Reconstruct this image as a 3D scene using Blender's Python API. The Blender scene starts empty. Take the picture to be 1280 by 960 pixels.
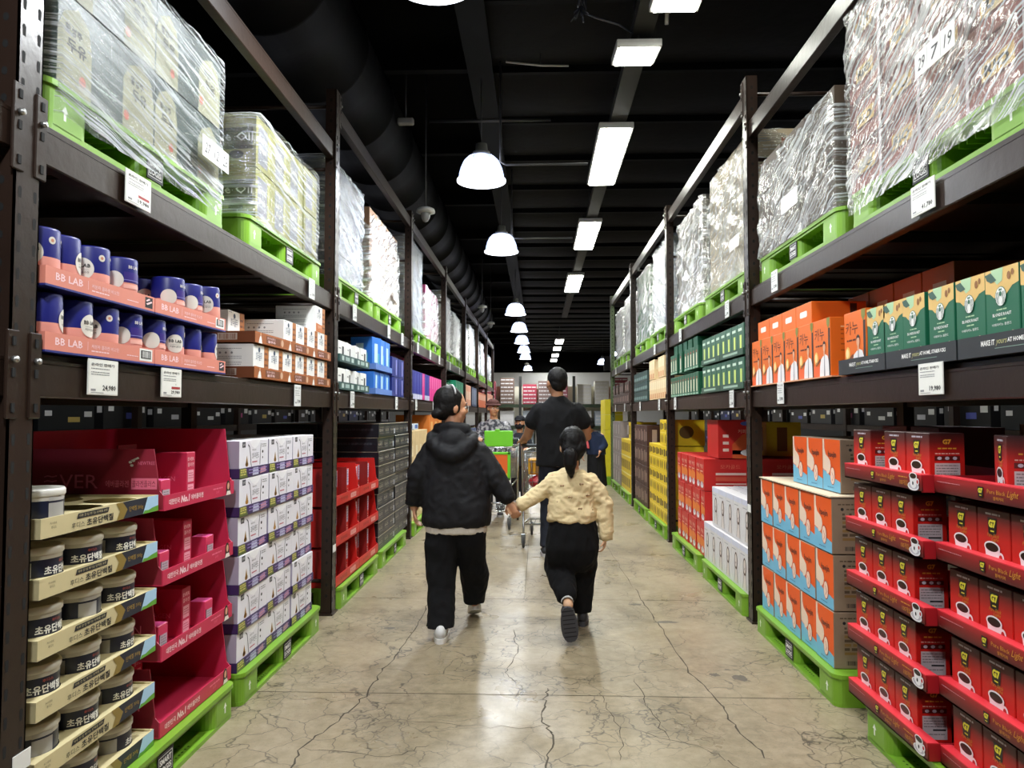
import bpy, math, random
from mathutils import Vector, Matrix, noise
random.seed(7)
PI = math.pi
SC = bpy.context.scene
COL = SC.collection

# ------------------------------------------------------------------ camera, world, exposure
CAM_H = 1.37
cam_d = bpy.data.cameras.new('camera')
cam_d.sensor_width = 36.0
cam_d.lens = 36.0 * 920 / 1280
cam_d.clip_end = 200
cam = bpy.data.objects.new('camera', cam_d)
COL.objects.link(cam)
cam.location = (0, 0, CAM_H)
cam.rotation_euler = (math.radians(90 + 2.37), 0, math.radians(2.0))
SC.camera = cam

world = bpy.data.worlds.new('world')
SC.world = world
world.use_nodes = True
world.node_tree.nodes['Background'].inputs[0].default_value = (0.75, 0.85, 1.0, 1)
world.node_tree.nodes['Background'].inputs[1].default_value = 0.03

SC.view_settings.view_transform = 'Standard'
SC.view_settings.look = 'None'
SC.view_settings.gamma = 1.0
SC.view_settings.use_curve_mapping = False
SC.view_settings.exposure = 0.38
try:
    SC.cycles.max_bounces = 8
    SC.cycles.diffuse_bounces = 3
    SC.cycles.glossy_bounces = 3
    SC.cycles.transparent_max_bounces = 12
    SC.cycles.transmission_bounces = 4
    SC.cycles.caustics_reflective = False
    SC.cycles.caustics_refractive = False
    SC.cycles.sample_clamp_indirect = 4.0
    SC.cycles.use_denoising = True
except Exception:
    pass

PANEL_W = 34.0      # emission of the ceiling light panels
PENDANT_W = 210.0    # watts of one pendant lamp

# ------------------------------------------------------------------ materials
def lin(h):
    h = h.lstrip('#')
    out = []
    for i in (0, 2, 4):
        c = int(h[i:i+2], 16) / 255
        out.append(c / 12.92 if c <= 0.04045 else ((c + 0.055) / 1.055) ** 2.4)
    return out

MATS = {}
def pm(hexc, rough=0.5, metal=0.0, var=0.08, scale=9.0, bump=0.0, coat=0.0, spec=0.5, bscale=60.0):
    """procedural material: a colour with slight mottling and, if asked, a fine bump"""
    key = (hexc, rough, metal, var, scale, bump, coat, spec, bscale)
    if key in MATS:
        return MATS[key]
    m = bpy.data.materials.new('mat_' + hexc.strip('#'))
    m.use_nodes = True
    nt = m.node_tree
    b = nt.nodes['Principled BSDF']
    tc = nt.nodes.new('ShaderNodeTexCoord')
    n = nt.nodes.new('ShaderNodeTexNoise')
    n.inputs['Scale'].default_value = scale
    n.inputs['Detail'].default_value = 3
    nt.links.new(tc.outputs['Object'], n.inputs['Vector'])
    mx = nt.nodes.new('ShaderNodeMix'); mx.data_type = 'RGBA'
    c = lin(hexc)
    mx.inputs[6].default_value = [max(0, x * (1 - var)) for x in c] + [1]
    mx.inputs[7].default_value = [min(1, x * (1 + var)) for x in c] + [1]
    nt.links.new(n.outputs[0], mx.inputs[0])
    nt.links.new(mx.outputs[2], b.inputs['Base Color'])
    b.inputs['Roughness'].default_value = rough
    b.inputs['Metallic'].default_value = metal
    b.inputs['Coat Weight'].default_value = coat
    b.inputs['Specular IOR Level'].default_value = spec
    if bump:
        n2 = nt.nodes.new('ShaderNodeTexNoise')
        n2.inputs['Scale'].default_value = bscale
        n2.inputs['Detail'].default_value = 4
        nt.links.new(tc.outputs['Object'], n2.inputs['Vector'])
        bp = nt.nodes.new('ShaderNodeBump')
        bp.inputs['Strength'].default_value = bump
        bp.inputs['Distance'].default_value = 0.01
        nt.links.new(n2.outputs[0], bp.inputs['Height'])
        nt.links.new(bp.outputs[0], b.inputs['Normal'])
    MATS[key] = m
    return m

def pgrad(stops, axis=2, rough=0.45):
    """printed gradient over the object's own bounding box; stops = [(pos, hex)...]"""
    key = ('grad', tuple(stops), axis, rough)
    if key in MATS:
        return MATS[key]
    m = bpy.data.materials.new('mat_gradient')
    m.use_nodes = True
    nt = m.node_tree
    b = nt.nodes['Principled BSDF']
    tc = nt.nodes.new('ShaderNodeTexCoord')
    sp = nt.nodes.new('ShaderNodeSeparateXYZ')
    nt.links.new(tc.outputs['Generated'], sp.inputs[0])
    cr = nt.nodes.new('ShaderNodeValToRGB')
    nt.links.new(sp.outputs[axis], cr.inputs[0])
    el = cr.color_ramp.elements
    while len(el) < len(stops):
        el.new(0.5)
    for e, (p, h) in zip(el, stops):
        e.position = p
        e.color = lin(h) + [1]
    nt.links.new(cr.outputs[0], b.inputs['Base Color'])
    b.inputs['Roughness'].default_value = rough
    MATS[key] = m
    return m

def emis(hexc, strength):
    key = ('emis', hexc, strength)
    if key in MATS:
        return MATS[key]
    m = bpy.data.materials.new('mat_lamp')
    m.use_nodes = True
    b = m.node_tree.nodes['Principled BSDF']
    c = lin(hexc) + [1]
    b.inputs['Base Color'].default_value = c
    b.inputs['Emission Color'].default_value = c
    b.inputs['Emission Strength'].default_value = strength
    MATS[key] = m
    return m

WHITE = pm('#e9e9e6', 0.5, var=0.03)
BLACK = pm('#111113', 0.5)
INK = pm('#1b1b1f', 0.6)
GREY = pm('#8a8a8c', 0.5)
KRAFT = pm('#a98f6d', 0.8, var=0.1, bump=0.1)

# ------------------------------------------------------------------ mesh building
_TXT = {}
def text_geo(s, bold=0.0):
    k = (s, bold)
    if k in _TXT:
        return _TXT[k]
    c = bpy.data.curves.new('txt', 'FONT')
    c.body = s
    c.resolution_u = 1 if len(s) > 5 else 2
    c.offset = bold
    o = bpy.data.objects.new('txt', c)
    COL.objects.link(o)
    m = o.to_mesh()
    vs = [(v.co.x, v.co.y) for v in m.vertices]
    ps = [tuple(p.vertices) for p in m.polygons]
    o.to_mesh_clear()
    bpy.data.objects.remove(o)
    bpy.data.curves.remove(c)
    if not vs:
        vs, ps = [(0, 0), (1, 0), (1, 1)], []
    x0 = min(v[0] for v in vs); x1 = max(v[0] for v in vs)
    y0 = min(v[1] for v in vs); y1 = max(v[1] for v in vs)
    g = ([(v[0] - x0, v[1] - y0) for v in vs], ps, x1 - x0, y1 - y0)
    _TXT[k] = g
    return g

class MB:
    def __init__(s):
        s.v, s.f, s.mi, s.sm, s.mats = [], [], [], [], []
    def mat(s, m):
        if m not in s.mats:
            s.mats.append(m)
        return s.mats.index(m)
    def add(s, vs, fs, m, smooth=False):
        b = len(s.v)
        s.v.extend(vs)
        i = s.mat(m)
        for f in fs:
            s.f.append(tuple(b + k for k in f)); s.mi.append(i); s.sm.append(smooth)
    def box(s, x0, x1, y0, y1, z0, z1, m, bev=0.0):
        if bev <= 0:
            vs = [(x, y, z) for z in (z0, z1) for y in (y0, y1) for x in (x0, x1)]
            s.add(vs, [(0,2,3,1), (4,5,7,6), (0,1,5,4), (2,6,7,3), (0,4,6,2), (1,3,7,5)], m)
        else:
            # chamfered on all edges
            b = min(bev, (x1-x0)/2.01, (y1-y0)/2.01, (z1-z0)/2.01)
            vs, fs, idx = [], [], {}
            for sx in (0, 1):
                for sy in (0, 1):
                    for sz in (0, 1):
                        X = (x0, x1)[sx]; Y = (y0, y1)[sy]; Z = (z0, z1)[sz]
                        ix = (x0 + b, x1 - b)[sx]; iy = (y0 + b, y1 - b)[sy]; iz = (z0 + b, z1 - b)[sz]
                        for a, p in enumerate(((X, iy, iz), (ix, Y, iz), (ix, iy, Z))):
                            idx[(sx, sy, sz, a)] = len(vs); vs.append(p)
            I = lambda *k: idx[k]
            for sx in (0, 1):
                q = [I(sx,0,0,0), I(sx,1,0,0), I(sx,1,1,0), I(sx,0,1,0)]
                fs.append(tuple(q if sx else q[::-1]))
            for sy in (0, 1):
                q = [I(0,sy,0,1), I(1,sy,0,1), I(1,sy,1,1), I(0,sy,1,1)]
                fs.append(tuple(q[::-1] if sy else q))
            for sz in (0, 1):
                q = [I(0,0,sz,2), I(1,0,sz,2), I(1,1,sz,2), I(0,1,sz,2)]
                fs.append(tuple(q if sz else q[::-1]))
            for sx in (0, 1):
                for sy in (0, 1):
                    fs.append((I(sx,sy,0,0), I(sx,sy,1,0), I(sx,sy,1,1), I(sx,sy,0,1)))
                for sz in (0, 1):
                    fs.append((I(sx,0,sz,0), I(sx,1,sz,0), I(sx,1,sz,2), I(sx,0,sz,2)))
            for sy in (0, 1):
                for sz in (0, 1):
                    fs.append((I(0,sy,sz,1), I(1,sy,sz,1), I(1,sy,sz,2), I(0,sy,sz,2)))
            for sx in (0, 1):
                for sy in (0, 1):
                    for sz in (0, 1):
                        fs.append((I(sx,sy,sz,0), I(sx,sy,sz,1), I(sx,sy,sz,2)))
            s.add(vs, fs, m)
    def prism(s, pts, h0, h1, m, axis='z'):
        """pts 2-D outline extruded along the axis"""
        n = len(pts)
        def P(a, b, h):
            return {'z': (a, b, h), 'y': (a, h, b), 'x': (h, a, b)}[axis]
        vs = [P(a, b, h0) for a, b in pts] + [P(a, b, h1) for a, b in pts]
        fs = [tuple(range(n))[::-1], tuple(range(n, 2*n))]
        fs += [(i, (i+1) % n, n + (i+1) % n, n + i) for i in range(n)]
        s.add(vs, fs, m)
    def poly(s, pts, m):
        s.add(list(pts), [tuple(range(len(pts)))], m)
    def tube(s, path, r, m, seg=8, cap=True):
        path = [Vector(p) for p in path]
        rs = r if isinstance(r, (list, tuple)) else [r] * len(path)
        vs, fs = [], []
        up0 = None
        for i, p in enumerate(path):
            t = (path[min(i+1, len(path)-1)] - path[max(i-1, 0)]).normalized()
            a = up0 if up0 is not None else (Vector((0,0,1)) if abs(t.z) < 0.9 else Vector((1,0,0)))
            x = t.cross(a)
            if x.length < 1e-5:
                x = t.cross(Vector((0,1,0)))
            x.normalize(); y = x.cross(t).normalized(); up0 = y
            for k in range(seg):
                th = 2*PI*k/seg
                vs.append(tuple(p + rs[i]*(math.cos(th)*x + math.sin(th)*y)))
        for i in range(len(path)-1):
            for k in range(seg):
                a, b = i*seg + k, i*seg + (k+1) % seg
                fs.append((a, b, b+seg, a+seg))
        if cap:
            fs.append(tuple(range(seg))[::-1]); n = (len(path)-1)*seg
            fs.append(tuple(range(n, n+seg)))
        s.add(vs, fs, m, True)
    def lathe(s, prof, c, m, seg=24, axis='z', smooth=True, a0=0, a1=2*PI):
        """prof = [(r, h)...] about centre c"""
        full = abs(a1 - a0 - 2*PI) < 1e-6
        n = seg if full else seg + 1
        vs, fs = [], []
        for r, h in prof:
            for k in range(n):
                th = a0 + (a1-a0)*k/seg
                x, y = r*math.cos(th), r*math.sin(th)
                q = {'z': (x, y, h), 'y': (x, h, y), 'x': (h, x, y)}[axis]
                vs.append((c[0]+q[0], c[1]+q[1], c[2]+q[2]))
        for i in range(len(prof)-1):
            for k in range(seg):
                a = i*n + k; b = i*n + (k+1) % n
                fs.append((a, b, b+n, a+n))
        s.add(vs, fs, m, smooth)
    def face(s, o, ux, uy):
        return Face(s, o, ux, uy)
    def build(s, name, parent=None):
        me = s.mesh(name)
        o = bpy.data.objects.new(name, me)
        COL.objects.link(o)
        if parent is not None:
            o.parent = parent
        return o
    def mesh(s, name):
        me = bpy.data.meshes.new(name)
        me.from_pydata(s.v, [], s.f)
        for m in s.mats:
            me.materials.append(m)
        me.polygons.foreach_set('material_index', s.mi)
        me.polygons.foreach_set('use_smooth', s.sm)
        me.update()
        return me

class Face:
    """draws flat print on a face: origin at its lower left, ux to the right, uy up"""
    def __init__(s, mb, o, ux, uy):
        s.mb, s.o, s.ux, s.uy = mb, Vector(o), Vector(ux).normalized(), Vector(uy).normalized()
        s.n = s.ux.cross(s.uy)
    def P(s, x, y, l):
        return tuple(s.o + s.ux*x + s.uy*y + s.n*(0.0005*l))
    def rect(s, x0, y0, x1, y1, m, l=1):
        s.mb.poly([s.P(x0,y0,l), s.P(x1,y0,l), s.P(x1,y1,l), s.P(x0,y1,l)], m)
    def poly(s, pts, m, l=1):
        s.mb.poly([s.P(x, y, l) for x, y in pts], m)
    def ell(s, cx, cy, rx, ry, m, l=1, n=20, a0=0, a1=2*PI):
        k = n if abs(a1-a0-2*PI) < 1e-6 else n + 1
        s.poly([(cx + rx*math.cos(a0+(a1-a0)*i/n), cy + ry*math.sin(a0+(a1-a0)*i/n)) for i in range(k)], m, l)
    def line(s, pts, w, m, l=1):
        for (x0, y0), (x1, y1) in zip(pts, pts[1:]):
            dx, dy = x1-x0, y1-y0
            L = math.hypot(dx, dy) or 1
            a, b = -dy/L*w/2, dx/L*w/2
            s.poly([(x0-a, y0-b), (x1-a, y1-b), (x1+a, y1+b), (x0+a, y0+b)], m, l)
    def text(s, t, x, y, h, m, l=2, w=None, bold=0.0, align='l', slant=0.0):
        vs, ps, W, H = text_geo(t, bold)
        ky = h / H if H else 1
        kx = (w / W) if w else ky
        ox = x - (W*kx/2 if align == 'c' else (W*kx if align == 'r' else 0))
        s.mb.add([s.P(ox + a*kx + slant*b*ky, y + b*ky, l) for a, b in vs], ps, m)
    def lines(s, x0, x1, ys, h, m, l=2, seed=0):
        """rows of small unreadable print as broken dashes"""
        r = random.Random(seed)
        for y in ys:
            x = x0
            while x < x1 - h:
                w = min(r.uniform(1.5, 5)*h, x1 - x)
                s.rect(x, y, x + w, y + h, m, l)
                x += w + h*0.7
    def bars(s, x0, y0, x1, y1, m, n=16, l=3, seed=1):
        r = random.Random(seed)
        x = x0
        step = (x1-x0)/n
        for i in range(n):
            w = step*r.choice((0.3, 0.5, 0.75))
            s.rect(x, y0, x + w, y1, m, l); x += step

def lift(mesh_or_mb):
    return mesh_or_mb

# ------------------------------------------------------------------ things
def tag(o, label=None, cat=None, group=None, kind=None):
    if label: o['label'] = label
    if cat: o['category'] = cat
    if group: o['group'] = group
    if kind: o['kind'] = kind
    return o

class Spec:
    """one kind of thing: its mesh and the meshes of its parts [(name, mesh, [(name, mesh)...])...]"""
    def __init__(s, name, mb, cat, parts=()):
        s.name, s.cat = name, cat
        s.mesh = mb.mesh(name) if mb is not None else None
        s.parts = [(n, b.mesh(n), [(n2, b2.mesh(n2)) for n2, b2 in sub]) for n, b, sub in [(p + ((),))[:3] for p in parts]]
    def place(s, loc, rz, label, group=None, rot=None, cat=None):
        o = bpy.data.objects.new(s.name, s.mesh)
        COL.objects.link(o)
        o.location = loc
        o.rotation_euler = rot if rot else (0, 0, rz)
        for n, m, sub in s.parts:
            c = bpy.data.objects.new(n, m); COL.objects.link(c); c.parent = o
            for n2, m2 in sub:
                d = bpy.data.objects.new(n2, m2); COL.objects.link(d); d.parent = c
        tag(o, label, cat or s.cat, group)
        return o

L, R = -1, 1
RZ = {L: PI/2, R: -PI/2}
def at(side, x, y, z):
    """x = distance from the aisle's centre line"""
    return (side * x, y, z)

ORD = ['lowest', 'second', 'third', 'fourth', 'fifth', 'sixth', 'seventh', 'eighth', 'ninth', 'tenth', 'eleventh', 'twelfth']
NTH = ['first', 'second', 'third', 'fourth', 'fifth', 'sixth', 'seventh', 'eighth', 'ninth', 'tenth', 'eleventh', 'twelfth', 'thirteenth', 'fourteenth', 'fifteenth', "sixteenth", "seventeenth"]
# ------------------------------------------------------------------ the setting
def floor_material():
    m = bpy.data.materials.new('polished_concrete')
    m.use_nodes = True
    nt = m.node_tree; N = nt.nodes; K = nt.links
    b = N['Principled BSDF']
    tc = N.new('ShaderNodeTexCoord')
    def noise_(scale, detail=5, rough=0.55, vec=None):
        n = N.new('ShaderNodeTexNoise'); n.inputs['Scale'].default_value = scale
        n.inputs['Detail'].default_value = detail; n.inputs['Roughness'].default_value = rough
        K.new(vec or tc.outputs['Object'], n.inputs['Vector']); return n
    def ramp(src, a, bb, ca=(0,0,0,1), cb=(1,1,1,1)):
        r = N.new('ShaderNodeValToRGB'); r.color_ramp.elements[0].position = a; r.color_ramp.elements[1].position = bb
        r.color_ramp.elements[0].color = ca; r.color_ramp.elements[1].color = cb
        K.new(src, r.inputs[0]); return r.outputs[0]
    def mix(f, a, c):
        x = N.new('ShaderNodeMix'); x.data_type = 'RGBA'
        if isinstance(f, (int, float)): x.inputs[0].default_value = f
        else: K.new(f, x.inputs[0])
        for s_, i in ((a, 6), (c, 7)):
            if isinstance(s_, tuple): x.inputs[i].default_value = s_
            else: K.new(s_, x.inputs[i])
        return x.outputs[2]
    big = ramp(noise_(0.9, 4).outputs[0], 0.35, 0.68)
    base = mix(big, tuple(lin('#6f6550')) + (1,), tuple(lin('#93866a')) + (1,))
    fine = ramp(noise_(14, 8, 0.7).outputs[0], 0.3, 0.7)
    base = mix(fine, base, tuple(lin('#a1937a')) + (1,))
    speck = ramp(noise_(120, 3, 0.6).outputs[0], 0.62, 0.72)
    base = mix(speck, base, tuple(lin('#5f5748')) + (1,))
    # blotchy grey traffic wear
    wear = ramp(noise_(1.7, 3).outputs[0], 0.55, 0.75, (0,0,0,1), (0.5,0.5,0.5,1))
    base = mix(wear, base, tuple(lin('#5b5342')) + (1,))
    # crazing: thin distorted cell edges, only in patches
    dn = noise_(3.0, 4)
    add = N.new('ShaderNodeVectorMath'); add.operation = 'MULTIPLY_ADD'
    K.new(dn.outputs['Color'], add.inputs[0]); add.inputs[1].default_value = (0.35, 0.35, 0.35)
    K.new(tc.outputs['Object'], add.inputs[2])
    for sc_, w, lo, hi, seed in ((4.6, 0.020, 0.42, 0.54, 0), (1.7, 0.008, 0.40, 0.52, 5), (9.0, 0.03, 0.50, 0.60, 9)):
        vo = N.new('ShaderNodeTexVoronoi'); vo.feature = 'DISTANCE_TO_EDGE'
        vo.inputs['Scale'].default_value = sc_
        K.new(add.outputs[0], vo.inputs['Vector'])
        edge = ramp(vo.outputs['Distance'], 0.0, w, (1,1,1,1), (0,0,0,1))
        ptc = ramp(noise_(0.8 + seed * 0.1, 2).outputs[0], lo, hi, (0,0,0,1), (1,1,1,1))
        mul = N.new('ShaderNodeMath'); mul.operation = 'MULTIPLY'
        K.new(edge, mul.inputs[0]); K.new(ptc, mul.inputs[1])
        base = mix(mul.outputs[0], base, tuple(lin('#484236')) + (1,))
    K.new(base, b.inputs['Base Color'])
    rr = ramp(noise_(2.3, 5).outputs[0], 0.3, 0.75, (0.24,)*3 + (1,), (0.5,)*3 + (1,))
    K.new(rr, b.inputs['Roughness'])
    b.inputs['Specular IOR Level'].default_value = 0.42
    bp = N.new('ShaderNodeBump'); bp.inputs['Strength'].default_value = 0.12; bp.inputs['Distance'].default_value = 0.01
    K.new(noise_(25, 5).outputs[0], bp.inputs['Height'])
    K.new(bp.outputs[0], b.inputs['Normal'])
    return m

def ribbon(mb, pts, w, m, z, jit=0.02, n=6, seed=0):
    r = random.Random(seed)
    P = []
    for (x0, y0), (x1, y1) in zip(pts, pts[1:]):
        for i in range(n):
            t = i / n
            P.append((x0 + (x1-x0)*t + r.uniform(-jit, jit), y0 + (y1-y0)*t + r.uniform(-jit, jit)*1.6))
    P.append(pts[-1])
    vs, fs = [], []
    for i, (x, y) in enumerate(P):
        a = P[min(i+1, len(P)-1)]; c = P[max(i-1, 0)]
        dx, dy = a[0]-c[0], a[1]-c[1]; Ln = math.hypot(dx, dy) or 1
        ww = w * r.uniform(0.45, 1.3) * (0.25 if i in (0, len(P)-1) else 1)
        vs += [(x - dy/Ln*ww/2, y + dx/Ln*ww/2, z), (x + dy/Ln*ww/2, y - dx/Ln*ww/2, z)]
    fs = [(2*i, 2*i+1, 2*i+3, 2*i+2) for i in range(len(P)-1)]
    mb.add(vs, fs, m)

fl = MB()
fl.poly([(-12, -6, 0), (12, -6, 0), (12, 42, 0), (-12, 42, 0)], floor_material())
CR = pm('#4a4338', 0.9)
# the long cracks that run down the aisle (ground points, in metres)
cracks = [
    ([(-0.95, 2.83), (-0.98, 3.05), (-0.90, 3.3), (-0.84, 3.62), (-0.83, 4.0), (-0.80, 4.35), (-0.79, 5.0), (-0.81, 5.5)], 0.008),
    ([(0.015, 2.83), (0.065, 3.2), (0.02, 3.38), (0.03, 3.61), (0.05, 3.75)], 0.008),
    ([(0.92, 3.0), (0.86, 3.3), (0.87, 3.58), (0.80, 3.98), (0.79, 4.78), (0.765, 5.3), (0.765, 5.88)], 0.008),
    ([(-0.15, 4.75), (-0.12, 4.3), (-0.18, 3.95), (-0.08, 3.75), (-0.12, 3.62)], 0.005),
    ([(0.33, 3.0), (0.36, 3.25), (0.32, 3.5), (0.30, 3.7)], 0.004),
    ([(0.55, 3.15), (0.52, 3.5), (0.50, 3.9)], 0.004),
    ([(-0.98, 3.05), (-0.6, 2.98), (-0.45, 3.1)], 0.004),
    ([(-0.6, 3.35), (-0.2, 3.28), (0.06, 3.3)], 0.0035),
    ([(0.45, 3.25), (0.7, 3.1), (0.8, 2.9)], 0.004),
    ([(-0.75, 4.2), (-0.55, 4.5), (-0.45, 4.7)], 0.0035),
    ([(0.75, 5.9), (0.73, 7.0), (0.7, 8.5)], 0.004),
]
for i, (p, w) in enumerate(cracks):
    ribbon(fl, p, w, CR, 0.0008, 0.012, 7, i)
for j, y in enumerate((1.83, 3.655, 5.52, 7.3, 9.1, 10.9, 12.7)):
    ribbon(fl, [(-2.6, y), (2.6, y)], 0.006, CR, 0.0011, 0.0015, 30, 50 + j)
for x in (-0.1,):
    ribbon(fl, [(x, 5.52), (x, 16)], 0.004, CR, 0.0011, 0.002, 30, 80)
ST = pm('#5d564a', 0.5, var=0.3, scale=30)
def blot(cx, cy, rx, ry, seed, z):
    r = random.Random(seed)
    k = 18
    fl.poly([(cx + rx*math.cos(2*PI*i/k)*r.uniform(0.55, 1.15), cy + ry*math.sin(2*PI*i/k)*r.uniform(0.55, 1.15), z) for i in range(k)], ST)
blot(1.05, 3.93, 0.045, 0.05, 3, 0.0009)
blot(0.93, 3.97, 0.03, 0.03, 4, 0.0009)
blot(0.70, 5.4, 0.05, 0.03, 5, 0.0009)
blot(0.85, 4.95, 0.09, 0.03, 6, 0.0009)
blot(-0.95, 4.75, 0.04, 0.03, 7, 0.0009)
fo = fl.build('floor'); tag(fo, kind='structure')

# ceiling: black insulation sagging between purlins, flat black deck on the left
CEIL = pm('#0c0b0b', 0.75, spec=0.12, var=0.35, scale=4, bump=0.6, bscale=8)
DECK = pm('#040404', 0.9, spec=0.05)
ce = MB()
nx, segs = 10, 9
y = -3.0
xs = [-0.55 + 9.0*i/nx for i in range(nx+1)]
vs, fs = [], []
rows = 0
while y < 41:
    for i in range(segs):
        t = i / segs
        for k, x in enumerate(xs):
            sag = 0.09*math.sin(PI*t)*(0.8+0.4*noise.noise(Vector((x*0.9, y, 0))))
            vs.append((x, y + 1.28*t, 4.86 - sag + 0.02*noise.noise(Vector((x*3, (y+t)*3, 2)))))
        rows += 1
    y += 1.28
for r_ in range(rows-1):
    for k in range(nx):
        a = r_*(nx+1)+k
        fs.append((a, a+1, a+nx+2, a+nx+1))
ce.add(vs, fs, CEIL, True)
ce.poly([(-12, -6, 5.3), (-12, 42, 5.3), (-0.4, 42, 5.3), (-0.4, -6, 5.3)], DECK)
ce.poly([(-12, -6, 5.35), (-12, 42, 5.35), (12, 42, 5.35), (12, -6, 5.35)], DECK)
o = ce.build('ceiling'); tag(o, kind='structure')
y = -3.0
pu = MB()
PUR = pm('#050505', 0.7, spec=0.1)
while y < 41:
    pu.box(-0.5, 8.4, y-0.03, y+0.03, 4.78, 4.9, PUR)
    y += 1.28
o = pu.build('trim_1'); tag(o, kind='structure')
pu = MB()
y = -2.4
while y < 41:
    pu.box(-12, -0.4, y-0.05, y+0.05, 5.1, 5.3, PUR)
    y += 2.56
o = pu.build('trim_2'); tag(o, kind='structure')
gb = MB()   # long black girder along the aisle, left of the insulation
gb.box(-0.66, -0.42, -4, 41, 4.62, 4.64, PUR); gb.box(-0.56, -0.52, -4, 41, 4.64, 4.98, PUR); gb.box(-0.66, -0.42, -4, 41, 4.98, 5.0, PUR)
o = gb.build('trim_3'); tag(o, kind='structure')

WALLM = pm('#f2f2f8', 0.7, var=0.03)
for nm, q in (('wall_back', [(-12, 41, 0), (12, 41, 0), (12, 41, 3.75), (-12, 41, 3.75)]),
              ('wall_left', [(-12, -6, 0), (-12, 41, 0), (-12, 41, 5.3), (-12, -6, 5.3)]),
              ('wall_right', [(12, -6, 0), (12, 41, 0), (12, 41, 5.3), (12, -6, 5.3)]),
              ('wall_front', [(-12, -6, 0), (12, -6, 0), (12, -6, 5.3), (-12, -6, 5.3)])):
    w = MB(); w.poly(q, WALLM if nm == 'wall_back' else pm('#77777a', 0.8))
    if nm == 'wall_back':
        w.box(-12, 12, 40.95, 41.1, 3.7, 5.3, DECK)
    o = w.build(nm); tag(o, kind='structure')

# ------------------------------------------------------------------ light fixtures
PANEL_FR = pm('#c9c9c6', 0.4)
CABLE = pm('#2a2a2c', 0.5)
def panel_light(x, y0, y1, z, label, w=0.31, tilt=0.0):
    c = (y0+y1)/2
    h = (y1-y0)/2
    fr = MB()
    fr.box(-w/2-0.02, w/2+0.02, -h-0.02, h+0.02, 0.0, 0.06, PANEL_FR, 0.006)
    df = MB()
    df.box(-w/2+0.008, w/2-0.008, -h+0.008, h-0.008, -0.012, -0.001, emis('#fdfff4', PANEL_W))
    hs_ = []
    for yy in (-h*0.7, h*0.7):
        hg = MB(); hg.tube([(0, yy, 0.06), (0, yy, 4.8 - z)], 0.006, CABLE, 6); hs_.append(('hanger', hg))
    o = Spec('panel_light', fr, 'ceiling light', [('diffuser', df)] + hs_).place((x, c, z), 0, label, 'rectangular panel lights over the aisle')
    o.rotation_euler = (tilt, 0, 0)
    return o

panel_light(0.80, 7.36, 9.18, 4.26, 'bright rectangular panel light, the longest in view, below the cut-off near one')
PANELS = [(11.0, 12.8), (15.25, 17.3)]
panel_light(0.80, PANELS[0][0], PANELS[0][1], 4.26, 'bright rectangular panel light beside the second bell lamp')
panel_light(0.80, PANELS[1][0], PANELS[1][1], 4.26, 'bright rectangular panel light, third along the ceiling strip after the tilted one')
panel_light(0.79, 5.62, 6.02, 4.24, 'short white panel light tilted at the start of the ceiling strip', tilt=math.radians(8))
panel_light(0.98, 4.35, 5.2, 4.26, 'white panel light cut off by the top edge of the photo')
panel_light(0.80, 1.2, 2.6, 4.26, 'panel light overhead just behind the camera')
for k, yy in enumerate((28.4, 31.6, 35.2, 38.6)):
    panel_light(0.86, yy, yy+1.6, 4.26, 'small distant panel light, %s of four beyond the gap in the strip' % NTH[k])
ch = MB()
ch.box(0.74, 0.90, 4.4, 22.5, 4.33, 4.42, pm('#2c2b28', 0.6, spec=0.2))
o = ch.build('ceiling_channel'); tag(o, 'long grey metal channel running between the rectangular ceiling lights', 'channel')

def bell_mesh(s=1.0, up=1.0):
    cap = MB()
    cap.lathe([(0.0, 0.36*s), (0.055*s, 0.36*s), (0.06*s, 0.29*s), (0.085*s, 0.28*s), (0.09*s, 0.245*s), (0.0, 0.245*s)], (0, 0, 0), pm('#50504c', 0.4), 20)
    sh = MB()
    sh.lathe([(0.085*s, 0.25*s), (0.13*s, 0.23*s), (0.17*s, 0.19*s), (0.20*s, 0.125*s), (0.215*s, 0.065*s), (0.222*s, 0.012*s)], (0, 0, 0), SHADE, 32)
    sh.lathe([(0.222*s, 0.015*s), (0.236*s, 0.008*s), (0.236*s, -0.006*s), (0.222*s, -0.004*s)], (0, 0, 0), RIM, 32)
    bu = MB()
    bu.lathe([(0.0, 0.23*s), (0.05*s, 0.22*s), (0.10*s, 0.17*s), (0.07*s, 0.12*s), (0.0, 0.10*s)], (0, 0, 0), emis('#f4f8ff', 30), 16)
    cb = MB()
    cb.tube([(0, 0, 0.36*s), (0, 0, up)], 0.005, CABLE, 6)
    return cap, sh, bu, cb

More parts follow.
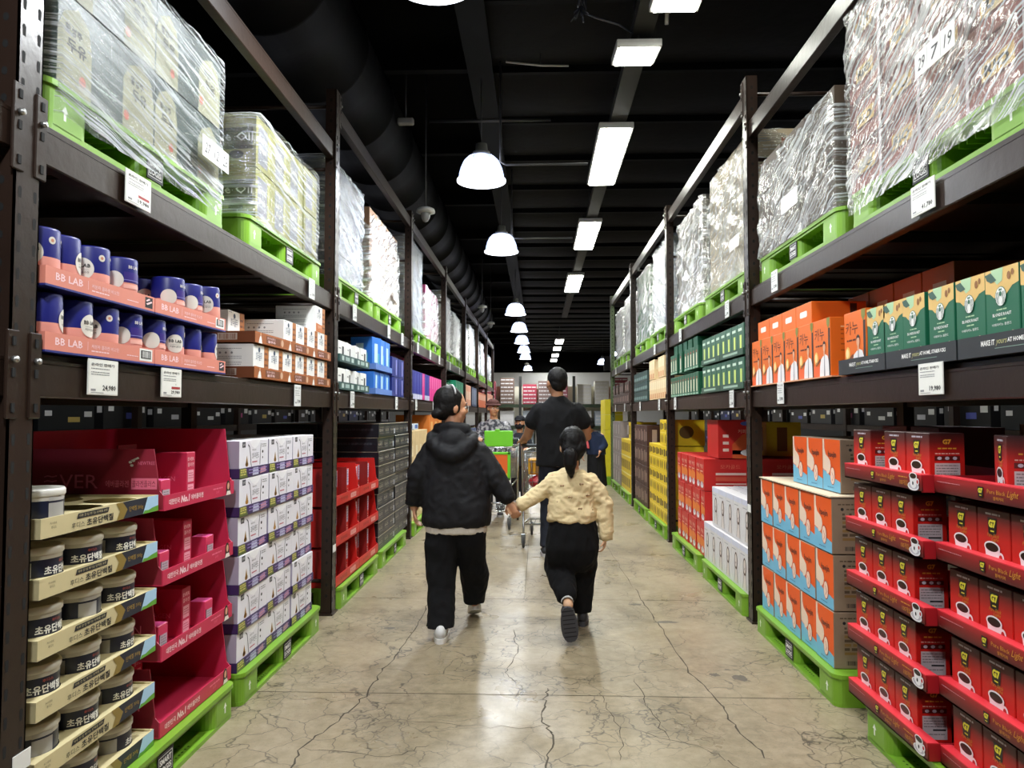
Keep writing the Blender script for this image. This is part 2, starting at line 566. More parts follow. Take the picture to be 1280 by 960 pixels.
def shade_material(emit, tint):
    m = bpy.data.materials.new('prismatic_shade')
    m.use_nodes = True
    nt = m.node_tree; b = nt.nodes['Principled BSDF']
    b.inputs['Base Color'].default_value = lin(tint) + [1]
    b.inputs['Roughness'].default_value = 0.25
    b.inputs['Emission Color'].default_value = lin(tint) + [1]
    b.inputs['Emission Strength'].default_value = emit
    tr = nt.nodes.new('ShaderNodeBsdfTransparent')
    mx = nt.nodes.new('ShaderNodeMixShader')
    # fine vertical ribbing of the acrylic
    tc = nt.nodes.new('ShaderNodeTexCoord'); n = nt.nodes.new('ShaderNodeTexNoise')
    mp = nt.nodes.new('ShaderNodeMapping'); mp.inputs['Scale'].default_value = (30, 30, 2)
    nt.links.new(tc.outputs['Object'], mp.inputs[0]); nt.links.new(mp.outputs[0], n.inputs['Vector'])
    r = nt.nodes.new('ShaderNodeMapRange'); r.inputs[3].default_value = 0.35; r.inputs[4].default_value = 0.75
    nt.links.new(n.outputs[0], r.inputs[0]); nt.links.new(r.outputs[0], mx.inputs[0])
    nt.links.new(tr.outputs[0], mx.inputs[1]); nt.links.new(b.outputs[0], mx.inputs[2])
    nt.links.new(mx.outputs[0], nt.nodes['Material Output'].inputs['Surface'])
    return m
SHADE = shade_material(1.0, '#b4c3f2')
RIM = emis('#eef4ff', 2.5)
_cap, _sh, _bu, _cb = bell_mesh()
BELL = Spec('pendant_lamp', _cap, 'pendant lamp', [('shade', _sh), ('bulb', _bu), ('cable', _cb)])
_cap, _sh, _bu, _cb = bell_mesh(up=1.68)
BELL_L = Spec('pendant_lamp', _cap, 'pendant lamp', [('shade', _sh), ('bulb', _bu), ('cable', _cb)])
_cap, _sh, _bu, _cb = bell_mesh(up=1.22)
BELL_R = Spec('pendant_lamp', _cap, 'pendant lamp', [('shade', _sh), ('bulb', _bu), ('cable', _cb)])
PEND = [(-3.4, ''), (0.2, ''), (3.7, '')] + [(y, '') for y in (7.0, 10.1, 16.5, 19.9, 23.2, 26.6, 29.8, 37.4)]
dist = ['large glowing bell pendant lamp closest overhead', 'glowing bell pendant lamp, next behind the large one',
        'small glowing bell lamp, highest of the distant column', 'small glowing bell lamp, second down the distant column',
        'small glowing bell lamp, third down the distant column', 'small glowing bell lamp, fourth down the distant column',
        'small glowing bell lamp, fifth down the distant column', 'small glowing bell lamp, lowest of the distant column by the white wall']
k = 0
for i, (yy, _) in enumerate(PEND):
    x = -0.54 if yy < 9 else -0.5
    if i < 3:
        lb = ('bell pendant lamp hanging above the camera, out of the picture', 'bell pendant lamp behind the camera', 'bell pendant lamp hanging just above the picture')[i % 3]
    else:
        lb = dist[k]; k += 1
    BELL.place((x, yy, 3.62), 0, lb, 'bell pendant lamps over the aisle')
    if yy < 60:
        ld = bpy.data.lights.new('pendant_light', 'SPOT')
        ld.energy = PENDANT_W; ld.color = (0.93, 0.97, 1.0); ld.shadow_soft_size = 0.12
        ld.spot_size = math.radians(165); ld.spot_blend = 0.5
        lo = bpy.data.objects.new('pendant_light', ld); COL.objects.link(lo)
        lo.location = (x, yy, 3.59)
# wires, rods and small ceiling things
PIPE = pm('#3b3b3e', 0.4)
def simple(name, mb, label, cat, group=None):
    o = mb.build(name); tag(o, label, cat, group); return o
for (xr, yy, zz, lb) in ((-0.36, 7.1, 3.84, 'thin dark conduit arm reaching right from the closest bell lamp'), (-0.36, 10.2, 3.86, 'thin dark conduit arm reaching right from the second bell lamp')):
    c = MB(); c.tube([(xr, yy, 4.9), (xr, yy, zz), (xr+0.05, yy, zz-0.03), (xr+0.85, yy, zz-0.03)], 0.012, PIPE, 8)
    simple('conduit', c, lb, 'conduit', 'conduit arms by the pendant lamps')
c = MB(); c.tube([(-1.2, 8.0, 4.62), (0.15, 8.0, 4.62)], 0.022, pm('#222224', 0.4), 8); c.tube([(-0.62, 8.0, 4.62), (-0.62, 8.0, 4.98)], 0.012, PIPE, 6)
simple('conduit', c, 'dark horizontal pipe crossing above the closest bell lamp', 'conduit')
c = MB(); c.box(-0.09, 0.09, -0.04, 0.04, -0.035, 0.035, pm('#8f8f8c', 0.5), 0.012); c.tube([(0, 0, 0.03), (0, 0, 0.66)], 0.008, PIPE, 6)
o = c.build('emergency_light'); o.location = (-1.46, 8.0, 4.62); tag(o, 'small grey emergency light hanging under the black ceiling', 'emergency light')
c = MB(); c.tube([(0.03, 6.9, 4.70), (0.03, 6.9, 4.86)], 0.004, PIPE, 5); c.tube([(-0.30, 6.9, 4.74), (0.03, 6.9, 4.70), (0.3, 6.9, 4.69)], 0.01, pm('#b9b7ac', 0.5), 6)
simple('cable', c, 'thin pale cable end lying across the black ceiling', 'cable')
def dome(loc, lb):
    b_ = MB(); b_.tube([(0, 0, 0.10), (0, 0, (5.3 if loc[0] < -0.6 else 4.62) - loc[2])], 0.008, PIPE, 6)
    b_.lathe([(0, 0.12), (0.05, 0.12), (0.10, 0.10), (0.11, 0.06), (0.05, 0.05)], (0, 0, 0), pm('#b8b8b6', 0.4), 20)
    b_.lathe([(0.055, 0.055), (0.05, 0.0), (0.03, -0.04), (0, -0.055)], (0, 0, 0), pm('#8d8d90', 0.2), 20)
    o = b_.build('dome_camera'); o.location = loc; tag(o, lb, 'security camera', 'ceiling dome cameras'); return o
dome((-1.28, 8.3, 3.62), 'white dome camera hanging left of the second bell lamp')
dome((-1.25, 16.5, 3.72), 'white dome camera hanging by the highest distant bell lamp')
dome((-1.25, 19.5, 3.72), 'white dome camera hanging by the second distant bell lamp')
dome((-0.5, 33.5, 3.6), 'tiny white dome camera above the far white wall')
# hanging cable bundle beside the tilted panel
c = MB()
rr_ = random.Random(3)
for k in range(5):
    p = [(0.33 + 0.02*math.sin(k + j*0.9) + 0.004*k, 5.4 + 0.01*k, 4.8 - 0.076*j) for j in range(6)]
    c.tube(p, 0.014, pm('#2c2f3a', 0.25), 6)
c.tube([(0.33, 5.4, 4.38), (0.45, 5.42, 4.34), (0.62, 5.5, 4.33), (0.74, 5.6, 4.31)], 0.008, pm('#2c2f3a', 0.25), 6)
for k in range(7):
    c.tube([(0.33, 5.4, 4.42), (0.33 + rr_.uniform(-.08, .08), 5.4 + rr_.uniform(-.05, .05), 4.34 + rr_.uniform(-.04, .05))], 0.008, pm('#2c2f3a', 0.25), 5)
simple('cable_bundle', c, 'glossy dark bundle of cables hanging beside the tilted panel light', 'cables')
c = MB(); c.tube([(0.98, 5.35, 4.9), (0.99, 5.55, 4.35)], 0.015, pm('#b0b0ae', 0.4), 8)
simple('hanger_rod', c, 'grey steel rod holding the end of the tilted panel light', 'rod')

# big black ventilation duct on the left
DUCT = pm('#060608', 0.6, spec=0.12, var=0.2, scale=2, bump=0.35, bscale=5)
d = MB()
prof = []
yy = 0.5
while yy < 26:
    prof += [(0.50, yy), (0.515, yy+0.01), (0.515, yy+0.06), (0.50, yy+0.07)]
    yy += 1.2
d.lathe(prof, (-2.05, 0, 4.72), DUCT, 40, axis='y')
simple('air_duct', d, 'large round black ventilation duct under the ceiling beside the storage rack', 'duct')

# ------------------------------------------------------------------ the storage racks
RACK = pm('#2a1e18', 0.34, var=0.3, scale=6, bump=0.10, bscale=25, spec=0.32)
RACK_G = pm('#5a6b4a', 0.4)
HOLE = pm('#050505', 0.9)
BOLT = pm('#a9a9a8', 0.3, metal=0.8)
PITCH = 3.09
LEFT_POSTS = [2.0 - PITCH, 1.965] + [2.0 + PITCH*i for i in range(1, 8)]
RIGHT_POSTS = [1.90 - PITCH, 1.90] + [4.99 + PITCH*i for i in range(4)]
Z1, Z2, Z3 = 1.548, 2.222, 3.29      # beam tops
BH = 0.13
FX = 1.41    # rack face distance from centre line

def upright(side, y, top, near):
    mb = MB()
    s = side
    x0, x1 = sorted((s*FX, s*(FX+0.075)))
    w = 0.05
    # C-section: web faces the aisle, two flanges point back
    mb.box(*sorted((s*FX, s*(FX+0.006))), y-w, y+w, 0.01, top, RACK)
    mb.box(x0, x1, y-w, y-w+0.005, 0.01, top, RACK)
    mb.box(x0, x1, y+w-0.005, y+w, 0.01, top, RACK)
    # foot plate
    mb.box(*sorted((s*(FX-0.012), s*(FX+0.11))), y-w-0.02, y+w+0.02, 0.0, 0.012, RACK)
    # slots in the web and the near flange
    if near:
        f = mb.face((s*FX, y - (w if s < 0 else -w), 0), (0, -s, 0) if s > 0 else (0, 1, 0), (0, 0, 1))
        g = mb.face((s*(FX+0.075) if s < 0 else s*FX, y-w, 0), (1, 0, 0), (0, 0, 1))
        n = int((top-0.1)/0.075)
        for k in range(n):
            z = 0.1 + 0.075*k
            for xx in (0.02, 0.08):
                f.poly([(xx-0.007, z+0.012), (xx-0.005, z-0.014), (xx+0.005, z-0.014), (xx+0.007, z+0.012), (xx+0.004, z+0.018), (xx-0.004, z+0.018)], HOLE, 1)
            g.ell(0.0375, z+0.03, 0.009, 0.012, HOLE, 1, 8)
    return mb

def beam(side, ya, yb, z, near):
    mb = MB(); s = side
    xf = FX + 0.012
    a, b = ya + 0.052, yb - 0.052
    # front face with a stepped top lip
    mb.box(*sorted((s*xf, s*(xf+0.05))), a, b, z-BH, z-0.03, RACK, 0.004)
    mb.box(*sorted((s*(xf+0.022), s*(xf+0.05))), a, b, z-0.03, z, RACK, 0.003)
    mb.box(*sorted((s*xf, s*(xf+0.05))), a, b, z-0.032, z-0.022, RACK)
    # end connectors hooked on the posts
    for yy in (ya + 0.045, yb - 0.045):
        mb.box(*sorted((s*(FX-0.006), s*(FX+0.004))), yy-0.024, yy+0.024, z-BH-0.06, z+0.05, RACK, 0.003)
        if near:
            for zz in (z-BH-0.03, z-0.065, z+0.02):
                mb.box(*sorted((s*(FX-0.009), s*(FX-0.006))), yy-0.006, yy+0.006, zz-0.012, zz+0.012, HOLE)
            mb.tube([(s*(FX-0.006), yy, z-0.03), (s*(FX-0.018), yy, z-0.03)], 0.009, BOLT, 8)
    # rear beam, and dark deck panels added to darken the shelf undersides
    q_ = a + 0.02
    while q_ < b - 0.3 and z < 3:
        mb.box(*sorted((s*(xf+0.05), s*(FX+1.02))), q_, min(q_+0.44, b-0.01), z-0.018, z-0.002, RACK)
        q_ += 0.485
    mb.box(*sorted((s*(FX+1.02), s*(FX+1.07))), a, b, z-BH, z, RACK)
    k = a + 0.25
    while k < b and z < 3:
        mb.box(*sorted((s*(xf+0.05), s*(FX+1.02))), k-0.02, k+0.02, z-0.06, z-0.02, RACK)
        k += 0.62
    return mb

def build_rack(side, posts, label, ends_green):
    root = bpy.data.objects.new('pallet_rack', None)
    COL.objects.link(root); root.location = (side*FX, posts[0], 0)
    tag(root, label, 'storage rack', 'steel storage racks along the aisle')
    def add(name, mb):
        o = mb.build(name, root); o.matrix_parent_inverse = root.matrix_world.inverted()
        o.location = (0, 0, 0)
        o.matrix_parent_inverse = Matrix.Translation((-side*FX, -posts[0], 0))
        return o
    for i, y in enumerate(posts):
        last = i == len(posts)-1
        m = upright(side, y, 3.66, y < 15)
        if last and ends_green:
            m.mats = [RACK_G if q is RACK else q for q in m.mats]
        add('upright', m)
        # rear post with diagonal braces
        r = MB()
        xa, xb = sorted((side*(FX+1.0), side*(FX+1.07)))
        r.box(xa, xb, y-0.045, y+0.045, 0, 3.62, RACK)
        for z in (0.22, 1.46, 2.14, 3.1, 3.55):
            r.tube([(side*(FX+0.07), y, z), (side*(FX+1.0), y, z)], 0.014, RACK, 6)
        add('rear_frame', r)
    for a, b in zip(posts, posts[1:]):
        for z in (Z1, Z2, (Z3 if side < 0 else Z3 + 0.07) if a < 4 else 3.60):
            add('beam', beam(side, a, b, z, a < 9))
    return root
build_rack(L, LEFT_POSTS, 'dark brown steel storage rack on the bell-lamp side, with blue tins on its middle shelf', False)
build_rack(R, RIGHT_POSTS, 'dark brown steel storage rack with red coffee boxes on its floor level', True)
# ------------------------------------------------------------------ goods: builders
def boxf(mb, w, d, h, m, z=0.0, y0=0.0, bev=0.002):
    """carton standing at z; returns its front, left, right and top faces to print on"""
    mb.box(-w/2, w/2, y0, y0+d, z, z+h, m, bev)
    return (mb.face((-w/2, y0, z), (1, 0, 0), (0, 0, 1)), mb.face((-w/2, y0+d, z), (0, -1, 0), (0, 0, 1)),
            mb.face((w/2, y0, z), (0, 1, 0), (0, 0, 1)), mb.face((-w/2, y0, z+h), (1, 0, 0), (0, 1, 0)))

def tray(mb, w, d, base, lip, m, minside=None, backh=None, t=0.004, sideh=None):
    """open cardboard tray: floor, front lip, side and back walls"""
    sd = sideh if sideh is not None else lip
    bk = backh if backh is not None else lip
    inn = minside or m
    mb.box(-w/2, w/2, 0, d, 0, base, m)
    mb.box(-w/2, w/2, 0, t, base, lip, m)
    mb.box(-w/2, -w/2+t, t, d-t, base, sd, m)
    mb.box(w/2-t, w/2, t, d-t, base, sd, m)
    mb.box(-w/2, w/2, d-t, d, base, bk, m)

# -- green plastic pallet, 1.26 along the aisle, 1.05 deep
GREEN = pm('#74a32a', 0.42, var=0.08, scale=5)
GREEN_D = pm('#2c4a0b', 0.8)
def pallet_spec():
    mb = MB(); w, d = 1.26, 1.05
    def rr(x0, x1, y0, y1, r, n=5):
        pts = []
        for cx, cy, a in ((x1-r, y0+r, -PI/2), (x1-r, y1-r, 0), (x0+r, y1-r, PI/2), (x0+r, y0+r, PI)):
            for i in range(n+1):
                th = a + PI/2*i/n
                pts.append((cx + r*math.cos(th), cy + r*math.sin(th)))
        return pts
    mb.prism(rr(-w/2, w/2, 0, d, 0.05), 0.118, 0.146, GREEN)
    mb.prism(rr(-w/2-0.008, w/2+0.008, -0.008, d+0.008, 0.055), 0.132, 0.15, GREEN)
    for cx, bw in ((-w/2+0.115, 0.23), (0, 0.17), (w/2-0.115, 0.23)):
        for cy, bd in ((0.1, 0.2), (d/2, 0.16), (d-0.1, 0.2)):
            mb.prism(rr(cx-bw/2, cx+bw/2, cy-bd/2, cy+bd/2, 0.045), 0.015, 0.12, GREEN)
    for y0, y1 in ((0.0, 0.16), (d/2-0.07, d/2+0.07), (d-0.16, d)):
        mb.prism(rr(-w/2, w/2, y0, y1, 0.04), 0.0, 0.018, GREEN)
    for x0, x1 in ((-w/2, -w/2+0.16), (w/2-0.16, w/2)):
        mb.box(x0, x1, 0.12, d-0.12, 0.0, 0.018, GREEN)
    # drain dots on the bottom runner
    f = mb.face((-w/2, 0, 0.018), (1, 0, 0), (0, 1, 0))
    for i in range(12):
        for j in range(3):
            x = 0.27 + 0.026*(i % 6) + (0.49 if i > 5 else 0)
            if 0.24 < x < 0.53 or 0.73 < x < 1.02:
                f.ell(x, 0.035+0.04*j, 0.006, 0.005, GREEN_D, 1, 6)
    # ribs seen through the openings
    for i in range(5):
        for c in (-0.27, 0.27):
            mb.box(c-0.11+0.05*i, c-0.104+0.05*i, 0.05, d-0.05, 0.09, 0.118, GREEN)
    fr = mb.face((-w/2, 0, 0), (1, 0, 0), (0, 0, 1))
    arrow = pm('#e6efe0', 0.5)
    for ax in (0.10, w-0.10):
        fr.poly([(ax-0.006, 0.045), (ax+0.006, 0.045), (ax+0.006, 0.07), (ax+0.016, 0.07), (ax, 0.092), (ax-0.016, 0.07), (ax-0.006, 0.07)], arrow, 1)
    pl = MB()
    pl.box(-0.058, 0.058, -0.003, 0.0, 0.028, 0.118, INK)
    g = pl.face((-0.058, -0.003, 0.028), (1, 0, 0), (0, 0, 1))
    for a in ((0.008, 0.010, 0.108, 0.012), (0.008, 0.078, 0.108, 0.080), (0.008, 0.010, 0.0105, 0.080), (0.1055, 0.010, 0.108, 0.080)):
        g.rect(a[0], a[1], a[2], a[3], WHITE, 1)
    g.text('SMART', 0.015, 0.048, 0.022, WHITE, 1, w=0.085, bold=0.03)
    g.text('LOGIS', 0.015, 0.018, 0.022, WHITE, 1, w=0.085, bold=0.03)
    return Spec('plastic_pallet', mb, 'pallet', [('name_plate', pl)])
PALLET = pallet_spec()

# -- stretch film
def film_material(name, milk=0.30, scale=(3, 3, 26), rot=0.5, tint='#e9eef0', seed=0.0, clear=0.62, rough=0.16, lo=0.3):
    m = bpy.data.materials.new(name)
    m.use_nodes = True
    nt = m.node_tree; N = nt.nodes; K = nt.links
    for n in list(N):
        if n.type == 'BSDF_PRINCIPLED': N.remove(n)
    out = N['Material Output']
    tc = N.new('ShaderNodeTexCoord')
    wp = N.new('ShaderNodeTexNoise'); wp.inputs['Scale'].default_value = 1.3; wp.inputs['Detail'].default_value = 2
    K.new(tc.outputs['Object'], wp.inputs['Vector'])
    wa = N.new('ShaderNodeVectorMath'); wa.operation = 'MULTIPLY_ADD'
    K.new(wp.outputs['Color'], wa.inputs[0]); wa.inputs[1].default_value = (0.05, 0.05, 0.05); K.new(tc.outputs['Object'], wa.inputs[2])
    m0 = N.new('ShaderNodeMapping'); m0.inputs['Rotation'].default_value = (0, rot, 0); K.new(wa.outputs[0], m0.inputs[0])
    mp = N.new('ShaderNodeMapping')
    mp.inputs['Scale'].default_value = scale
    mp.inputs['Location'].default_value = (seed, seed*1.7, seed*0.6)
    K.new(m0.outputs[0], mp.inputs[0])
    n1 = N.new('ShaderNodeTexNoise'); n1.inputs['Scale'].default_value = 2.4; n1.inputs['Detail'].default_value = 5; n1.inputs['Roughness'].default_value = 0.6
    n1.inputs['Distortion'].default_value = 0.12
    K.new(mp.outputs[0], n1.inputs['Vector'])
    n2 = N.new('ShaderNodeTexNoise'); n2.inputs['Scale'].default_value = 1.6; n2.inputs['Detail'].default_value = 3
    K.new(tc.outputs['Object'], n2.inputs['Vector'])
    bp = N.new('ShaderNodeBump'); bp.inputs['Strength'].default_value = 1.0; bp.inputs['Distance'].default_value = 0.035
    K.new(n1.outputs[0], bp.inputs['Height'])
    gl = N.new('ShaderNodeBsdfGlossy'); gl.inputs['Roughness'].default_value = rough; gl.inputs['Color'].default_value = (1, 1, 1, 1)
    K.new(bp.outputs[0], gl.inputs['Normal'])
    df = N.new('ShaderNodeBsdfDiffuse'); df.inputs['Color'].default_value = lin(tint) + [1]
    K.new(bp.outputs[0], df.inputs['Normal'])
    tr = N.new('ShaderNodeBsdfTransparent'); tr.inputs['Color'].default_value = (0.97, 0.98, 0.98, 1)
    # gathered ridges of film are milky; their highlights are painted white here too
    r = N.new('ShaderNodeValToRGB'); r.color_ramp.elements[0].position = 0.485; r.color_ramp.elements[1].position = 0.56
    r.color_ramp.elements[0].color = (milk*0.10,)*3 + (1,); r.color_ramp.elements[1].color = (min(1, milk*2.2),)*3 + (1,)
    K.new(n1.outputs[0], r.inputs[0])
    r2 = N.new('ShaderNodeMapRange'); r2.inputs[1].default_value = 0.35; r2.inputs[2].default_value = 0.65; r2.inputs[3].default_value = lo; r2.inputs[4].default_value = 1.0  # broad highlight regions painted into the whiteness of the streaks
    K.new(n2.outputs[0], r2.inputs[0])
    mu = N.new('ShaderNodeMath'); mu.operation = 'MULTIPLY'; K.new(r.outputs[0], mu.inputs[0]); K.new(r2.outputs[0], mu.inputs[1])
    m1 = N.new('ShaderNodeMixShader'); K.new(mu.outputs[0], m1.inputs[0]); K.new(tr.outputs[0], m1.inputs[1]); K.new(df.outputs[0], m1.inputs[2])
    m2 = N.new('ShaderNodeMixShader'); m2.inputs[0].default_value = 1 - clear; K.new(m1.outputs[0], m2.inputs[1]); K.new(gl.outputs[0], m2.inputs[2])
    K.new(m2.outputs[0], out.inputs['Surface'])
    return m

def film_shell(w, d, z0, z1, mat, seed, amp=0.012, skirt=0.05, step=0.03, topdrop=0.0, narrow=0.0):
    """film wrapped round a load: wavy skin over four sides and top; narrow pulls the top corners in"""
    mb = MB()
    per = []
    x0, x1, y0, y1 = -w/2, w/2, 0.0, d
    nxs, nys = max(4, int(w/step)), max(4, int(d/step/1.6))
    rad = 0.02
    for i in range(nxs): per.append((x0 + (x1-x0)*i/nxs, y0, 0, -1))
    for i in range(nys): per.append((x1, y0 + (y1-y0)*i/nys, 1, 0))
    for i in range(nxs): per.append((x1 - (x1-x0)*i/nxs, y1, 0, 1))
    for i in range(nys): per.append((x0, y1 - (y1-y0)*i/nys, -1, 0))
    nz = max(4, int((z1-z0+skirt)/step))
    vs, fs = [], []
    n = len(per)
    cx, cy = 0, d/2
    for k in range(nz+1):
        t = k/nz
        z = z0 - skirt + (z1-z0+skirt)*t
        for (x, y, nx_, ny_) in per:
            pull = 1 - narrow*max(0, t-0.75)*4*0.25
            px, py = cx + (x-cx)*pull, cy + (y-cy)*pull
            a = noise.noise(Vector((x*3.1 + seed, y*3.1, z*9.0 + x*4))) + 0.5*noise.noise(Vector((x*9 + seed, y*9, z*26 + x*14)))
            o_ = 0.008 + amp*(a+0.35)
            vs.append((px + nx_*o_, py + ny_*o_, z - topdrop*t*abs(noise.noise(Vector((x*2+seed, y*2, 3.3))))))
    for k in range(nz):
        for i in range(n):
            a, b = k*n + i, k*n + (i+1) % n
            fs.append((a, b, b+n, a+n))
    c = len(vs)
    top = nz*n
    for i in range(n):
        x, y, z = vs[top+i]
        vs.append((cx + (x-cx)*0.8, cy + (y-cy)*0.8, z1 + 0.006 + 0.02*noise.noise(Vector((x*6, y*6, seed)))))
    for i in range(n):
        fs.append((top+i, top+(i+1) % n, c+(i+1) % n, c+i))
    vs.append((cx, cy, z1 + 0.01)); e = len(vs)-1
    for i in range(n):
        fs.append((c+i, c+(i+1) % n, e))
    mb.add(vs, fs, mat, True)
    return mb

def date_card(text):
    mb = MB()
    mb.box(-0.13, 0.13, -0.001, 0, -0.045, 0.045, WHITE)
    f = mb.face((-0.13, -0.001, -0.045), (1, 0, 0), (0, 0, 1))
    f.rect(0.085, 0.0, 0.087, 0.09, GREY, 1); f.rect(0.172, 0.0, 0.174, 0.09, GREY, 1)
    for i, t in enumerate(text):
        f.text(t, 0.02 + 0.087*i, 0.02, 0.045, INK, 2, slant=0.2, w=0.045) if t else None
    return mb

def load(side, ya, yb, zb, h, carton, nx, nz, film, seed, label, depth=0.88, amp=0.012, card=None, card_at=(0, 0.2), skirt=0.004,
         ragged=None, group='film-wrapped pallet loads on the top shelf', narrow=0.0, step=0.03, fx=0.0, ny=1):
    """a film-wrapped load resting on its pallet; carton(w,d,h,i,k) returns the mesh builder of one carton"""
    w = yb - ya - 0.05 - 2*amp
    root = bpy.data.objects.new('wrapped_load', None); COL.objects.link(root)
    root.location = at(side, FX + 0.035 + fx, (ya+yb)/2, zb); root.rotation_euler = (0, 0, RZ[side])
    tag(root, label, 'wrapped goods', group)
    cw, chh, cd = w/nx, h/nz, depth/ny
    cache = {}
    for k in range(nz):
        for i in range(nx):
            if ragged and (i, k) in ragged:
                continue
            kk = (k % 2 if nz > 2 else k, i % 2)
            if kk not in cache:
                cache[kk] = carton(cw-0.006, depth-0.02, chh-0.004, i, k).mesh('carton')
            c = bpy.data.objects.new('carton', cache[kk]); COL.objects.link(c); c.parent = root
            c.location = (-w/2 + cw*(i+0.5), 0.006 + 0.004*((i*7+k*3) % 3), chh*k)
    f = film_shell(w, depth, 0.0, h + 0.005, film, seed, amp, skirt, step, 0.05 if narrow else 0, narrow).build('stretch_film', root)
    if card:
        c = date_card(card).build('date_card', root); c.location = (card_at[0], -0.028 - amp, card_at[1])
    return root

# -- round protein tins in cream slotted trays
def protein_tin():
    b = MB(); r = 0.083
    navy = pm('#1a2038', 0.35); cream = pm('#d9d0b8', 0.45)
    clearp = pm('#cfcac0', 0.2)
    b.lathe([(0, 0), (r*0.96, 0), (r, 0.004), (r, 0.014)], (0, 0, 0), pm('#8a6a3a', 0.4), 28)
    b.lathe([(r, 0.014), (r, 0.095)], (0, 0, 0), navy, 28)
    b.lathe([(r, 0.095), (r*1.0, 0.112)], (0, 0, 0), clearp, 28)
    # white text block printed round the tin, curved
    def wrap(a0, a1, z0, z1, m, rr=r+0.0006):
        n = 6
        vs = []
        for i in range(n+1):
            th = a0 + (a1-a0)*i/n
            vs += [(rr*math.cos(th), rr*math.sin(th), z0), (rr*math.cos(th), rr*math.sin(th), z1)]
        b.add(vs, [(2*i, 2*i+2, 2*i+3, 2*i+1) for i in range(n)], m, True)
    wrap(-PI*1.12, -PI*0.88, 0.02, 0.088, pm('#a9a7a6', 0.5))
    wrap(-PI*1.12, -PI*0.88, 0.094, 0.106, pm('#b9b7b4', 0.5))
    # curved lettering
    def ctext(t, a, z, h, m, wd, bold=0.02):
        vs, ps, W, H = text_geo(t, bold)
        ky = h/H; kx = wd/W
        out = []
        for x, y in vs:
            th = a + (x*kx - wd/2)/r
            out.append(((r+0.001)*math.cos(th), (r+0.001)*math.sin(th), z + y*ky))
        b.add(out, ps, m)
    ctext('초유단백질', -PI/2-0.1, 0.048, 0.026, WHITE, 0.115, 0.03)
    ctext('후디스', -PI/2, 0.080, 0.009, pm('#b4524a', 0.5), 0.035)
    ctext('colostrum protein', -PI/2-0.05, 0.036, 0.006, pm('#8d8f98', 0.5), 0.09)
    l = MB()
    l.lathe([(r*1.03, 0.108), (r*1.05, 0.112), (r*1.05, 0.124), (r*1.0, 0.130), (r*0.92, 0.130), (r*0.9, 0.125), (0, 0.125)], (0, 0, 0), pm('#d6d3ca', 0.3), 28)
    return Spec('protein_tin', b, 'tin', [('lid', l)])
TIN = protein_tin()

def tin_tray():
    mb = MB(); w, d = 0.65, 0.42
    cream = pm('#cdbf93', 0.6); dk = pm('#1c2130', 0.5); gold = pm('#8a7336', 0.4)
    tray(mb, w, d, 0.004, 0.058, cream, t=0.005)
    # slotted collar: frame between round openings, level with the lip
    r = 0.086
    cells = [(-0.205, 0.11), (0.0, 0.11), (0.205, 0.11), (-0.205, 0.31), (0.0, 0.31), (0.205, 0.31)]
    for cx, cy in cells:
        n = 24
        sq = []
        for i in range(n):
            th = 2*PI*i/n
            c_, s_ = math.cos(th), math.sin(th)
            k = 1/max(abs(c_), abs(s_))
            sq.append((cx + 0.1025*c_*k, cy + 0.10*s_*k))
        ci = [(cx + r*math.cos(2*PI*i/n), cy + r*math.sin(2*PI*i/n)) for i in range(n)]
        vs = [(x, y, 0.050) for x, y in sq] + [(x, y, 0.050) for x, y in ci]
        mb.add(vs, [(i, (i+1) % n, n + (i+1) % n, n+i) for i in range(n)], cream)
    mb.box(-w/2, -0.3075, 0.0, d, 0.0495, 0.0505, cream); mb.box(0.3075, w/2, 0.0, d, 0.0495, 0.0505, cream)
    f = mb.face((-w/2, 0, 0), (1, 0, 0), (0, 0, 1))
    f.poly([(0.42, 0), (0.60, 0), (0.60, 0.058), (0.40, 0.058), (0.43, 0.03)], dk, 1)
    f.poly([(0.38, 0.0), (0.42, 0.0), (0.445, 0.03), (0.415, 0.058), (0.375, 0.058), (0.40, 0.03)], gold, 2)
    f.poly([(0.545, 0), (0.65, 0), (0.65, 0.058), (0.575, 0.058)], pm('#a9cdea', 0.5), 3)
    f.poly([(0.545, 0), (0.65, 0), (0.65, 0.020), (0.61, 0.016), (0.58, 0.010), (0.555, 0.012)], pm('#5c9a2f', 0.5), 4)
    f.text('단백질 300g', 0.455, 0.018, 0.020, pm('#b08d3c', 0.4), 3, w=0.09)
    f.poly([(0.165, 0.036), (0.33, 0.036), (0.336, 0.052), (0.171, 0.052)], INK, 2)
    f.text('하루 한 컵 챙기는 단백질 보충', 0.175, 0.0405, 0.008, cream, 3, w=0.15)
    f.text('후디스', 0.14, 0.009, 0.017, INK, 2, w=0.065)
    f.text('초유단백질', 0.215, 0.007, 0.023, INK, 2, w=0.145, bold=0.02)
    f.text('FOODIS', 0.04, 0.037, 0.006, INK, 2); f.text('후디스', 0.045, 0.024, 0.008, INK, 2)
    s = mb.face((-w/2, d, 0), (0, -1, 0), (0, 0, 1))
    s.poly([(0.28, 0.034), (0.385, 0.034), (0.39, 0.05), (0.28, 0.05)], INK, 1)
    s.text('초유단백질', 0.24, 0.008, 0.022, INK, 1, w=0.145, bold=0.02)
    return Spec('cardboard_tray', mb, 'display tray')
TINTRAY = tin_tray()

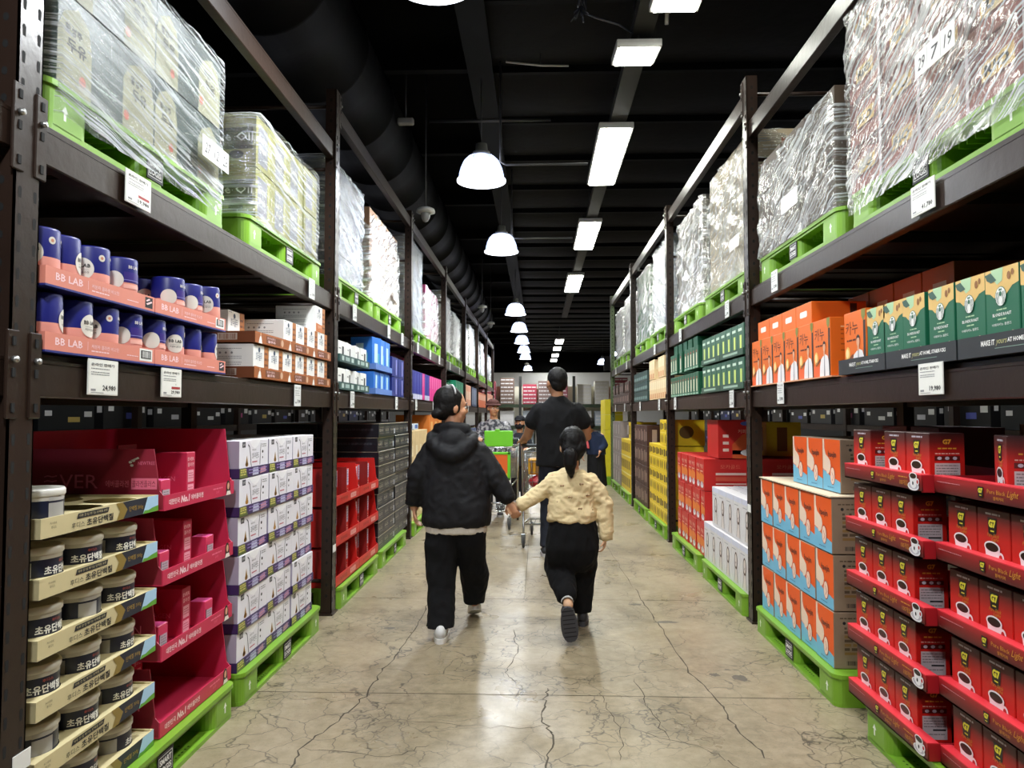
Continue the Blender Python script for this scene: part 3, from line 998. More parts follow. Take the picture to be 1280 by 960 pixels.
# -- pink collagen display trays
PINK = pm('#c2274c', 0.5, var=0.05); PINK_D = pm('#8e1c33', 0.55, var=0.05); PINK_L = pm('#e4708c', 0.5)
PINKW = pm('#f3cfd4', 0.5)
def collagen_tray(top=False):
    mb = MB(); w, d = 0.64, 0.56
    hs = 0.255 if not top else 0.30
    t = 0.005
    mb.box(-w/2, w/2, 0, d, 0, 0.005, PINK)
    mb.box(-w/2, w/2, 0, t, 0.005, 0.058, PINK)
    # side walls: notched down at the front
    for sx in (-1, 1):
        a, b = sorted((sx*w/2, sx*(w/2-t)))
        h = hs
        if top: h = 0.235 if sx < 0 else 0.30
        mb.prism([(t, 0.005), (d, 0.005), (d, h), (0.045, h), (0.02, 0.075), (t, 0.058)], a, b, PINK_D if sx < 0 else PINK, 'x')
    mb.box(-w/2, w/2, d-t, d, 0.005, hs, PINK)
    mb.box(-w/2+t, w/2-t, t, 0.03, 0.030, 0.034, PINK_L)
    f = mb.face((-w/2, 0, 0), (1, 0, 0), (0, 0, 1))
    f.text('대한민국', 0.035, 0.018, 0.022, PINKW, 1, w=0.085, bold=0.02)
    f.text('No.1', 0.13, 0.016, 0.028, PINKW, 1, w=0.07, bold=0.05, slant=0.15)
    f.text('에버콜라겐', 0.215, 0.018, 0.022, PINKW, 1, w=0.11, bold=0.02)
    f.lines(0.42, 0.52, (0.036,), 0.006, PINK_L, 1); f.text('김사랑', 0.45, 0.018, 0.011, PINK_L, 1)
    # little portrait printed at the far end of the lip: hair, face, shoulders
    hair = pm('#2d1a16', 0.5); skin = pm('#d8a184', 0.5)
    f.ell(0.575, 0.040, 0.019, 0.026, hair, 1); f.poly([(0.555, 0.0), (0.60, 0.0), (0.596, 0.045), (0.556, 0.045)], hair, 2)
    f.ell(0.575, 0.040, 0.0115, 0.016, skin, 3); f.poly([(0.55, 0.0), (0.603, 0.0), (0.592, 0.018), (0.562, 0.018)], pm('#e8dcd4', 0.5), 4)
    # EVER print on the side facing along the aisle
    s = mb.face((-w/2, d, 0), (0, -1, 0), (0, 0, 1))
    if top:
        s.text('VER', 0.15, 0.085, 0.052, PINK_L, 1, w=0.15)
        for k in range(3):
            s.line([(0.09, 0.092+0.018*k), (0.105, 0.096+0.018*k), (0.12, 0.092+0.018*k), (0.14, 0.096+0.018*k)], 0.005, PINK_L, 1)
        s.text('에버콜라겐', 0.33, 0.09, 0.026, PINK_L, 1, w=0.09)
        s.rect(0.43, 0.082, 0.53, 0.124, PINK_L, 1); s.text('콜라겐플러스', 0.434, 0.09, 0.026, PINK_D, 2, w=0.09)
        s.text('NEWTREE', 0.455, 0.175, 0.013, PINK_L, 1, w=0.065)
        for (dx, dy) in ((0, 0), (0.012, 0.006), (0.006, -0.012)):
            s.ell(0.425+dx, 0.185+dy, 0.007, 0.005, WHITE, 1, 8)
        s.poly([(0.425, 0.192), (0.455, 0.205), (0.46, 0.199), (0.435, 0.190)], WHITE, 1)
    else:
        s.text('EVER COLLAGEN', 0.12, 0.10, 0.035, PINK_L, 1, w=0.36)
    # inner divider with a collagen picture
    mb.box(-w/2+0.2, w/2-0.3, 0.30, 0.305, 0.005, hs*0.8, PINK_D)
    return Spec('cardboard_tray', mb, 'display tray')
COLLTRAY = collagen_tray(); COLLTRAY_T = collagen_tray(True)

def tall_collagen():
    mb = MB(); F, Lf, Rf, T = boxf(mb, 0.075, 0.24, 0.20, PINK)
    F.text('EVER', 0.008, 0.165, 0.014, PINKW, 1, w=0.055); F.text('콜라겐', 0.008, 0.140, 0.016, PINKW, 1, w=0.055)
    F.rect(0.01, 0.075, 0.062, 0.125, pm('#e9a9b6', .5), 1); F.rect(0.01, 0.015, 0.062, 0.065, pm('#e9a9b6', .5), 1)
    F.lines(0.014, 0.058, (0.11, 0.1, 0.09), 0.003, PINK, 2); F.lines(0.014, 0.058, (0.05, 0.04, 0.03), 0.003, PINK, 2)
    Lf.text('COLLAGEN', 0.05, 0.08, 0.02, PINK_L, 1, w=0.14)
    return Spec('collagen_box', mb, 'box')
def side_collagen():
    mb = MB(); F, Lf, Rf, T = boxf(mb, 0.06, 0.16, 0.17, PINK)
    F.text('NEW', 0.012, 0.145, 0.012, INK, 1, w=0.03, bold=.03); F.text('COLLA', 0.006, 0.115, 0.015, PINKW, 1, w=0.048); F.text('GEN', 0.006, 0.09, 0.018, PINKW, 1, w=0.045)
    F.ell(0.03, 0.06, 0.014, 0.014, INK, 1); F.ell(0.03, 0.06, 0.009, 0.009, PINK_L, 2)
    return Spec('collagen_box', mb, 'box')
def small_collagen():
    mb = MB(); F, Lf, Rf, T = boxf(mb, 0.075, 0.07, 0.105, pm('#cf3a60', .45))
    F.rect(0.014, 0.012, 0.068, 0.066, pm('#b9b4bb', 0.4), 1); F.rect(0.008, 0.012, 0.014, 0.07, INK, 1)
    F.lines(0.02, 0.064, (0.055, 0.045, 0.035, 0.025), 0.004, GREY, 2)
    T.rect(0.002, 0.002, 0.073, 0.068, pm('#ee5fa5', .4), 1)
    return Spec('collagen_box', mb, 'box')
CT, CS_, CSM = tall_collagen(), side_collagen(), small_collagen()

# -- white and purple chocolate-tea cartons
def white_carton():
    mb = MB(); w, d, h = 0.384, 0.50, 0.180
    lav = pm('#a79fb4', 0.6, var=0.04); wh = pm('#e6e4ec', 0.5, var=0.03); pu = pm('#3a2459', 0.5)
    F, Lf, Rf, T = boxf(mb, w-0.006, d, h-0.002, wh)
    W = w-0.006
    mb.box(-w/2, w/2, -0.004, d, 0.0, 0.046, pu)
    # lilac card on the ends
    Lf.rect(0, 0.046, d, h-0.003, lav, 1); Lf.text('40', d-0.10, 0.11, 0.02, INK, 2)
    G = mb.face((-w/2, -0.004, 0), (1, 0, 0), (0, 0, 1))
    G.poly([(0, 0), (0.10, 0), (0.075, 0.046), (0, 0.046)], pm('#5f6a34', .5), 1)
    G.lines(0.01, 0.08, (0.012, 0.024, 0.034), 0.007, pm('#c9c06a', .5), 2)
    G.poly([(0.16, 0.004), (0.24, 0.004), (0.235, 0.04), (0.165, 0.04)], pm('#b9bdd6', .5), 2)
    G.poly([(0.26, 0.006), (0.34, 0.012), (0.33, 0.04), (0.265, 0.036)], pm('#c98f9a', .5), 2)
    G.lines(0.11, 0.36, (0.015, 0.03), 0.006, pm('#8e7bb8', .5), 3)
    dk = pm('#33323f', .4); gd = pm('#a8792a', .5)
    F.rect(0.035, h-0.035, 0.075, h-0.008, dk, 1); F.text('담터', 0.042, h-0.029, 0.014, WHITE, 2, w=0.026)
    # two dark cord handles of the printed shopping bag, a pyramid, and the name
    F.line([(0.105, h-0.022), (0.125, h-0.035), (0.135, 0.11), (0.145, 0.06), (0.165, 0.012)], 0.006, dk, 2)
    F.line([(0.275, h-0.022), (0.268, 0.12), (0.262, 0.05)], 0.006, dk, 2)
    F.poly([(0.075, 0.055), (0.11, 0.055), (0.0925, 0.105)], gd, 1); F.ell(0.0925, 0.062, 0.018, 0.012, gd, 1, 10)
    F.text('HEXAGON', 0.16, 0.125, 0.008, dk, 2, w=0.05)
    F.text('호두아몬드', 0.158, 0.085, 0.03, pm('#55565e', .5), 2, w=0.09)
    F.rect(0.16, 0.066, 0.225, 0.072, pm('#c06a7a', .5), 2)
    F.lines(0.29, 0.35, (0.15, 0.14), 0.005, GREY, 1); F.ell(0.30, 0.115, 0.010, 0.008, INK, 1, 8); F.ell(0.30, 0.085, 0.006, 0.006, INK, 1, 8)
    F.poly([(0.12, h-0.002), (0.27, h-0.002), (0.24, h-0.03), (0.195, h-0.045), (0.15, h-0.03)], pm('#f3f2f6', .4), 1)
    return Spec('tea_carton', mb, 'carton')
WC = white_carton()

# -- collagen tins and their salmon trays
NAVY = pm('#171c72', 0.4, var=0.05); SALM = pm('#d58270', 0.5, var=0.04); SALM_C = pm('#e79c8e', 0.45)
def blue_tin(variant=0):
    b = MB(); r = 0.062; H = 0.165
    b.lathe([(0, 0), (r*0.97, 0), (r, 0.004), (r, 0.078)], (0, 0, 0), SALM_C, 28)
    b.lathe([(r, 0.078), (r, H-0.006), (r*0.97, H), (r*0.9, H), (0, H-0.004)], (0, 0, 0), NAVY, 28)
    R_ = r + 0.0008
    def curve_poly(pts, a, m, k=1):
        b.add([((R_+0.0005*k)*math.cos(a + x/r), (R_+0.0005*k)*math.sin(a + x/r), z) for x, z in pts], [tuple(range(len(pts)))], m, True)
    def strip(x0, x1, z0, z1, a, m, k=1, n=8):
        vs = []
        for i in range(n+1):
            x = x0 + (x1-x0)*i/n
            for z in (z0, z1): vs.append(((R_+0.0005*k)*math.cos(a+x/r), (R_+0.0005*k)*math.sin(a+x/r), z))
        b.add(vs, [(2*i, 2*i+2, 2*i+3, 2*i+1) for i in range(n)], m, True)
    def ctext(t, x, z, h, a, m, wd, bold=0.0, k=2):
        vs, ps, W, H_ = text_geo(t, bold)
        b.add([((R_+0.0005*k)*math.cos(a + (x + px*wd/W)/r), (R_+0.0005*k)*math.sin(a + (x + px*wd/W)/r), z + py*h/H_) for px, py in vs], ps, m)
    def disc(cx, cz, rad, a, m, k=1, n=24):
        vs = []
        for i in range(n+1):
            q = -math.cos(PI*i/n); x = cx + rad*q; hh = rad*math.sqrt(max(0, 1-q*q))
            for z in (cz-hh, cz+hh): vs.append(((R_+0.0005*k)*math.cos(a + x/r), (R_+0.0005*k)*math.sin(a + x/r), z))
        b.add(vs, [(2*i, 2*i+2, 2*i+3, 2*i+1) for i in range(n)], m, True)
    a = -PI/2 + (-0.75, 0.45, 0.15)[variant]
    cream = pm('#ddd9cf', 0.5)
    if variant < 2:
        disc(-0.012, 0.088, 0.036, a, cream, 1)
        ctext('BB LAB', -0.038, 0.092, 0.012, a, INK, 0.052, 0.02, 3)
        ctext('저분자 콜라겐', -0.034, 0.072, 0.008, a, INK, 0.044, 0, 3)
        strip(-0.034, 0.010, 0.084, 0.085, a, GREY, 2)
        disc(0.048, 0.128, 0.011, a, cream, 1); disc(0.048, 0.128, 0.005, a, pm('#c98a6a', .5), 2, 10)
        ctext('BB LAB', 0.085, 0.128, 0.009, a, cream, 0.035, 0.02)
        strip(0.085, 0.13, 0.118, 0.120, a, pm('#7a7fc0', .5), 1)
    else:
        ctext('BB LAB', -0.035, 0.128, 0.011, a, cream, 0.042, 0.02)
        strip(-0.05, 0.035, 0.080, 0.115, a, pm('#3a2a7e', .4), 1)
        strip(-0.05, 0.035, 0.086, 0.088, a, pm('#8f8fd0', .4), 2)
        strip(-0.05, 0.03, 0.058, 0.072, a, pm('#efb6aa', .4), 1)
        disc(-0.08, 0.085, 0.03, a, cream, 1)
    return Spec('collagen_tin', b, 'tin')
BT = [blue_tin(i) for i in range(3)]

def bb_tray(w, code):
    mb = MB(); d = 0.46
    tray(mb, w, d, 0.004, 0.052, SALM, t=0.004)
    mb.box(-w/2, w/2, -0.0005, d, -0.006, 0.0, pm('#1f2677', .5))
    f = mb.face((-w/2, 0, 0), (1, 0, 0), (0, 0, 1))
    k = w/0.6
    f.text('BB LAB', 0.045*k, 0.017, 0.022, PINKW, 1, w=0.13*k, bold=0.015)
    f.rect(0.20*k, 0.014, 0.2015*k, 0.042, PINKW, 1)
    f.text('저분자 콜라겐 비오틴', 0.22*k, 0.022, 0.013, PINKW, 1, w=0.15*k); f.lines(0.22*k, 0.32*k, (0.012,), 0.004, PINKW, 1)
    f.lines(0.42*k, 0.49*k, (0.016,), 0.003, PINKW, 1)
    if code:
        f.rect(0.50*k, 0.005, 0.585*k, 0.048, WHITE, 1); f.rect(0.508*k, 0.013, 0.575*k, 0.042, INK, 2)
        f.bars(0.515*k, 0.016, 0.57*k, 0.039, WHITE, 14, 4)
    else:
        f.rect(0.535*k, 0.008, 0.585*k, 0.046, INK, 1)
        f.poly([(0.54*k, 0.022), (0.575*k, 0.034), (0.583*k, 0.030), (0.55*k, 0.018)], PINKW, 2); f.poly([(0.54*k, 0.034), (0.56*k, 0.042), (0.568*k, 0.038), (0.546*k, 0.030)], PINKW, 2)
    return Spec('cardboard_tray', mb, 'display tray')
BBT = {(w, c): bb_tray(w, c) for w in (0.60, 0.61) for c in (0, 1)}

# -- brown-and-white grain tea boxes and trays
BRN = pm('#9a531f', 0.5); BRN_D = pm('#713a17', 0.55)
def tea_box():
    mb = MB(); w, d, h = 0.205, 0.26, 0.165
    F, Lf, Rf, T = boxf(mb, w, d, h, WHITE)
    F.rect(w*0.70, 0, w, h, pm('#a9672b', .5), 1); F.lines(w*0.72, w, (0.03, 0.06, 0.09, 0.12), 0.012, BRN_D, 2)
    F.poly([(0.01, 0.0), (w*0.7, 0.0), (w*0.7, 0.05), (0.01, 0.055)], pm('#c4713c', .5), 2)
    F.text('담터', 0.05, 0.025, 0.018, pm('#e6c8b2', .5), 3, w=0.07)
    F.ell(0.075, h-0.025, 0.014, 0.013, pm('#33435c', .5), 2)
    F.text('호두율무', 0.03, 0.085, 0.042, pm('#2f4a6d', .5), 2, w=0.085)
    F.lines(0.008, 0.04, (h-0.01,), 0.004, GREY, 2)
    for X, dd in ((Lf, d),):
        X.lines(dd-0.21, dd-0.06, (0.14, 0.10, 0.09, 0.07, 0.06, 0.04, 0.03), 0.003, GREY, 1, seed=4)
        for k in range(4): X.ell(dd-0.20+0.03*k, 0.12, 0.006, 0.006, GREY, 1, 8)
    return Spec('tea_box', mb, 'box')
TB = tea_box()
def tea_tray():
    mb = MB(); w, d = 0.448, 0.56
    tray(mb, w, d, 0.004, 0.056, pm('#9a5a24', .5), t=0.004)
    f = mb.face((-w/2, 0, 0), (1, 0, 0), (0, 0, 1))
    f.rect(0, 0, w, 0.056, BRN, 1)
    # printed walker figure and name plate
    f.poly([(0.045, 0.0), (0.095, 0.0), (0.085, 0.03), (0.075, 0.042), (0.06, 0.03)], WHITE, 2); f.ell(0.073, 0.046, 0.006, 0.008, pm('#e0b48c', .5), 3, 10)
    f.rect(0.15, 0.008, 0.36, 0.048, BRN_D, 2); f.text('호두아몬드', 0.165, 0.03, 0.013, PINKW, 3, w=0.12); f.text('율무차', 0.175, 0.012, 0.014, PINKW, 3, w=0.11, bold=.02)
    f.ell(0.392, 0.028, 0.02, 0.02, pm('#c9a58a', .5), 2, 12)
    f.lines(0.0, w, (0.048, 0.004), 0.004, pm('#b5652a', .5), 2)
    s = mb.face((-w/2, d, 0), (0, -1, 0), (0, 0, 1))
    s.rect(0, 0, d, 0.056, BRN_D, 1); s.rect(d-0.19, 0.012, d-0.09, 0.046, pm('#b9a99c', .5), 2); s.bars(d-0.185, 0.015, d-0.095, 0.043, BRN_D, 18, 3)
    s.text('호두 아몬드 율무차', d-0.37, 0.02, 0.016, pm('#c99a6e', .5), 2, w=0.14)
    return Spec('cardboard_tray', mb, 'display tray')
TT = tea_tray()

# -- red ginseng style display and black cartons (bay behind the first post)
RED = pm('#c01b16', 0.45, var=0.06); RED_D = pm('#7e120e', 0.5)
def red_display():
    mb = MB(); w, d = 0.68, 0.5
    t = 0.005; hs = 0.265
    mb.box(-w/2, w/2, 0, d, 0, 0.005, RED); mb.box(-w/2, w/2, 0, t, 0, 0.075, RED)
    for sx in (-1, 1):
        a, b = sorted((sx*w/2, sx*(w/2-t)))
        mb.prism([(t, 0.005), (d, 0.005), (d, hs), (0.04, hs), (0.02, 0.09), (t, 0.075)], a, b, RED, 'x')
    mb.box(-w/2, w/2, d-t, d, 0, hs, RED)
    mb.box(-0.004, 0.004, 0.02, d-t, 0.005, hs-0.01, RED_D)
    f = mb.face((-w/2, 0, 0), (1, 0, 0), (0, 0, 1))
    f.text('프리미엄', 0.12, 0.028, 0.024, pm('#5c0e0b', .5), 1, w=0.18); f.rect(0.40, 0.02, 0.56, 0.055, pm('#e3a5a0', .5), 1); f.text('홍삼정', 0.42, 0.027, 0.02, RED, 2, w=0.12)
    return Spec('cardboard_tray', mb, 'display tray')
RDISP = red_display()
def red_pack():
    mb = MB(); F, Lf, Rf, T = boxf(mb, 0.09, 0.30, 0.225, RED)
    F.rect(0.03, 0.10, 0.075, 0.22, pm('#c9bfd8', .4), 1); F.lines(0.034, 0.07, (0.2, 0.18, 0.16, 0.14, 0.12), 0.006, pm('#8c7fae', .5), 2)
    F.rect(0.03, 0.02, 0.07, 0.08, pm('#a32018', .4), 1); F.lines(0.034, 0.066, (0.07, 0.05, 0.035), 0.006, pm('#e6c7c2', .5), 2)
    return Spec('ginseng_box', mb, 'box')
RP = red_pack()
def black_carton(w=0.76, d=0.55, h=0.125):
    mb = MB(); F, Lf, Rf, T = boxf(mb, w, d, h, pm('#14151e', .35, var=0.15))
    for k in range(3):
        x = 0.02 + k*(w/3)
        F.rect(x, 0.02, x+w/3-0.03, h-0.03, pm('#2c2c36', .4), 1)
        F.text('BLACK', x+0.02, 0.05, 0.025, pm('#b0a792', .4), 2, w=w/3-0.10); F.lines(x+0.02, x+w/3-0.06, (0.03, 0.085), 0.006, pm('#77705f', .4), 2, seed=k)
    F.rect(0, h-0.006, w, h-0.001, pm('#b8ae98', .4), 2); F.rect(0, 0.001, w, 0.005, pm('#060608', .4), 2); Lf.rect(0, h-0.006, d, h-0.001, pm('#8a8272', .4), 2)
    F.rect(w-0.07, 0.02, w-0.02, 0.07, pm('#a9adb8', .5), 3)
    Lf.lines(0.05, d-0.05, (0.06, 0.07), 0.008, pm('#3c3c46', .4), 1)
    return Spec('black_carton', mb, 'carton')
BC = black_carton()

# generic carton families further away: colour, label patches
def plain_carton(w, d, h, base, patches=(), name='carton', cat='carton', title=None, tcol=WHITE, bands=(), side=None):
    mb = MB(); F, Lf, Rf, T = boxf(mb, w, d, h, base)
    if side is not None:
        Lf.rect(0.001, 0.001, d-0.001, h-0.001, side, 1); Rf.rect(0.001, 0.001, d-0.001, h-0.001, side, 1)
    for (z0, z1, m) in bands:
        F.rect(0.001, z0*h, w-0.001, z1*h, m, 1)
        if side is None:
            Rf.rect(0.001, z0*h, d-0.001, z1*h, m, 1); Lf.rect(0.001, z0*h, d-0.001, z1*h, m, 1)
    for (x0, y0, x1, y1, m) in patches:
        F.rect(x0*w, y0*h, x1*w, y1*h, m, 2)
        if side is None:
            Lf.rect(x0*d, y0*h, x1*d, y1*h, m, 2); Rf.rect(x0*d, y0*h, x1*d, y1*h, m, 2)
    if title:
        F.text(title[0], title[1]*w, title[2]*h, title[3]*h, tcol, 3, w=title[4]*w)
    return Spec(name, mb, cat)

# -- red coffee boxes: dark brown to red print with a cup
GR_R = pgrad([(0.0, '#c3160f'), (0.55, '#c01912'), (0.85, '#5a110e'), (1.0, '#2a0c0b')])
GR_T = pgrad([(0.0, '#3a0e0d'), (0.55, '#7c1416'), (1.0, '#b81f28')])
YEL = pm('#d9cf3a', .5); GOLD = pm('#c98a2c', .5); CUPW = pm('#e9e7ea', .35); CUPS = pm('#b9b4c0', .4); COF = pm('#1a0d08', .3)
def cup(F, cx, cy, s, l=2):
    F.ell(cx-0.004*s, cy-0.012*s, 0.040*s, 0.016*s, CUPW, l); F.ell(cx-0.004*s, cy-0.010*s, 0.034*s, 0.012*s, CUPS, l+1)
    F.poly([(cx-0.028*s, cy+0.026*s), (cx+0.026*s, cy+0.022*s), (cx+0.018*s, cy-0.012*s), (cx+0.006*s, cy-0.019*s), (cx-0.010*s, cy-0.018*s), (cx-0.022*s, cy-0.006*s)], CUPW, l+2)
    F.ell(cx+0.028*s, cy+0.006*s, 0.011*s, 0.012*s, CUPW, l+1, 14); F.ell(cx+0.028*s, cy+0.006*s, 0.006*s, 0.007*s, pm('#b01a14', .5), l+2, 12)
    F.ell(cx-0.001*s, cy+0.025*s, 0.028*s, 0.013*s, CUPW, l+3); F.ell(cx-0.001*s, cy+0.025*s, 0.023*s, 0.0095*s, COF, l+4)
    F.ell(cx-0.002*s, cy-0.001*s, 0.005*s, 0.007*s, INK, l+4, 10)
def g7(F, cx, cy, s, l=2):
    F.poly([(cx-0.018*s, cy+0.018*s), (cx+0.018*s, cy+0.018*s), (cx+0.015*s, cy-0.018*s), (cx+0.005*s, cy-0.024*s), (cx-0.015*s, cy-0.020*s)], pm('#140b0a', .4), l)
    F.text('G7', cx-0.014*s, cy-0.006*s, 0.019*s, YEL, l+1, w=0.028*s, bold=0.06)
    F.rect(cx-0.007*s, cy-0.015*s, cx+0.007*s, cy-0.012*s, YEL, l+1)
def coffee_box():
    mb = MB(); w, d, h = 0.166, 0.125, 0.205
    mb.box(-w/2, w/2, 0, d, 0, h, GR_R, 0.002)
    F = mb.face((-w/2, 0, 0), (1, 0, 0), (0, 0, 1)); Rf = mb.face((w/2, 0, 0), (0, 1, 0), (0, 0, 1)); Lf = mb.face((-w/2, d, 0), (0, -1, 0), (0, 0, 1))
    F.lines(0.045, 0.12, (h-0.018,), 0.006, CUPS, 1, seed=2)
    g7(F, 0.08, 0.155, 1.35)
    F.text('Pure Black', 0.052, 0.118, 0.012, GOLD, 2, w=0.06, slant=0.3); F.text('Light', 0.075, 0.104, 0.013, GOLD, 3, w=0.035, slant=0.3)
    F.poly([(0.072, 0.085), (0.088, 0.085), (0.086, 0.103), (0.076, 0.103)], pm('#d0683a', .5), 1)
    cup(F, 0.080, 0.050, 1.45)
    for Q in (Rf, Lf):
        Q.text('G7', 0.047, 0.165, 0.018, GOLD, 2, w=0.030, bold=0.05)
        Q.lines(0.03, 0.095, (0.148,), 0.005, GOLD, 1, seed=3); Q.lines(0.02, 0.105, (0.130,), 0.004, pm('#d8a59c', .5), 1, seed=4)
        Q.rect(0.018, 0.107, 0.107, 0.124, pm('#5a0d0b', .5), 1)
        for k in range(3): Q.ell(0.035+0.027*k, 0.1155, 0.008, 0.006, CUPS, 2, 8)
        Q.rect(0.018, 0.012, 0.107, 0.098, pm('#c2b4b6', .5), 1)
        Q.lines(0.023, 0.10, (0.088, 0.078, 0.068, 0.058, 0.03), 0.003, pm('#6f6566', .6), 2, seed=5)
        Q.rect(0.055, 0.044, 0.102, 0.050, INK, 2)
    return Spec('coffee_box', mb, 'box')
CB = coffee_box()
def coffee_tray():
    mb = MB(); w, d = 0.655, 0.46
    mb.box(-w/2, w/2, 0, d, 0, 0.005, RED_D)
    tr_in = pm('#a3141f', .5); edge = pm('#d8303c', .5)
    t = 0.006
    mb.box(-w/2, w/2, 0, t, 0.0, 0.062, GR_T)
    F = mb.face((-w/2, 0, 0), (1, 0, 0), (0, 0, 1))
    mb.box(-w/2, -w/2+t, t, d, 0.0, 0.062, tr_in); mb.box(w/2-t, w/2, t, d, 0.0, 0.062, tr_in); mb.box(-w/2, w/2, d-t, d, 0, 0.062, tr_in)
    mb.box(-w/2, w/2, -0.001, 0.04, 0.060, 0.064, edge)
    F.o = Vector((-w/2, -0.0012, 0))
    F.lines(0.02, 0.16, (0.042,), 0.0025, pm('#c98088', .5), 1, seed=1)
    g7(F, 0.275, 0.034, 0.85)
    F.text('Pure Black', 0.31, 0.032, 0.013, GOLD, 2, w=0.09); F.text('Light', 0.405, 0.024, 0.026, GOLD, 2, w=0.05, slant=0.35); F.text('블랙커피', 0.34, 0.014, 0.011, GOLD, 2, w=0.05)
    F.lines(0.49, 0.56, (0.044,), 0.004, GOLD, 2, seed=2); F.text('100개입', 0.50, 0.016, 0.020, GOLD, 2, w=0.06)
    cup(F, 0.605, 0.030, 1.0)
    return Spec('cardboard_tray', mb, 'display tray')
CTR = coffee_tray()

# -- orange / sky-blue cartons with a bottle-shaped drawing, kraft sides
OR_ = pm('#e5560b', .5, var=0.04); SKY = pm('#6fb4d4', .5); CRM = pm('#e8cdb6', .6)
def haejin_carton():
    mb = MB(); w, d, h = 0.222, 0.52, 0.266
    F, Lf, Rf, T = boxf(mb, w, d, h, pm('#8f7b66', .8, var=0.1))
    F.rect(0.0015, 0.0015, w-0.0015, h-0.0015, OR_, 1)
    # sky blue slope at the bottom
    F.poly([(0.0015, 0.0015), (w-0.0015, 0.0015), (w-0.0015, 0.055), (0.17, 0.066), (0.10, 0.075), (0.05, 0.095), (0.0015, 0.105)], SKY, 2)
    # cream flowing shape down the left, with a pale bear-like lump
    F.poly([(0.0015, h-0.0015), (0.022, h-0.0015), (0.024, 0.215), (0.040, 0.185), (0.075, 0.170), (0.098, 0.155), (0.105, 0.13), (0.095, 0.105), (0.08, 0.09), (0.055, 0.085), (0.045, 0.10), (0.0015, 0.11)], CRM, 3)
    F.ell(0.128, 0.080, 0.031, 0.046, pm('#9c3a2a', .5), 4); F.ell(0.128, 0.080, 0.027, 0.042, pm('#f0cdb9', .5), 5)
    F.line([(0.12, 0.10), (0.14, 0.075), (0.125, 0.055)], 0.003, pm('#9c3a2a', .5), 6)
    F.text('haejin', 0.075, 0.165, 0.04, INK, 4, w=0.10, bold=0.01)
    F.lines(0.06, 0.15, (0.018,), 0.005, pm('#3f7fa4', .5), 3, seed=6)
    for Q in (Rf,):
        dk = pm('#574633', .7)
        Q.lines(0.03, 0.22, (0.235,), 0.006, dk, 1, seed=7); Q.ell(0.05, 0.215, 0.008, 0.008, INK, 1, 8); Q.lines(0.07, 0.2, (0.212,), 0.006, dk, 1, seed=8)
        for k in range(5): Q.rect(0.05+0.033*k, 0.186, 0.062+0.033*k, 0.196, dk, 1)
        for j in range(6):
            Q.lines(0.05, 0.16, (0.165-0.02*j,), 0.013, pm('#8a6a3a', .7) if j % 2 else dk, 1, seed=10+j)
        Q.bars(0.06, 0.016, 0.11, 0.036, INK, 12, 1)
    return Spec('paper_carton', mb, 'carton')
HC = haejin_carton()

# -- orange coffee sticks with a printed person, green capsule boxes
ORB = pm('#de6814', .5, var=0.04); ORB2 = pm('#a93a0b', .55)
def orange_box():
    mb = MB(); w, d, h = 0.232, 0.30, 0.285
    F, Lf, Rf, T = boxf(mb, w, d, h, ORB)
    skin = pm('#d9a07e', .5)
    F.rect(w-0.028, 0, w-0.004, h*0.82, pm('#2a1c14', .5), 1)
    F.poly([(w-0.045, h), (w-0.005, h), (w-0.005, h-0.03), (w-0.025, h-0.055), (w-0.045, h-0.03)], pm('#7c7a2c', .5), 2)
    F.text('카누', 0.02, h-0.105, 0.062, pm('#5c2408', .5), 2, w=0.13); F.lines(0.03, 0.13, (h-0.135,), 0.008, pm('#5c2408', .5), 2, seed=1)
    # person in a white shirt holding a cup
    F.poly([(0.085, 0.0), (0.215, 0.0), (0.21, 0.07), (0.195, 0.098), (0.16, 0.108), (0.135, 0.10), (0.105, 0.085), (0.09, 0.05)], pm('#e4dfe0', .5), 3)
    F.poly([(0.145, 0.0), (0.16, 0.0), (0.158, 0.10), (0.150, 0.10)], pm('#8b8890', .5), 4)
    F.poly([(0.142, 0.10), (0.162, 0.10), (0.160, 0.125), (0.145, 0.125)], skin, 4)
    F.ell(0.153, 0.142, 0.016, 0.022, skin, 5); F.poly([(0.134, 0.145), (0.140, 0.168), (0.155, 0.175), (0.170, 0.166), (0.173, 0.145), (0.165, 0.158), (0.150, 0.160), (0.142, 0.157)], pm('#1d1411', .5), 6)
    F.ell(0.04, 0.092, 0.026, 0.034, pm('#e9b35a', .5), 3); F.ell(0.036, 0.095, 0.015, 0.022, pm('#f2d9a0', .5), 4)
    F.line([(0.03, 0.06), (0.07, 0.072), (0.10, 0.085)], 0.014, pm('#7a3f1e', .5), 3)
    F.poly([(0.0, 0.0), (0.09, 0.0), (0.085, 0.05), (0.0, 0.055)], pm('#e9622f', .5), 2)
    for Q in (Rf, Lf):
        Q.lines(0.05, 0.22, (0.22, 0.20, 0.175, 0.15, 0.12), 0.006, pm('#a5490f', .6), 1, seed=3); Q.lines(0.18, 0.26, (0.13,), 0.01, INK, 2, seed=5); Q.lines(0.05, 0.12, (0.235,), 0.007, pm('#f0b98c', .6), 1, seed=9)
    return Spec('coffee_box', mb, 'box')
OB = orange_box()
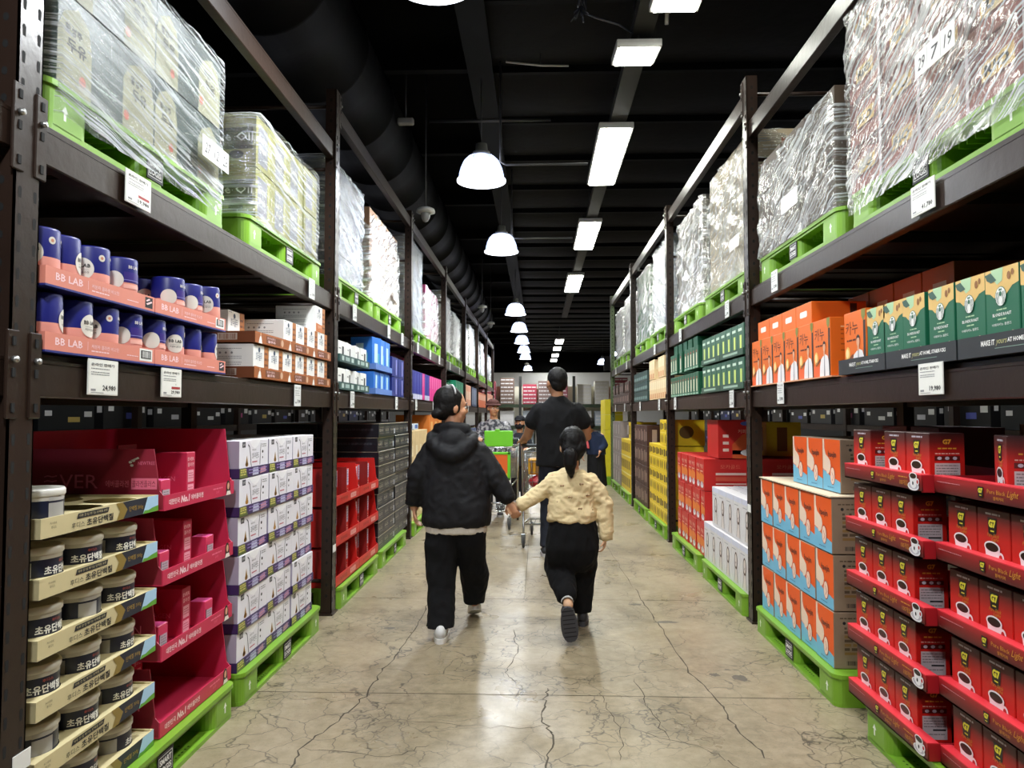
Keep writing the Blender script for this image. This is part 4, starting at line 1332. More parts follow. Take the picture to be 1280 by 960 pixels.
def orange_flat():
    """the same box lying down, with a hand hole on its end"""
    mb = MB(); w, d, h = 0.23, 0.285, 0.118
    F, Lf, Rf, T = boxf(mb, w, d, h, ORB)
    for a in ((0.06, 0.045, 0.165, 0.078),):
        F.poly([(a[0], a[1]+0.006), (a[0]+0.008, a[1]), (a[2]-0.008, a[1]), (a[2], a[1]+0.006), (a[2], a[3]-0.006), (a[2]-0.008, a[3]), (a[0]+0.008, a[3]), (a[0], a[3]-0.006)], pm('#e9e3dc', .5), 1)
    Rf.rect(0.20, 0.0, 0.235, h*0.9, pm('#3a1a0c', .5), 1)
    return Spec('coffee_box', mb, 'box')
OF = orange_flat()
def orange_case():
    mb = MB(); w, d, h = 0.26, 0.62, 0.155
    F, Lf, Rf, T = boxf(mb, w, d, h, pm('#b85a20', .55))
    F.rect(0.09, 0.055, 0.20, 0.082, pm('#d9cfc4', .5), 1)
    Rf.line([(d-0.12, h*0.4), (d-0.09, h*0.4), (d-0.09, h*0.85), (d-0.12, h*0.85)], 0.004, pm('#d9a07e', .5), 1)
    return Spec('coffee_case', mb, 'carton')
OC = orange_case()
SBG = pm('#146044', .45, var=0.04); SBD = pm('#0e4a33', .5)
def green_box():
    mb = MB(); w, d, h = 0.162, 0.14, 0.262
    F, Lf, Rf, T = boxf(mb, w, d, h, SBG)
    tan = pm('#d8b26a', .5); mint = pm('#a9c9a0', .5); leaf = pm('#33564a', .5)
    F.poly([(0, h), (w, h), (w, h-0.055), (w-0.03, h-0.062), (w-0.06, h-0.085), (0.06, h-0.075), (0.045, h-0.09), (0.025, h-0.075), (0, h-0.07)], tan, 1)
    F.poly([(0.03, h), (0.09, h), (0.085, h-0.04), (0.06, h-0.05), (0.04, h-0.03)], mint, 2)
    F.poly([(0.0, h-0.012), (0.03, h-0.008), (0.058, h-0.035), (0.03, h-0.04), (0.01, h-0.03)], leaf, 3)
    F.ell(0.118, h-0.03, 0.009, 0.013, pm('#8a5a2a', .5), 3, 10); F.ell(0.135, h-0.022, 0.007, 0.010, pm('#8a5a2a', .5), 3, 10)
    # round white and green badge of wavy lines
    F.ell(0.078, h-0.088, 0.027, 0.031, SBG, 4); F.ell(0.078, h-0.088, 0.025, 0.029, WHITE, 5)
    for sx in (-1, 1):
        for k in range(3):
            F.line([(0.078+sx*(0.008+0.006*k), h-0.112), (0.078+sx*(0.012+0.005*k), h-0.098), (0.078+sx*(0.007+0.006*k), h-0.086), (0.078+sx*(0.011+0.004*k), h-0.074)], 0.002, SBD, 6)
    F.ell(0.078, h-0.080, 0.006, 0.008, SBG, 6, 12); F.poly([(0.070, h-0.070), (0.073, h-0.062), (0.078, h-0.067), (0.083, h-0.062), (0.086, h-0.070)], SBG, 6)
    F.lines(0.055, 0.105, (h-0.130,), 0.004, mint, 2, seed=1); F.text('BLONDE ROAST', 0.035, h-0.148, 0.010, WHITE, 2, w=0.09, bold=0.02)
    F.lines(0.06, 0.1, (h-0.160,), 0.004, mint, 2, seed=2); F.text('아메리카노 블론드', 0.030, h-0.178, 0.009, WHITE, 2, w=0.095)
    F.lines(0.035, 0.11, (0.012,), 0.004, mint, 2, seed=3)
    F.poly([(0.118, 0.052), (0.128, 0.066), (0.142, 0.064), (0.144, 0.048), (0.132, 0.042)], pm('#b9a58c', .5), 3); F.line([(0.136, 0.046), (0.150, 0.006)], 0.008, pm('#7fa3a0', .5), 3)
    return Spec('coffee_box', mb, 'box')
GB = green_box()
def green_tray(w=0.50):
    mb = MB(); d = 0.32
    ch = pm('#23262b', .5)
    tray(mb, w, d, 0.004, 0.068, ch, t=0.004)
    f = mb.face((-w/2, 0, 0), (1, 0, 0), (0, 0, 1))
    k = w/0.5
    f.text('MAKE IT', 0.13*k, 0.032, 0.017, WHITE, 1, w=0.07*k, bold=.03); f.text('yours', 0.205*k, 0.028, 0.018, pm('#b9b77a', .5), 1, w=0.05*k, slant=.3)
    f.text('AT HOME, STARBUCKS', 0.262*k, 0.032, 0.017, WHITE, 1, w=0.175*k, bold=.03); f.rect(0.20*k, 0.020, 0.38*k, 0.022, pm('#7c9a8c', .5), 1)
    return Spec('cardboard_tray', mb, 'display tray')
GT = green_tray(0.50); GTN = green_tray(0.46)

# -- price tags clipped on the beams
def price_tag(price, w=0.165, h=0.115, sale=False, title='온라인 판매가'):
    mb = MB()
    mb.box(-w/2, w/2, -0.004, 0, 0, h, pm('#dcdcd6', .35), 0.001)
    f = mb.face((-w/2, -0.004, 0), (1, 0, 0), (0, 0, 1))
    f.rect(0.004, 0.004, w-0.004, h-0.004, pm('#e8e8e2', .5), 1)
    f.text(title, 0.014, h*0.80, h*0.09, INK, 2, w=w*0.78, bold=0.02)
    f.lines(0.014, w*0.7, (h*0.72, h*0.62, h*0.56), h*0.025, GREY, 2, seed=1)
    if sale:
        f.text('원', w-0.05, h*0.42, h*0.06, INK, 2); f.rect(w*0.48, h*0.29, w-0.014, h*0.37, pm('#a3262a', .5), 2)
    f.text(price, w-0.014, h*0.10, h*(0.14 if sale else 0.19), INK, 2, w=w*0.45, align='r', bold=0.03)
    f.rect(0.014, h*0.11, w*0.24, h*0.17, GREY, 2); f.rect(0.014, h*0.06, w*0.5, h*0.075, GREY, 2)
    return Spec('price_tag', mb, 'price tag')
def small_tag(price):
    mb = MB(); w, h = 0.11, 0.125
    mb.box(-w/2, w/2, -0.004, 0, 0, h, pm('#e2e4e2', .4), 0.001)
    f = mb.face((-w/2, -0.004, 0), (1, 0, 0), (0, 0, 1))
    f.text('특가 상품', 0.01, h*0.8, h*0.1, INK, 1, w=w*0.8); f.lines(0.01, w*0.8, (h*0.7, h*0.6, h*0.5), h*0.03, GREY, 1)
    f.text(price, w-0.01, h*0.12, h*0.2, INK, 1, w=w*0.5, align='r', bold=.03); f.rect(0.01, h*.13, w*.3, h*.2, GREY, 1)
    return Spec('price_tag', mb, 'price tag')
# ------------------------------------------------------------------ goods: where they stand
FRONT = FX + 0.01
def pal(side, ya, yb, z, label, group, fx=0.0):
    c_ = (ya+yb)/2
    for p_ in (LEFT_POSTS if side < 0 else RIGHT_POSTS):
        if 0 < c_ - p_ < 0.72: t_ = 0.72 - (c_-p_); ya += t_; yb += t_
        elif 0 < p_ - c_ < 0.72: t_ = 0.72 - (p_-c_); ya -= t_; yb -= t_
    return PALLET.place(at(side, FX - 0.02 + fx, (ya+yb)/2, z), RZ[side], label, group)
PT = 0.15
SH = {L: 'bell-lamp', R: 'panel-light'}

# ---- bay one, bell-lamp side, floor
pal(L, 2.12, 3.38, 0, 'green plastic pallet under the protein tins and pink displays', 'green plastic pallets on the floor')
pal(L, 3.46, 4.72, 0, 'green plastic pallet under the white and purple tea cartons', 'green plastic pallets on the floor')
yc = 2.395
for k in range(6):
    z = PT + 0.002 + 0.172*k
    t = TINTRAY.place(at(L, FX + 0.01, yc, z), RZ[L], 'cream slotted tray of navy protein tins, %s tray of its stack' % ((ORD[k] if k else 'lowest') if k < 5 else 'topmost'), 'cream trays of protein tins')
    if k < 5:
        for row in range(2):
            for i in range(3):
                yy = yc - 0.205 + 0.205*i
                TIN.place(at(L, FX + 0.01 + 0.11 + 0.2*row, yy, z + 0.006), RZ[L] + (0, 0.25, -0.3)[(i+k) % 3] + (0.9 if (i + 2*k) % 5 == 2 else 0),
                          'navy protein tin in the %s row, %s tin of the %s tray' % (('front', 'back')[row], NTH[i], ORD[k] if k else 'lowest'), 'protein tins in slotted trays')
TIN.place(at(L, FX + 0.12, yc - 0.205, 0.172*5 + PT + 0.008), RZ[L] + 1.5, 'single protein tin standing in the front of the topmost slotted tray, its printed facts showing', 'protein tins in slotted trays')
TIN.place(at(L, FX + 0.32, yc - 0.205, 0.172*5 + PT + 0.008), RZ[L], 'single protein tin at the back of the topmost slotted tray', 'protein tins in slotted trays')
yc = 3.085
rr_ = random.Random(11)
for k in range(4):
    z = PT + 0.004 + 0.283*k
    s = (COLLTRAY_T if k == 3 else COLLTRAY)
    nm = ('lowest', 'second', 'third', 'topmost')[k]
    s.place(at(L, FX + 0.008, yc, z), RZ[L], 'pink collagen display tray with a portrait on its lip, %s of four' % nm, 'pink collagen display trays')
    if k > 0:
        CT.place(at(L, FX + 0.07, yc + (0.0 if k != 3 else 0.02), z + 0.006), RZ[L], 'tall pink collagen box standing in the middle of the %s pink display tray' % nm, 'pink collagen boxes')
        CS_.place(at(L, FX + 0.16, yc - 0.22 if k == 3 else yc + 0.14, z + 0.006), RZ[L], 'narrow pink collagen box with a round dark seal, in the %s pink display tray' % nm, 'pink collagen boxes')
        CSM.place(at(L, FX + 0.05, (yc - 0.23) if k == 3 else yc + 0.17, z + 0.006), RZ[L], 'small pink collagen box with grey print at the front of the %s pink display tray' % nm, 'pink collagen boxes')
        if k < 3:
            CSM.place(at(L, FX + 0.06, yc - 0.21, z + 0.006), RZ[L], 'small pink collagen box near the tin trays, in the %s pink display tray' % nm, 'pink collagen boxes')
            CS_.place(at(L, FX + 0.19, yc - 0.21, z + 0.006), RZ[L], 'narrow pink collagen box behind a small one, tin-tray end of the %s display tray' % nm, 'pink collagen boxes')
    else:
        CT.place(at(L, FX + 0.3, yc + 0.05, z + 0.006), RZ[L], 'tall pink collagen box at the back of the lowest pink display tray', 'pink collagen boxes')
# tea cartons
for k in range(6):
    for i in range(3):
        off = rr_.uniform(-0.006, 0.006)
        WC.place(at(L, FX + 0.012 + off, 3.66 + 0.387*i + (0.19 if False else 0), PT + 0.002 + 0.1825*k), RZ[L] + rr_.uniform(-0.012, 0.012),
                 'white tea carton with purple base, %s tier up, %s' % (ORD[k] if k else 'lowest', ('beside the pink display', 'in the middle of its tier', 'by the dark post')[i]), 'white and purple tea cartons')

# ---- bay one, bell-lamp side, middle shelf
for k, z in enumerate((Z1 + 0.008, Z1 + 0.198)):
    for i, (y, c) in enumerate(((2.345, 1), (2.955, 0)) if k == 0 else ((2.34, 0), (2.95, 1))):
        lab = 'salmon tray printed with white letters, %s layer, %s' % (('lower', 'upper')[k], ('beside the closest post', 'ending at the tea boxes')[i])
        BBT[(0.60 if (i == 0) else 0.61, c)].place(at(L, FX - 0.005, y, z), RZ[L], lab, 'salmon collagen tin trays')
def bt(v, x, y, z, rz, lab, rot=None):
    BT[v].place(at(L, FX + x, y, z), RZ[L] + rz, lab, 'blue collagen tins', rot=rot)
ys = [2.12 + 0.148*i for i in range(4)] + [2.73 + 0.15*i for i in range(4)]
vs_ = [1, 1, 0, 2, 2, 0, 1, 1]
for i, y in enumerate(ys):
    bt(vs_[i], 0.068, y, Z1 + 0.013, (0.3, -0.2, -0.5, 0.0, 0.3, 0.35, 0.6, 0.2)[i], 'blue collagen tin, front row of the lower trays, %s from the closest post' % NTH[i])
    bt(vs_[(i+3) % 8], 0.20, y, Z1 + 0.013, 0.5, 'blue collagen tin, second row of the lower trays, %s from the closest post' % NTH[i])
up = [(0, 2.125, 0.07, -0.3), (1, 2.23, 0.075, 0.2), (0, 2.38, 0.07, -0.4), (2, 2.55, 0.07, -0.1), (1, 2.68, 0.16, 0.3), (2, 2.53, 0.21, 0.6)]
for i, (v, y, x, rz) in enumerate(up):
    bt(v, x, y - 0.02, Z1 + 0.203, rz, 'blue collagen tin standing in the upper tray by the closest post, %s along' % NTH[i])
bt(2, 0.08, 2.90, Z1 + 0.203, 0.1, 'wide-looking blue collagen tin facing out at the start of the far upper salmon tray')
bt(2, 0.075, 3.05, Z1 + 0.203, 0.3, 'blue collagen tin between the facing one and the leaning one, upper tray')
BT[0].place(at(L, FX + 0.055, 3.185, Z1 + 0.215), 0, 'blue collagen tin leaning outwards at the end of the upper salmon tray', 'blue collagen tins', rot=(0, math.radians(-4), RZ[L] - 0.2))
for i in range(3):
    bt((1, 0, 2)[i], 0.21, 2.78 + 0.15*i, Z1 + 0.203, 0.2, 'blue collagen tin in the second row of the far upper salmon tray, tin %s along' % NTH[i])

# grain tea
for k, z in enumerate((Z1 + 0.006, Z1 + 0.184)):
    for i in range(3):
        y = (3.66 if k == 0 else 3.665) + 0.224 + 0.449*i - 0.05
        TT.place(at(L, FX + 0.0, y, z), RZ[L], 'brown tray of grain tea boxes, %s layer, %s' % (('lower', 'upper')[k], ('beside the blue tins', 'middle tray', 'by the dark post')[i]), 'brown grain tea trays')
for i in range(6):
    TB.place(at(L, FX + 0.012, 3.73 + 0.216*i, Z1 + 0.012), RZ[L], 'white and brown tea box in the lower tray row, %s from the blue tins' % NTH[i], 'white and brown grain tea boxes')
for i in range(6):
    if i == 1: continue
    TB.place(at(L, FX + (0.16 if i == 0 else 0.012), 3.74 + 0.213*i + (0.03 if i == 0 else 0), Z1 + 0.190), RZ[L],
             'white and brown tea box in the upper tray row%s' % (', pushed back beside the blue tins' if i == 0 else ', %s of the front ones' % NTH[i-2 if i > 1 else 0]), 'white and brown grain tea boxes')
TB.place(at(L, FX + 0.012, 4.75, Z1 + 0.356), RZ[L], 'white and brown tea box lying on top of the upper row by the dark post', 'white and brown grain tea boxes')
for i in range(5):
    TB.place(at(L, FX + 0.62, 3.0 + 0.24*i, Z1 + 0.20), RZ[L], 'shadowed tea box at the back of the middle shelf, %s from the closest post' % NTH[i], 'tea boxes at the back of the shelf')
    TB.place(at(L, FX + 0.62, 3.0 + 0.24*i, Z1 + 0.03), RZ[L], 'shadowed tea box underneath, at the back of the middle shelf, %s from closest post' % NTH[i], 'tea boxes at the back of the shelf')

# ---- wrapped loads, top shelf
def rice_carton(w, d, h, i, k):
    mb = MB(); F, Lf, Rf, T = boxf(mb, w, d, h, pm('#14302a', .5))
    cr = pm('#8f8e70', .6)
    F.poly([(0.0, 0.0), (0.30*w, 0.0), (0.30*w, 0.55*h), (0.27*w, 0.80*h), (0.17*w, h*0.92), (0.05*w, h*0.8), (0, 0.6*h)], cr, 1)
    F.poly([(0.62*w, 0.0), (0.98*w, 0.0), (0.98*w, 0.55*h), (0.94*w, 0.80*h), (0.82*w, h*0.92), (0.68*w, h*0.8), (0.62*w, 0.6*h)], cr, 1)
    F.text('황성주', 0.70*w, 0.60*h, 0.10*h, INK, 2, w=0.15*w, bold=0.03); F.text('두유', 0.72*w, 0.42*h, 0.14*h, INK, 2, w=0.17*w, bold=0.03)
    F.text('황성주', 0.06*w, 0.60*h, 0.10*h, INK, 2, w=0.15*w, bold=0.03); F.text('두유', 0.08*w, 0.42*h, 0.14*h, INK, 2, w=0.17*w, bold=0.03)
    F.ell(0.66*w, 0.18*h, 0.03*w, 0.06*h, pm('#b5543a', .5), 2); F.ell(0.22*w, 0.18*h, 0.03*w, 0.06*h, pm('#b5543a', .5), 2)
    F.lines(0.35*w, 0.55*w, (0.3*h, 0.24*h), 0.02*h, pm('#9fb0a6', .5), 1)
    return mb
def oil_carton(w, d, h, i, k):
    mb = MB(); ol = pm('#83813f', .6); F, Lf, Rf, T = boxf(mb, w, d, h, ol)
    dk = pm('#4c4d34', .6)
    F.rect(0.10*w, 0.10*h, 0.62*w, 0.86*h, pm('#6a6a72', .5), 1); F.rect(0.68*w, 0.1*h, 0.74*w, 0.9*h, pm('#a8a560', .5), 1)
    F.text('Extra', 0.16*w, 0.56*h, 0.13*h, pm('#d9d6c0', .5), 2, w=0.36*w); F.text('Virgin', 0.16*w, 0.34*h, 0.13*h, pm('#d9d6c0', .5), 2, w=0.36*w)
    for Q, D in ((Lf, d), (Rf, d)):
        Q.poly([(D*0.60, 0.12*h), (D*0.995, 0.12*h), (D*0.995, 0.88*h), (D*0.7, 0.84*h), (D*0.62, 0.6*h)], pm('#8a8a55', .6), 1)
        Q.poly([(D*0.70, 0.32*h), (D*0.98, 0.35*h), (D*0.98, 0.78*h), (D*0.75, 0.74*h)], dk, 2)
        Q.text('Olive Oil', D*0.66, 0.50*h, 0.17*h, pm('#e6e4d2', .5), 3, w=D*0.32)
        Q.ell(D*0.88, 0.24*h, 0.045*D, 0.08*h, dk, 3)
    return mb
def mk(base, title=None, tcol=INK, dk=None, lab='#c9c5bb', end=None):
    b = pm(base, .6)
    def f(w, d, h, i, k):
        mb = MB(); F, Lf, Rf, T = boxf(mb, w, d, h, b)
        l_ = pm(lab, .6)
        F.rect(w*0.12, h*0.12, w*0.88, h*0.18, l_, 1)
        if title: F.text(title, w*0.2, h*0.38, h*0.24, tcol, 2, w=w*0.6, bold=.03)
        F.rect(w*0.7, h*0.22, w*0.9, h*0.36, l_, 1)
        if end:
            Rf.rect(d*0.25, h*0.3, d*0.75, h*0.75, pm('#a8542e', .6), 1); Rf.text(end, d*0.32, h*0.4, h*0.24, INK, 2, w=d*0.36, bold=.04)
        Lf.lines(d*0.6, d*0.9, (h*0.5, h*0.4), h*0.05, l_, 1); Rf.lines(d*0.1, d*0.4, (h*0.5, h*0.4), h*0.05, l_, 1)
        return mb
    return f
def red_carton(w, d, h, i, k):
    mb = MB(); F, Lf, Rf, T = boxf(mb, w, d, h, pm('#5a1c1b', .6))
    pinkish = pm('#8f544e', .6)
    F.rect(0.02*w, 0.03*h, 0.98*w, 0.3*h, pinkish, 1); F.poly([(0.05*w, 0.5*h), (0.5*w, 0.9*h), (0.95*w, 0.7*h), (0.9*w, 0.4*h)], pinkish, 1)
    F.rect(0.25*w, 0.36*h, 0.8*w, 0.66*h, pm('#c9a463', .6), 2); F.text('RIO', 0.3*w, 0.42*h, 0.18*h, INK, 3, w=0.42*w, bold=.04)
    F.rect(0.93*w, 0, w, h, pm('#c9b5bd', .6), 2)
    return mb
FILM_A = film_material('stretch_film_fine', 0.40, (0.8, 0.4, 42), -0.14, seed=1.3, clear=0.85, rough=0.14, lo=0.25)
FILM_B = film_material('stretch_film_dense', 0.50, (0.8, 0.4, 36), 0.50, seed=4.1, clear=0.80, rough=0.16, lo=0.26)
FILM_C = film_material('stretch_film_blue', 0.62, (1.0, 0.4, 22), -0.35, tint='#d3e0f6', seed=7.7, clear=0.62, rough=0.2, lo=0.5)
FILM_D = film_material('stretch_film_white', 0.75, (1.2, 0.4, 18), 0.5, tint='#f2f6fa', seed=9.2, clear=0.58, rough=0.22, lo=0.6)
TOPZ = Z2 + 0.002
PZ = TOPZ + 0.15
def bayload(side, ya, yb, what, **kw):
    c = (ya+yb)/2
    for p_ in (LEFT_POSTS if side < 0 else RIGHT_POSTS):
        if p_ < c: c = max(c, p_ + 0.06 + 0.64)
        elif p_ - c < 1.5: c = min(c, p_ - 0.06 - 0.64)
    pal(side, c-0.63, c+0.63, TOPZ, 'green pallet on the top shelf under the %s' % what, 'green pallets on the top shelf', fx=0.06)
    load(side, ya, yb, PZ, label=kw.pop('label'), **kw)
bayload(L, 2.09, 3.32, 'green and cream soy milk load', h=0.60, carton=rice_carton, nx=2, nz=2, film=FILM_A, seed=1.0, skirt=0.10, step=0.022,
        card=('27', '12', '28'), card_at=(0.42, 0.13), label='film-wrapped load of dark green and cream soy milk cartons above the blue tins', amp=0.014)
bayload(L, 3.66, 4.78, 'olive oil load', h=0.55, carton=oil_carton, nx=4, nz=2, film=FILM_A, seed=5.0, skirt=0.02, step=0.022,
        card=None, label='film-wrapped load of yellow-green olive oil cartons above the tea boxes', amp=0.012)
bayload(L, 5.13, 6.22, 'blue-grey load', h=0.86, fx=0.05, carton=mk('#4a5a78', None, lab='#8794ac'), nx=3, nz=4, film=FILM_C, seed=8.0, skirt=0.004,
        label='tall bluish film-wrapped load just past the first full post', amp=0.022)
bayload(L, 6.42, 7.85, 'brown carton load', h=0.86, fx=0.05, carton=mk('#8d6a4d', 'FOOD', lab='#b9a58d'), nx=3, nz=4, film=FILM_D, seed=11.0, skirt=0.004,
        label='film-wrapped load of brown cartons with ragged edge before the second post', amp=0.02, narrow=0.2, card=('1', '2', '4'), card_at=(0.3, 0.2))
bayload(L, 8.28, 9.45, 'tall grey load', h=1.06, fx=0.05, carton=mk('#8f949e', None), nx=4, nz=5, film=FILM_C, seed=14.0,
        label='tall pale grey film-wrapped load between the second and third posts, nearer one', amp=0.015)
bayload(L, 9.7, 11.0, 'pink load', h=0.74, fx=0.05, carton=mk('#b03a72', None, lab='#5b3f9a'), nx=4, nz=4, film=FILM_D, seed=17.0,
        label='film-wrapped load of pink cartons with jagged top before the third post', amp=0.018, narrow=0.15)
far = [(11.4, 12.6, '#a4988e'), (12.9, 14.1, '#b7bcc4'), (14.5, 15.7, '#b9c0cc'), (16.0, 17.2, '#c2c4c4'), (17.6, 18.8, '#aab4a8'), (19.1, 20.3, '#c9ced2'), (20.7, 21.9, '#b99aa5'), (22.2, 23.4, '#c5c8ca')]
for i, (a, b, c) in enumerate(far):
    h_ = (0.95, 0.82, 0.8, 0.98, 0.8, 0.9, 0.72, 0.8)[i]
    bayload(L, a, b, 'distant load, number %s past the third post' % NTH[i], h=h_, fx=0.05, carton=mk(c), nx=3, nz=4, film=FILM_D, seed=20.0+i*3, step=0.05,
            label='distant white-wrapped load on the top shelf, %s past the pink one' % NTH[i], amp=0.02, narrow=0.1)
# other side
bayload(R, 2.14, 3.46, 'red and pink load', h=0.84, carton=red_carton, nx=4, nz=4, film=FILM_B, seed=31.0, skirt=0.09, step=0.022,
        card=('29', '7', '19'), card_at=(0.2, 0.28), label='large film-wrapped load of red and pink cartons with a handwritten card', amp=0.016)
bayload(R, 3.56, 4.82, 'brown and black load', h=0.62, carton=mk('#4c3d30', None, lab='#15120f'), nx=3, nz=3, film=FILM_B, seed=35.0, skirt=0.004, step=0.022,
        card=('', '', ''), card_at=(0.1, 0.18), label='film-wrapped load of brown cartons and dark film beside the large red one', amp=0.022, narrow=0.25)
bayload(R, 5.13, 6.45, 'cream load', h=1.02, fx=0.05, carton=mk('#b5a58a', None, end='2121'), nx=3, nz=4, film=FILM_B, seed=39.0, skirt=0.004,
        card=('', '', ''), card_at=(0.4, 0.25), label='tall ragged film-wrapped load of tan cartons just past the first full post', amp=0.03, narrow=0.2)
bayload(R, 6.62, 7.86, 'pale load', h=1.0, fx=0.05, carton=mk('#a9a49a', None), nx=3, nz=4, film=FILM_D, seed=42.0, skirt=0.004,
        label='pale film-wrapped load with bulging side before the second post', amp=0.03, narrow=0.1)
bayload(R, 8.3, 9.5, 'white load', h=1.05, fx=0.05, carton=mk('#b9c0c8', None), nx=3, nz=4, film=FILM_C, seed=45.0,
        label='tall white-wrapped load right after the second post on the coffee side', amp=0.02)
bayload(R, 9.75, 11.0, 'green-edged load', h=1.0, fx=0.05, carton=mk('#2e7a45', None), nx=3, nz=4, film=FILM_D, seed=48.0,
        label='film-wrapped load with green cartons showing at its edge before the third post', amp=0.02)
bayload(R, 11.45, 12.6, 'white load past the third post', h=0.92, fx=0.05, carton=mk('#b9b9b9', None), nx=3, nz=4, film=FILM_D, seed=51.0, step=0.05,
        label='white-wrapped load just past the third post on the coffee side', amp=0.02)
bayload(R, 12.85, 14.0, 'farthest white load', h=0.88, fx=0.05, carton=mk('#b9b9b9', None), nx=3, nz=4, film=FILM_D, seed=54.0, step=0.05,
        label='farthest white-wrapped load at the green end post', amp=0.02)


# ---- bay one, coffee side, floor
pal(R, 3.55, 4.81, 0, 'green plastic pallet under the orange and sky-blue cartons', 'green plastic pallets on the floor')
pal(R, 1.98, 3.24, 0, 'green plastic pallet under the red coffee trays', 'green plastic pallets on the floor')
for k in range(3):
    for i in range(5):
        HC.place(at(R, FX + 0.01 + 0.004*((i+k) % 2), 3.745 + 0.226*i, PT + 0.002 + 0.272*k), RZ[R],
                 'orange and sky-blue carton, %s tier, %s from the red coffee trays' % (('bottom', 'middle', 'top')[k], NTH[i]), 'orange and sky-blue cartons')
sh = MB(); sh.box(-0.57, 0.57, -0.004, 0.56, 0, 0.006, pm('#d9c7ab', .7)); o = sh.build('slip_sheet'); o.location = at(R, FX + 0.005, 4.20, PT + 0.002 + 0.272*3); o.rotation_euler = (0, 0, RZ[R])
tag(o, 'cream cardboard sheet laid across the top of the orange carton stack', 'sheet')
for i in range(3):
    HC.place(at(R, FX + 0.09, 3.83 + 0.226*i, PT + 0.012 + 0.272*3), RZ[R], 'orange and sky-blue carton standing on the cream sheet, %s from the red coffee trays' % NTH[i], 'orange cartons on the cream sheet')
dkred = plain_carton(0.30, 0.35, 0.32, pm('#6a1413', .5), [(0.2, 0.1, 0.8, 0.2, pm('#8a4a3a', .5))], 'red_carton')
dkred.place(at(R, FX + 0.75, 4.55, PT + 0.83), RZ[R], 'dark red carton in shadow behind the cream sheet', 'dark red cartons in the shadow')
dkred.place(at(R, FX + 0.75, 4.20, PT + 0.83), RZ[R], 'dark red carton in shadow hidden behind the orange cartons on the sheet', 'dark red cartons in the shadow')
for st, (yc, fx, ny) in enumerate(((3.01, -0.045, 3), (2.345, -0.005, 3))):
    nm = ('far', 'close')[st]
    for k in range(5):
        z = PT + 0.004 + 0.2345*k
        CTR.place(at(R, FX + fx, yc, z), RZ[R], 'red coffee tray with gold lettering, %s tray of the %s stack' % (ORD[k] if k else 'lowest', nm), 'red coffee display trays')
        if k < 4:
            n = 3
            for i in range(n):
                y = (yc + 0.235 - 0.172*i) if st == 0 else (yc + 0.225 - 0.172*i)
                CB.place(at(R, FX + fx + 0.035, y, z + 0.006), RZ[R], 'red coffee box in the %s tray of the %s stack, %s from the orange cartons' % (ORD[k] if k else 'lowest', nm, NTH[i]), 'red coffee boxes')
    if st == 1:
        for k in range(4):
            CB.place(at(R, FX + fx + 0.035, yc + 0.225 - 0.172*3, PT + 0.01 + 0.2345*k), RZ[R], 'red coffee box, fourth along in the %s tray of the close stack' % (ORD[k] if k else 'lowest'), 'red coffee boxes')
zt = PT + 0.010 + 0.2345*4
for (x, y, rz, lb) in ((-0.01, 3.24, 0, 'red coffee box on the topmost far tray, next to the orange cartons'), (-0.01, 2.90, 0, 'red coffee box on the topmost far tray, one of a touching pair, farther'),
                       (-0.01, 2.775, 0, 'red coffee box on the topmost far tray, one of a touching pair, closer')):
    if '2.9' in str(y): y = 2.95
    CB.place(at(R, FX + x, y, zt), RZ[R], lb, 'red coffee boxes on the topmost trays')
CB.place(at(R, FX + 0.06, 2.40, zt), RZ[R] - 0.35, 'red coffee box turned to show its white facts panel on the topmost close tray', 'red coffee boxes on the topmost trays')
CB.place(at(R, FX + 0.12, 2.12, zt), RZ[R], 'red coffee box at the picture edge on the topmost close tray', 'red coffee boxes on the topmost trays')
kb = plain_carton(0.34, 0.3, 0.39, pm('#6f5c45', .8), [(0.2, 0.75, 0.6, 0.78, pm('#3d3122', .8)), (0.2, 0.65, 0.5, 0.68, pm('#3d3122', .8))], 'brown_carton')
for i, y in enumerate((2.15, 2.55, 2.95)):
    kb.place(at(R, FX + 0.58, y, PT + 0.79), RZ[R], 'plain brown carton behind the red coffee trays, %s from the picture edge' % NTH[i], 'brown cartons behind the coffee trays')
    kb.place(at(R, FX + 0.58, y, PT + 0.395), RZ[R], 'plain brown carton hidden lower behind the red coffee trays, %s along' % NTH[i], 'brown cartons behind the coffee trays')
    kb.place(at(R, FX + 0.58, y, PT + 0.002), RZ[R], 'plain brown carton at pallet level behind the red coffee trays, %s along' % NTH[i], 'brown cartons behind the coffee trays')

# ---- bay one, coffee side, middle shelf
S1 = Z1 + 0.004
sh = MB(); sh.box(-0.67, 0.67, -0.012, 0.5, 0, 0.006, pm('#d9a27e', .7)); o = sh.build('slip_sheet'); o.location = at(R, FX + 0.012, 4.25, S1); o.rotation_euler = (0, 0, RZ[R])
tag(o, 'thin tan cardboard sheet under the row of orange coffee boxes', 'sheet')
for i in range(6):
    o_ = OB.place(at(R, FX + 0.012, 3.725 + 0.2175*i, S1 + 0.008), RZ[R], 'orange coffee box with a printed man in white, %s from the green boxes' % NTH[i], 'orange coffee boxes with a printed man')
    o_.scale = (0.93, 1, 1)
for i in range(4):
    OF.place(at(R, FX + 0.03, 4.02 + 0.236*i, S1 + 0.296), RZ[R], 'orange coffee box lying flat on the row, hand hole outwards, %s from the green boxes' % NTH[i], 'orange coffee boxes lying on top')
OB.place(at(R, FX + 0.05, 3.43, S1 + 0.008), RZ[R], 'orange coffee box standing apart just behind the green boxes', 'orange coffee boxes with a printed man')
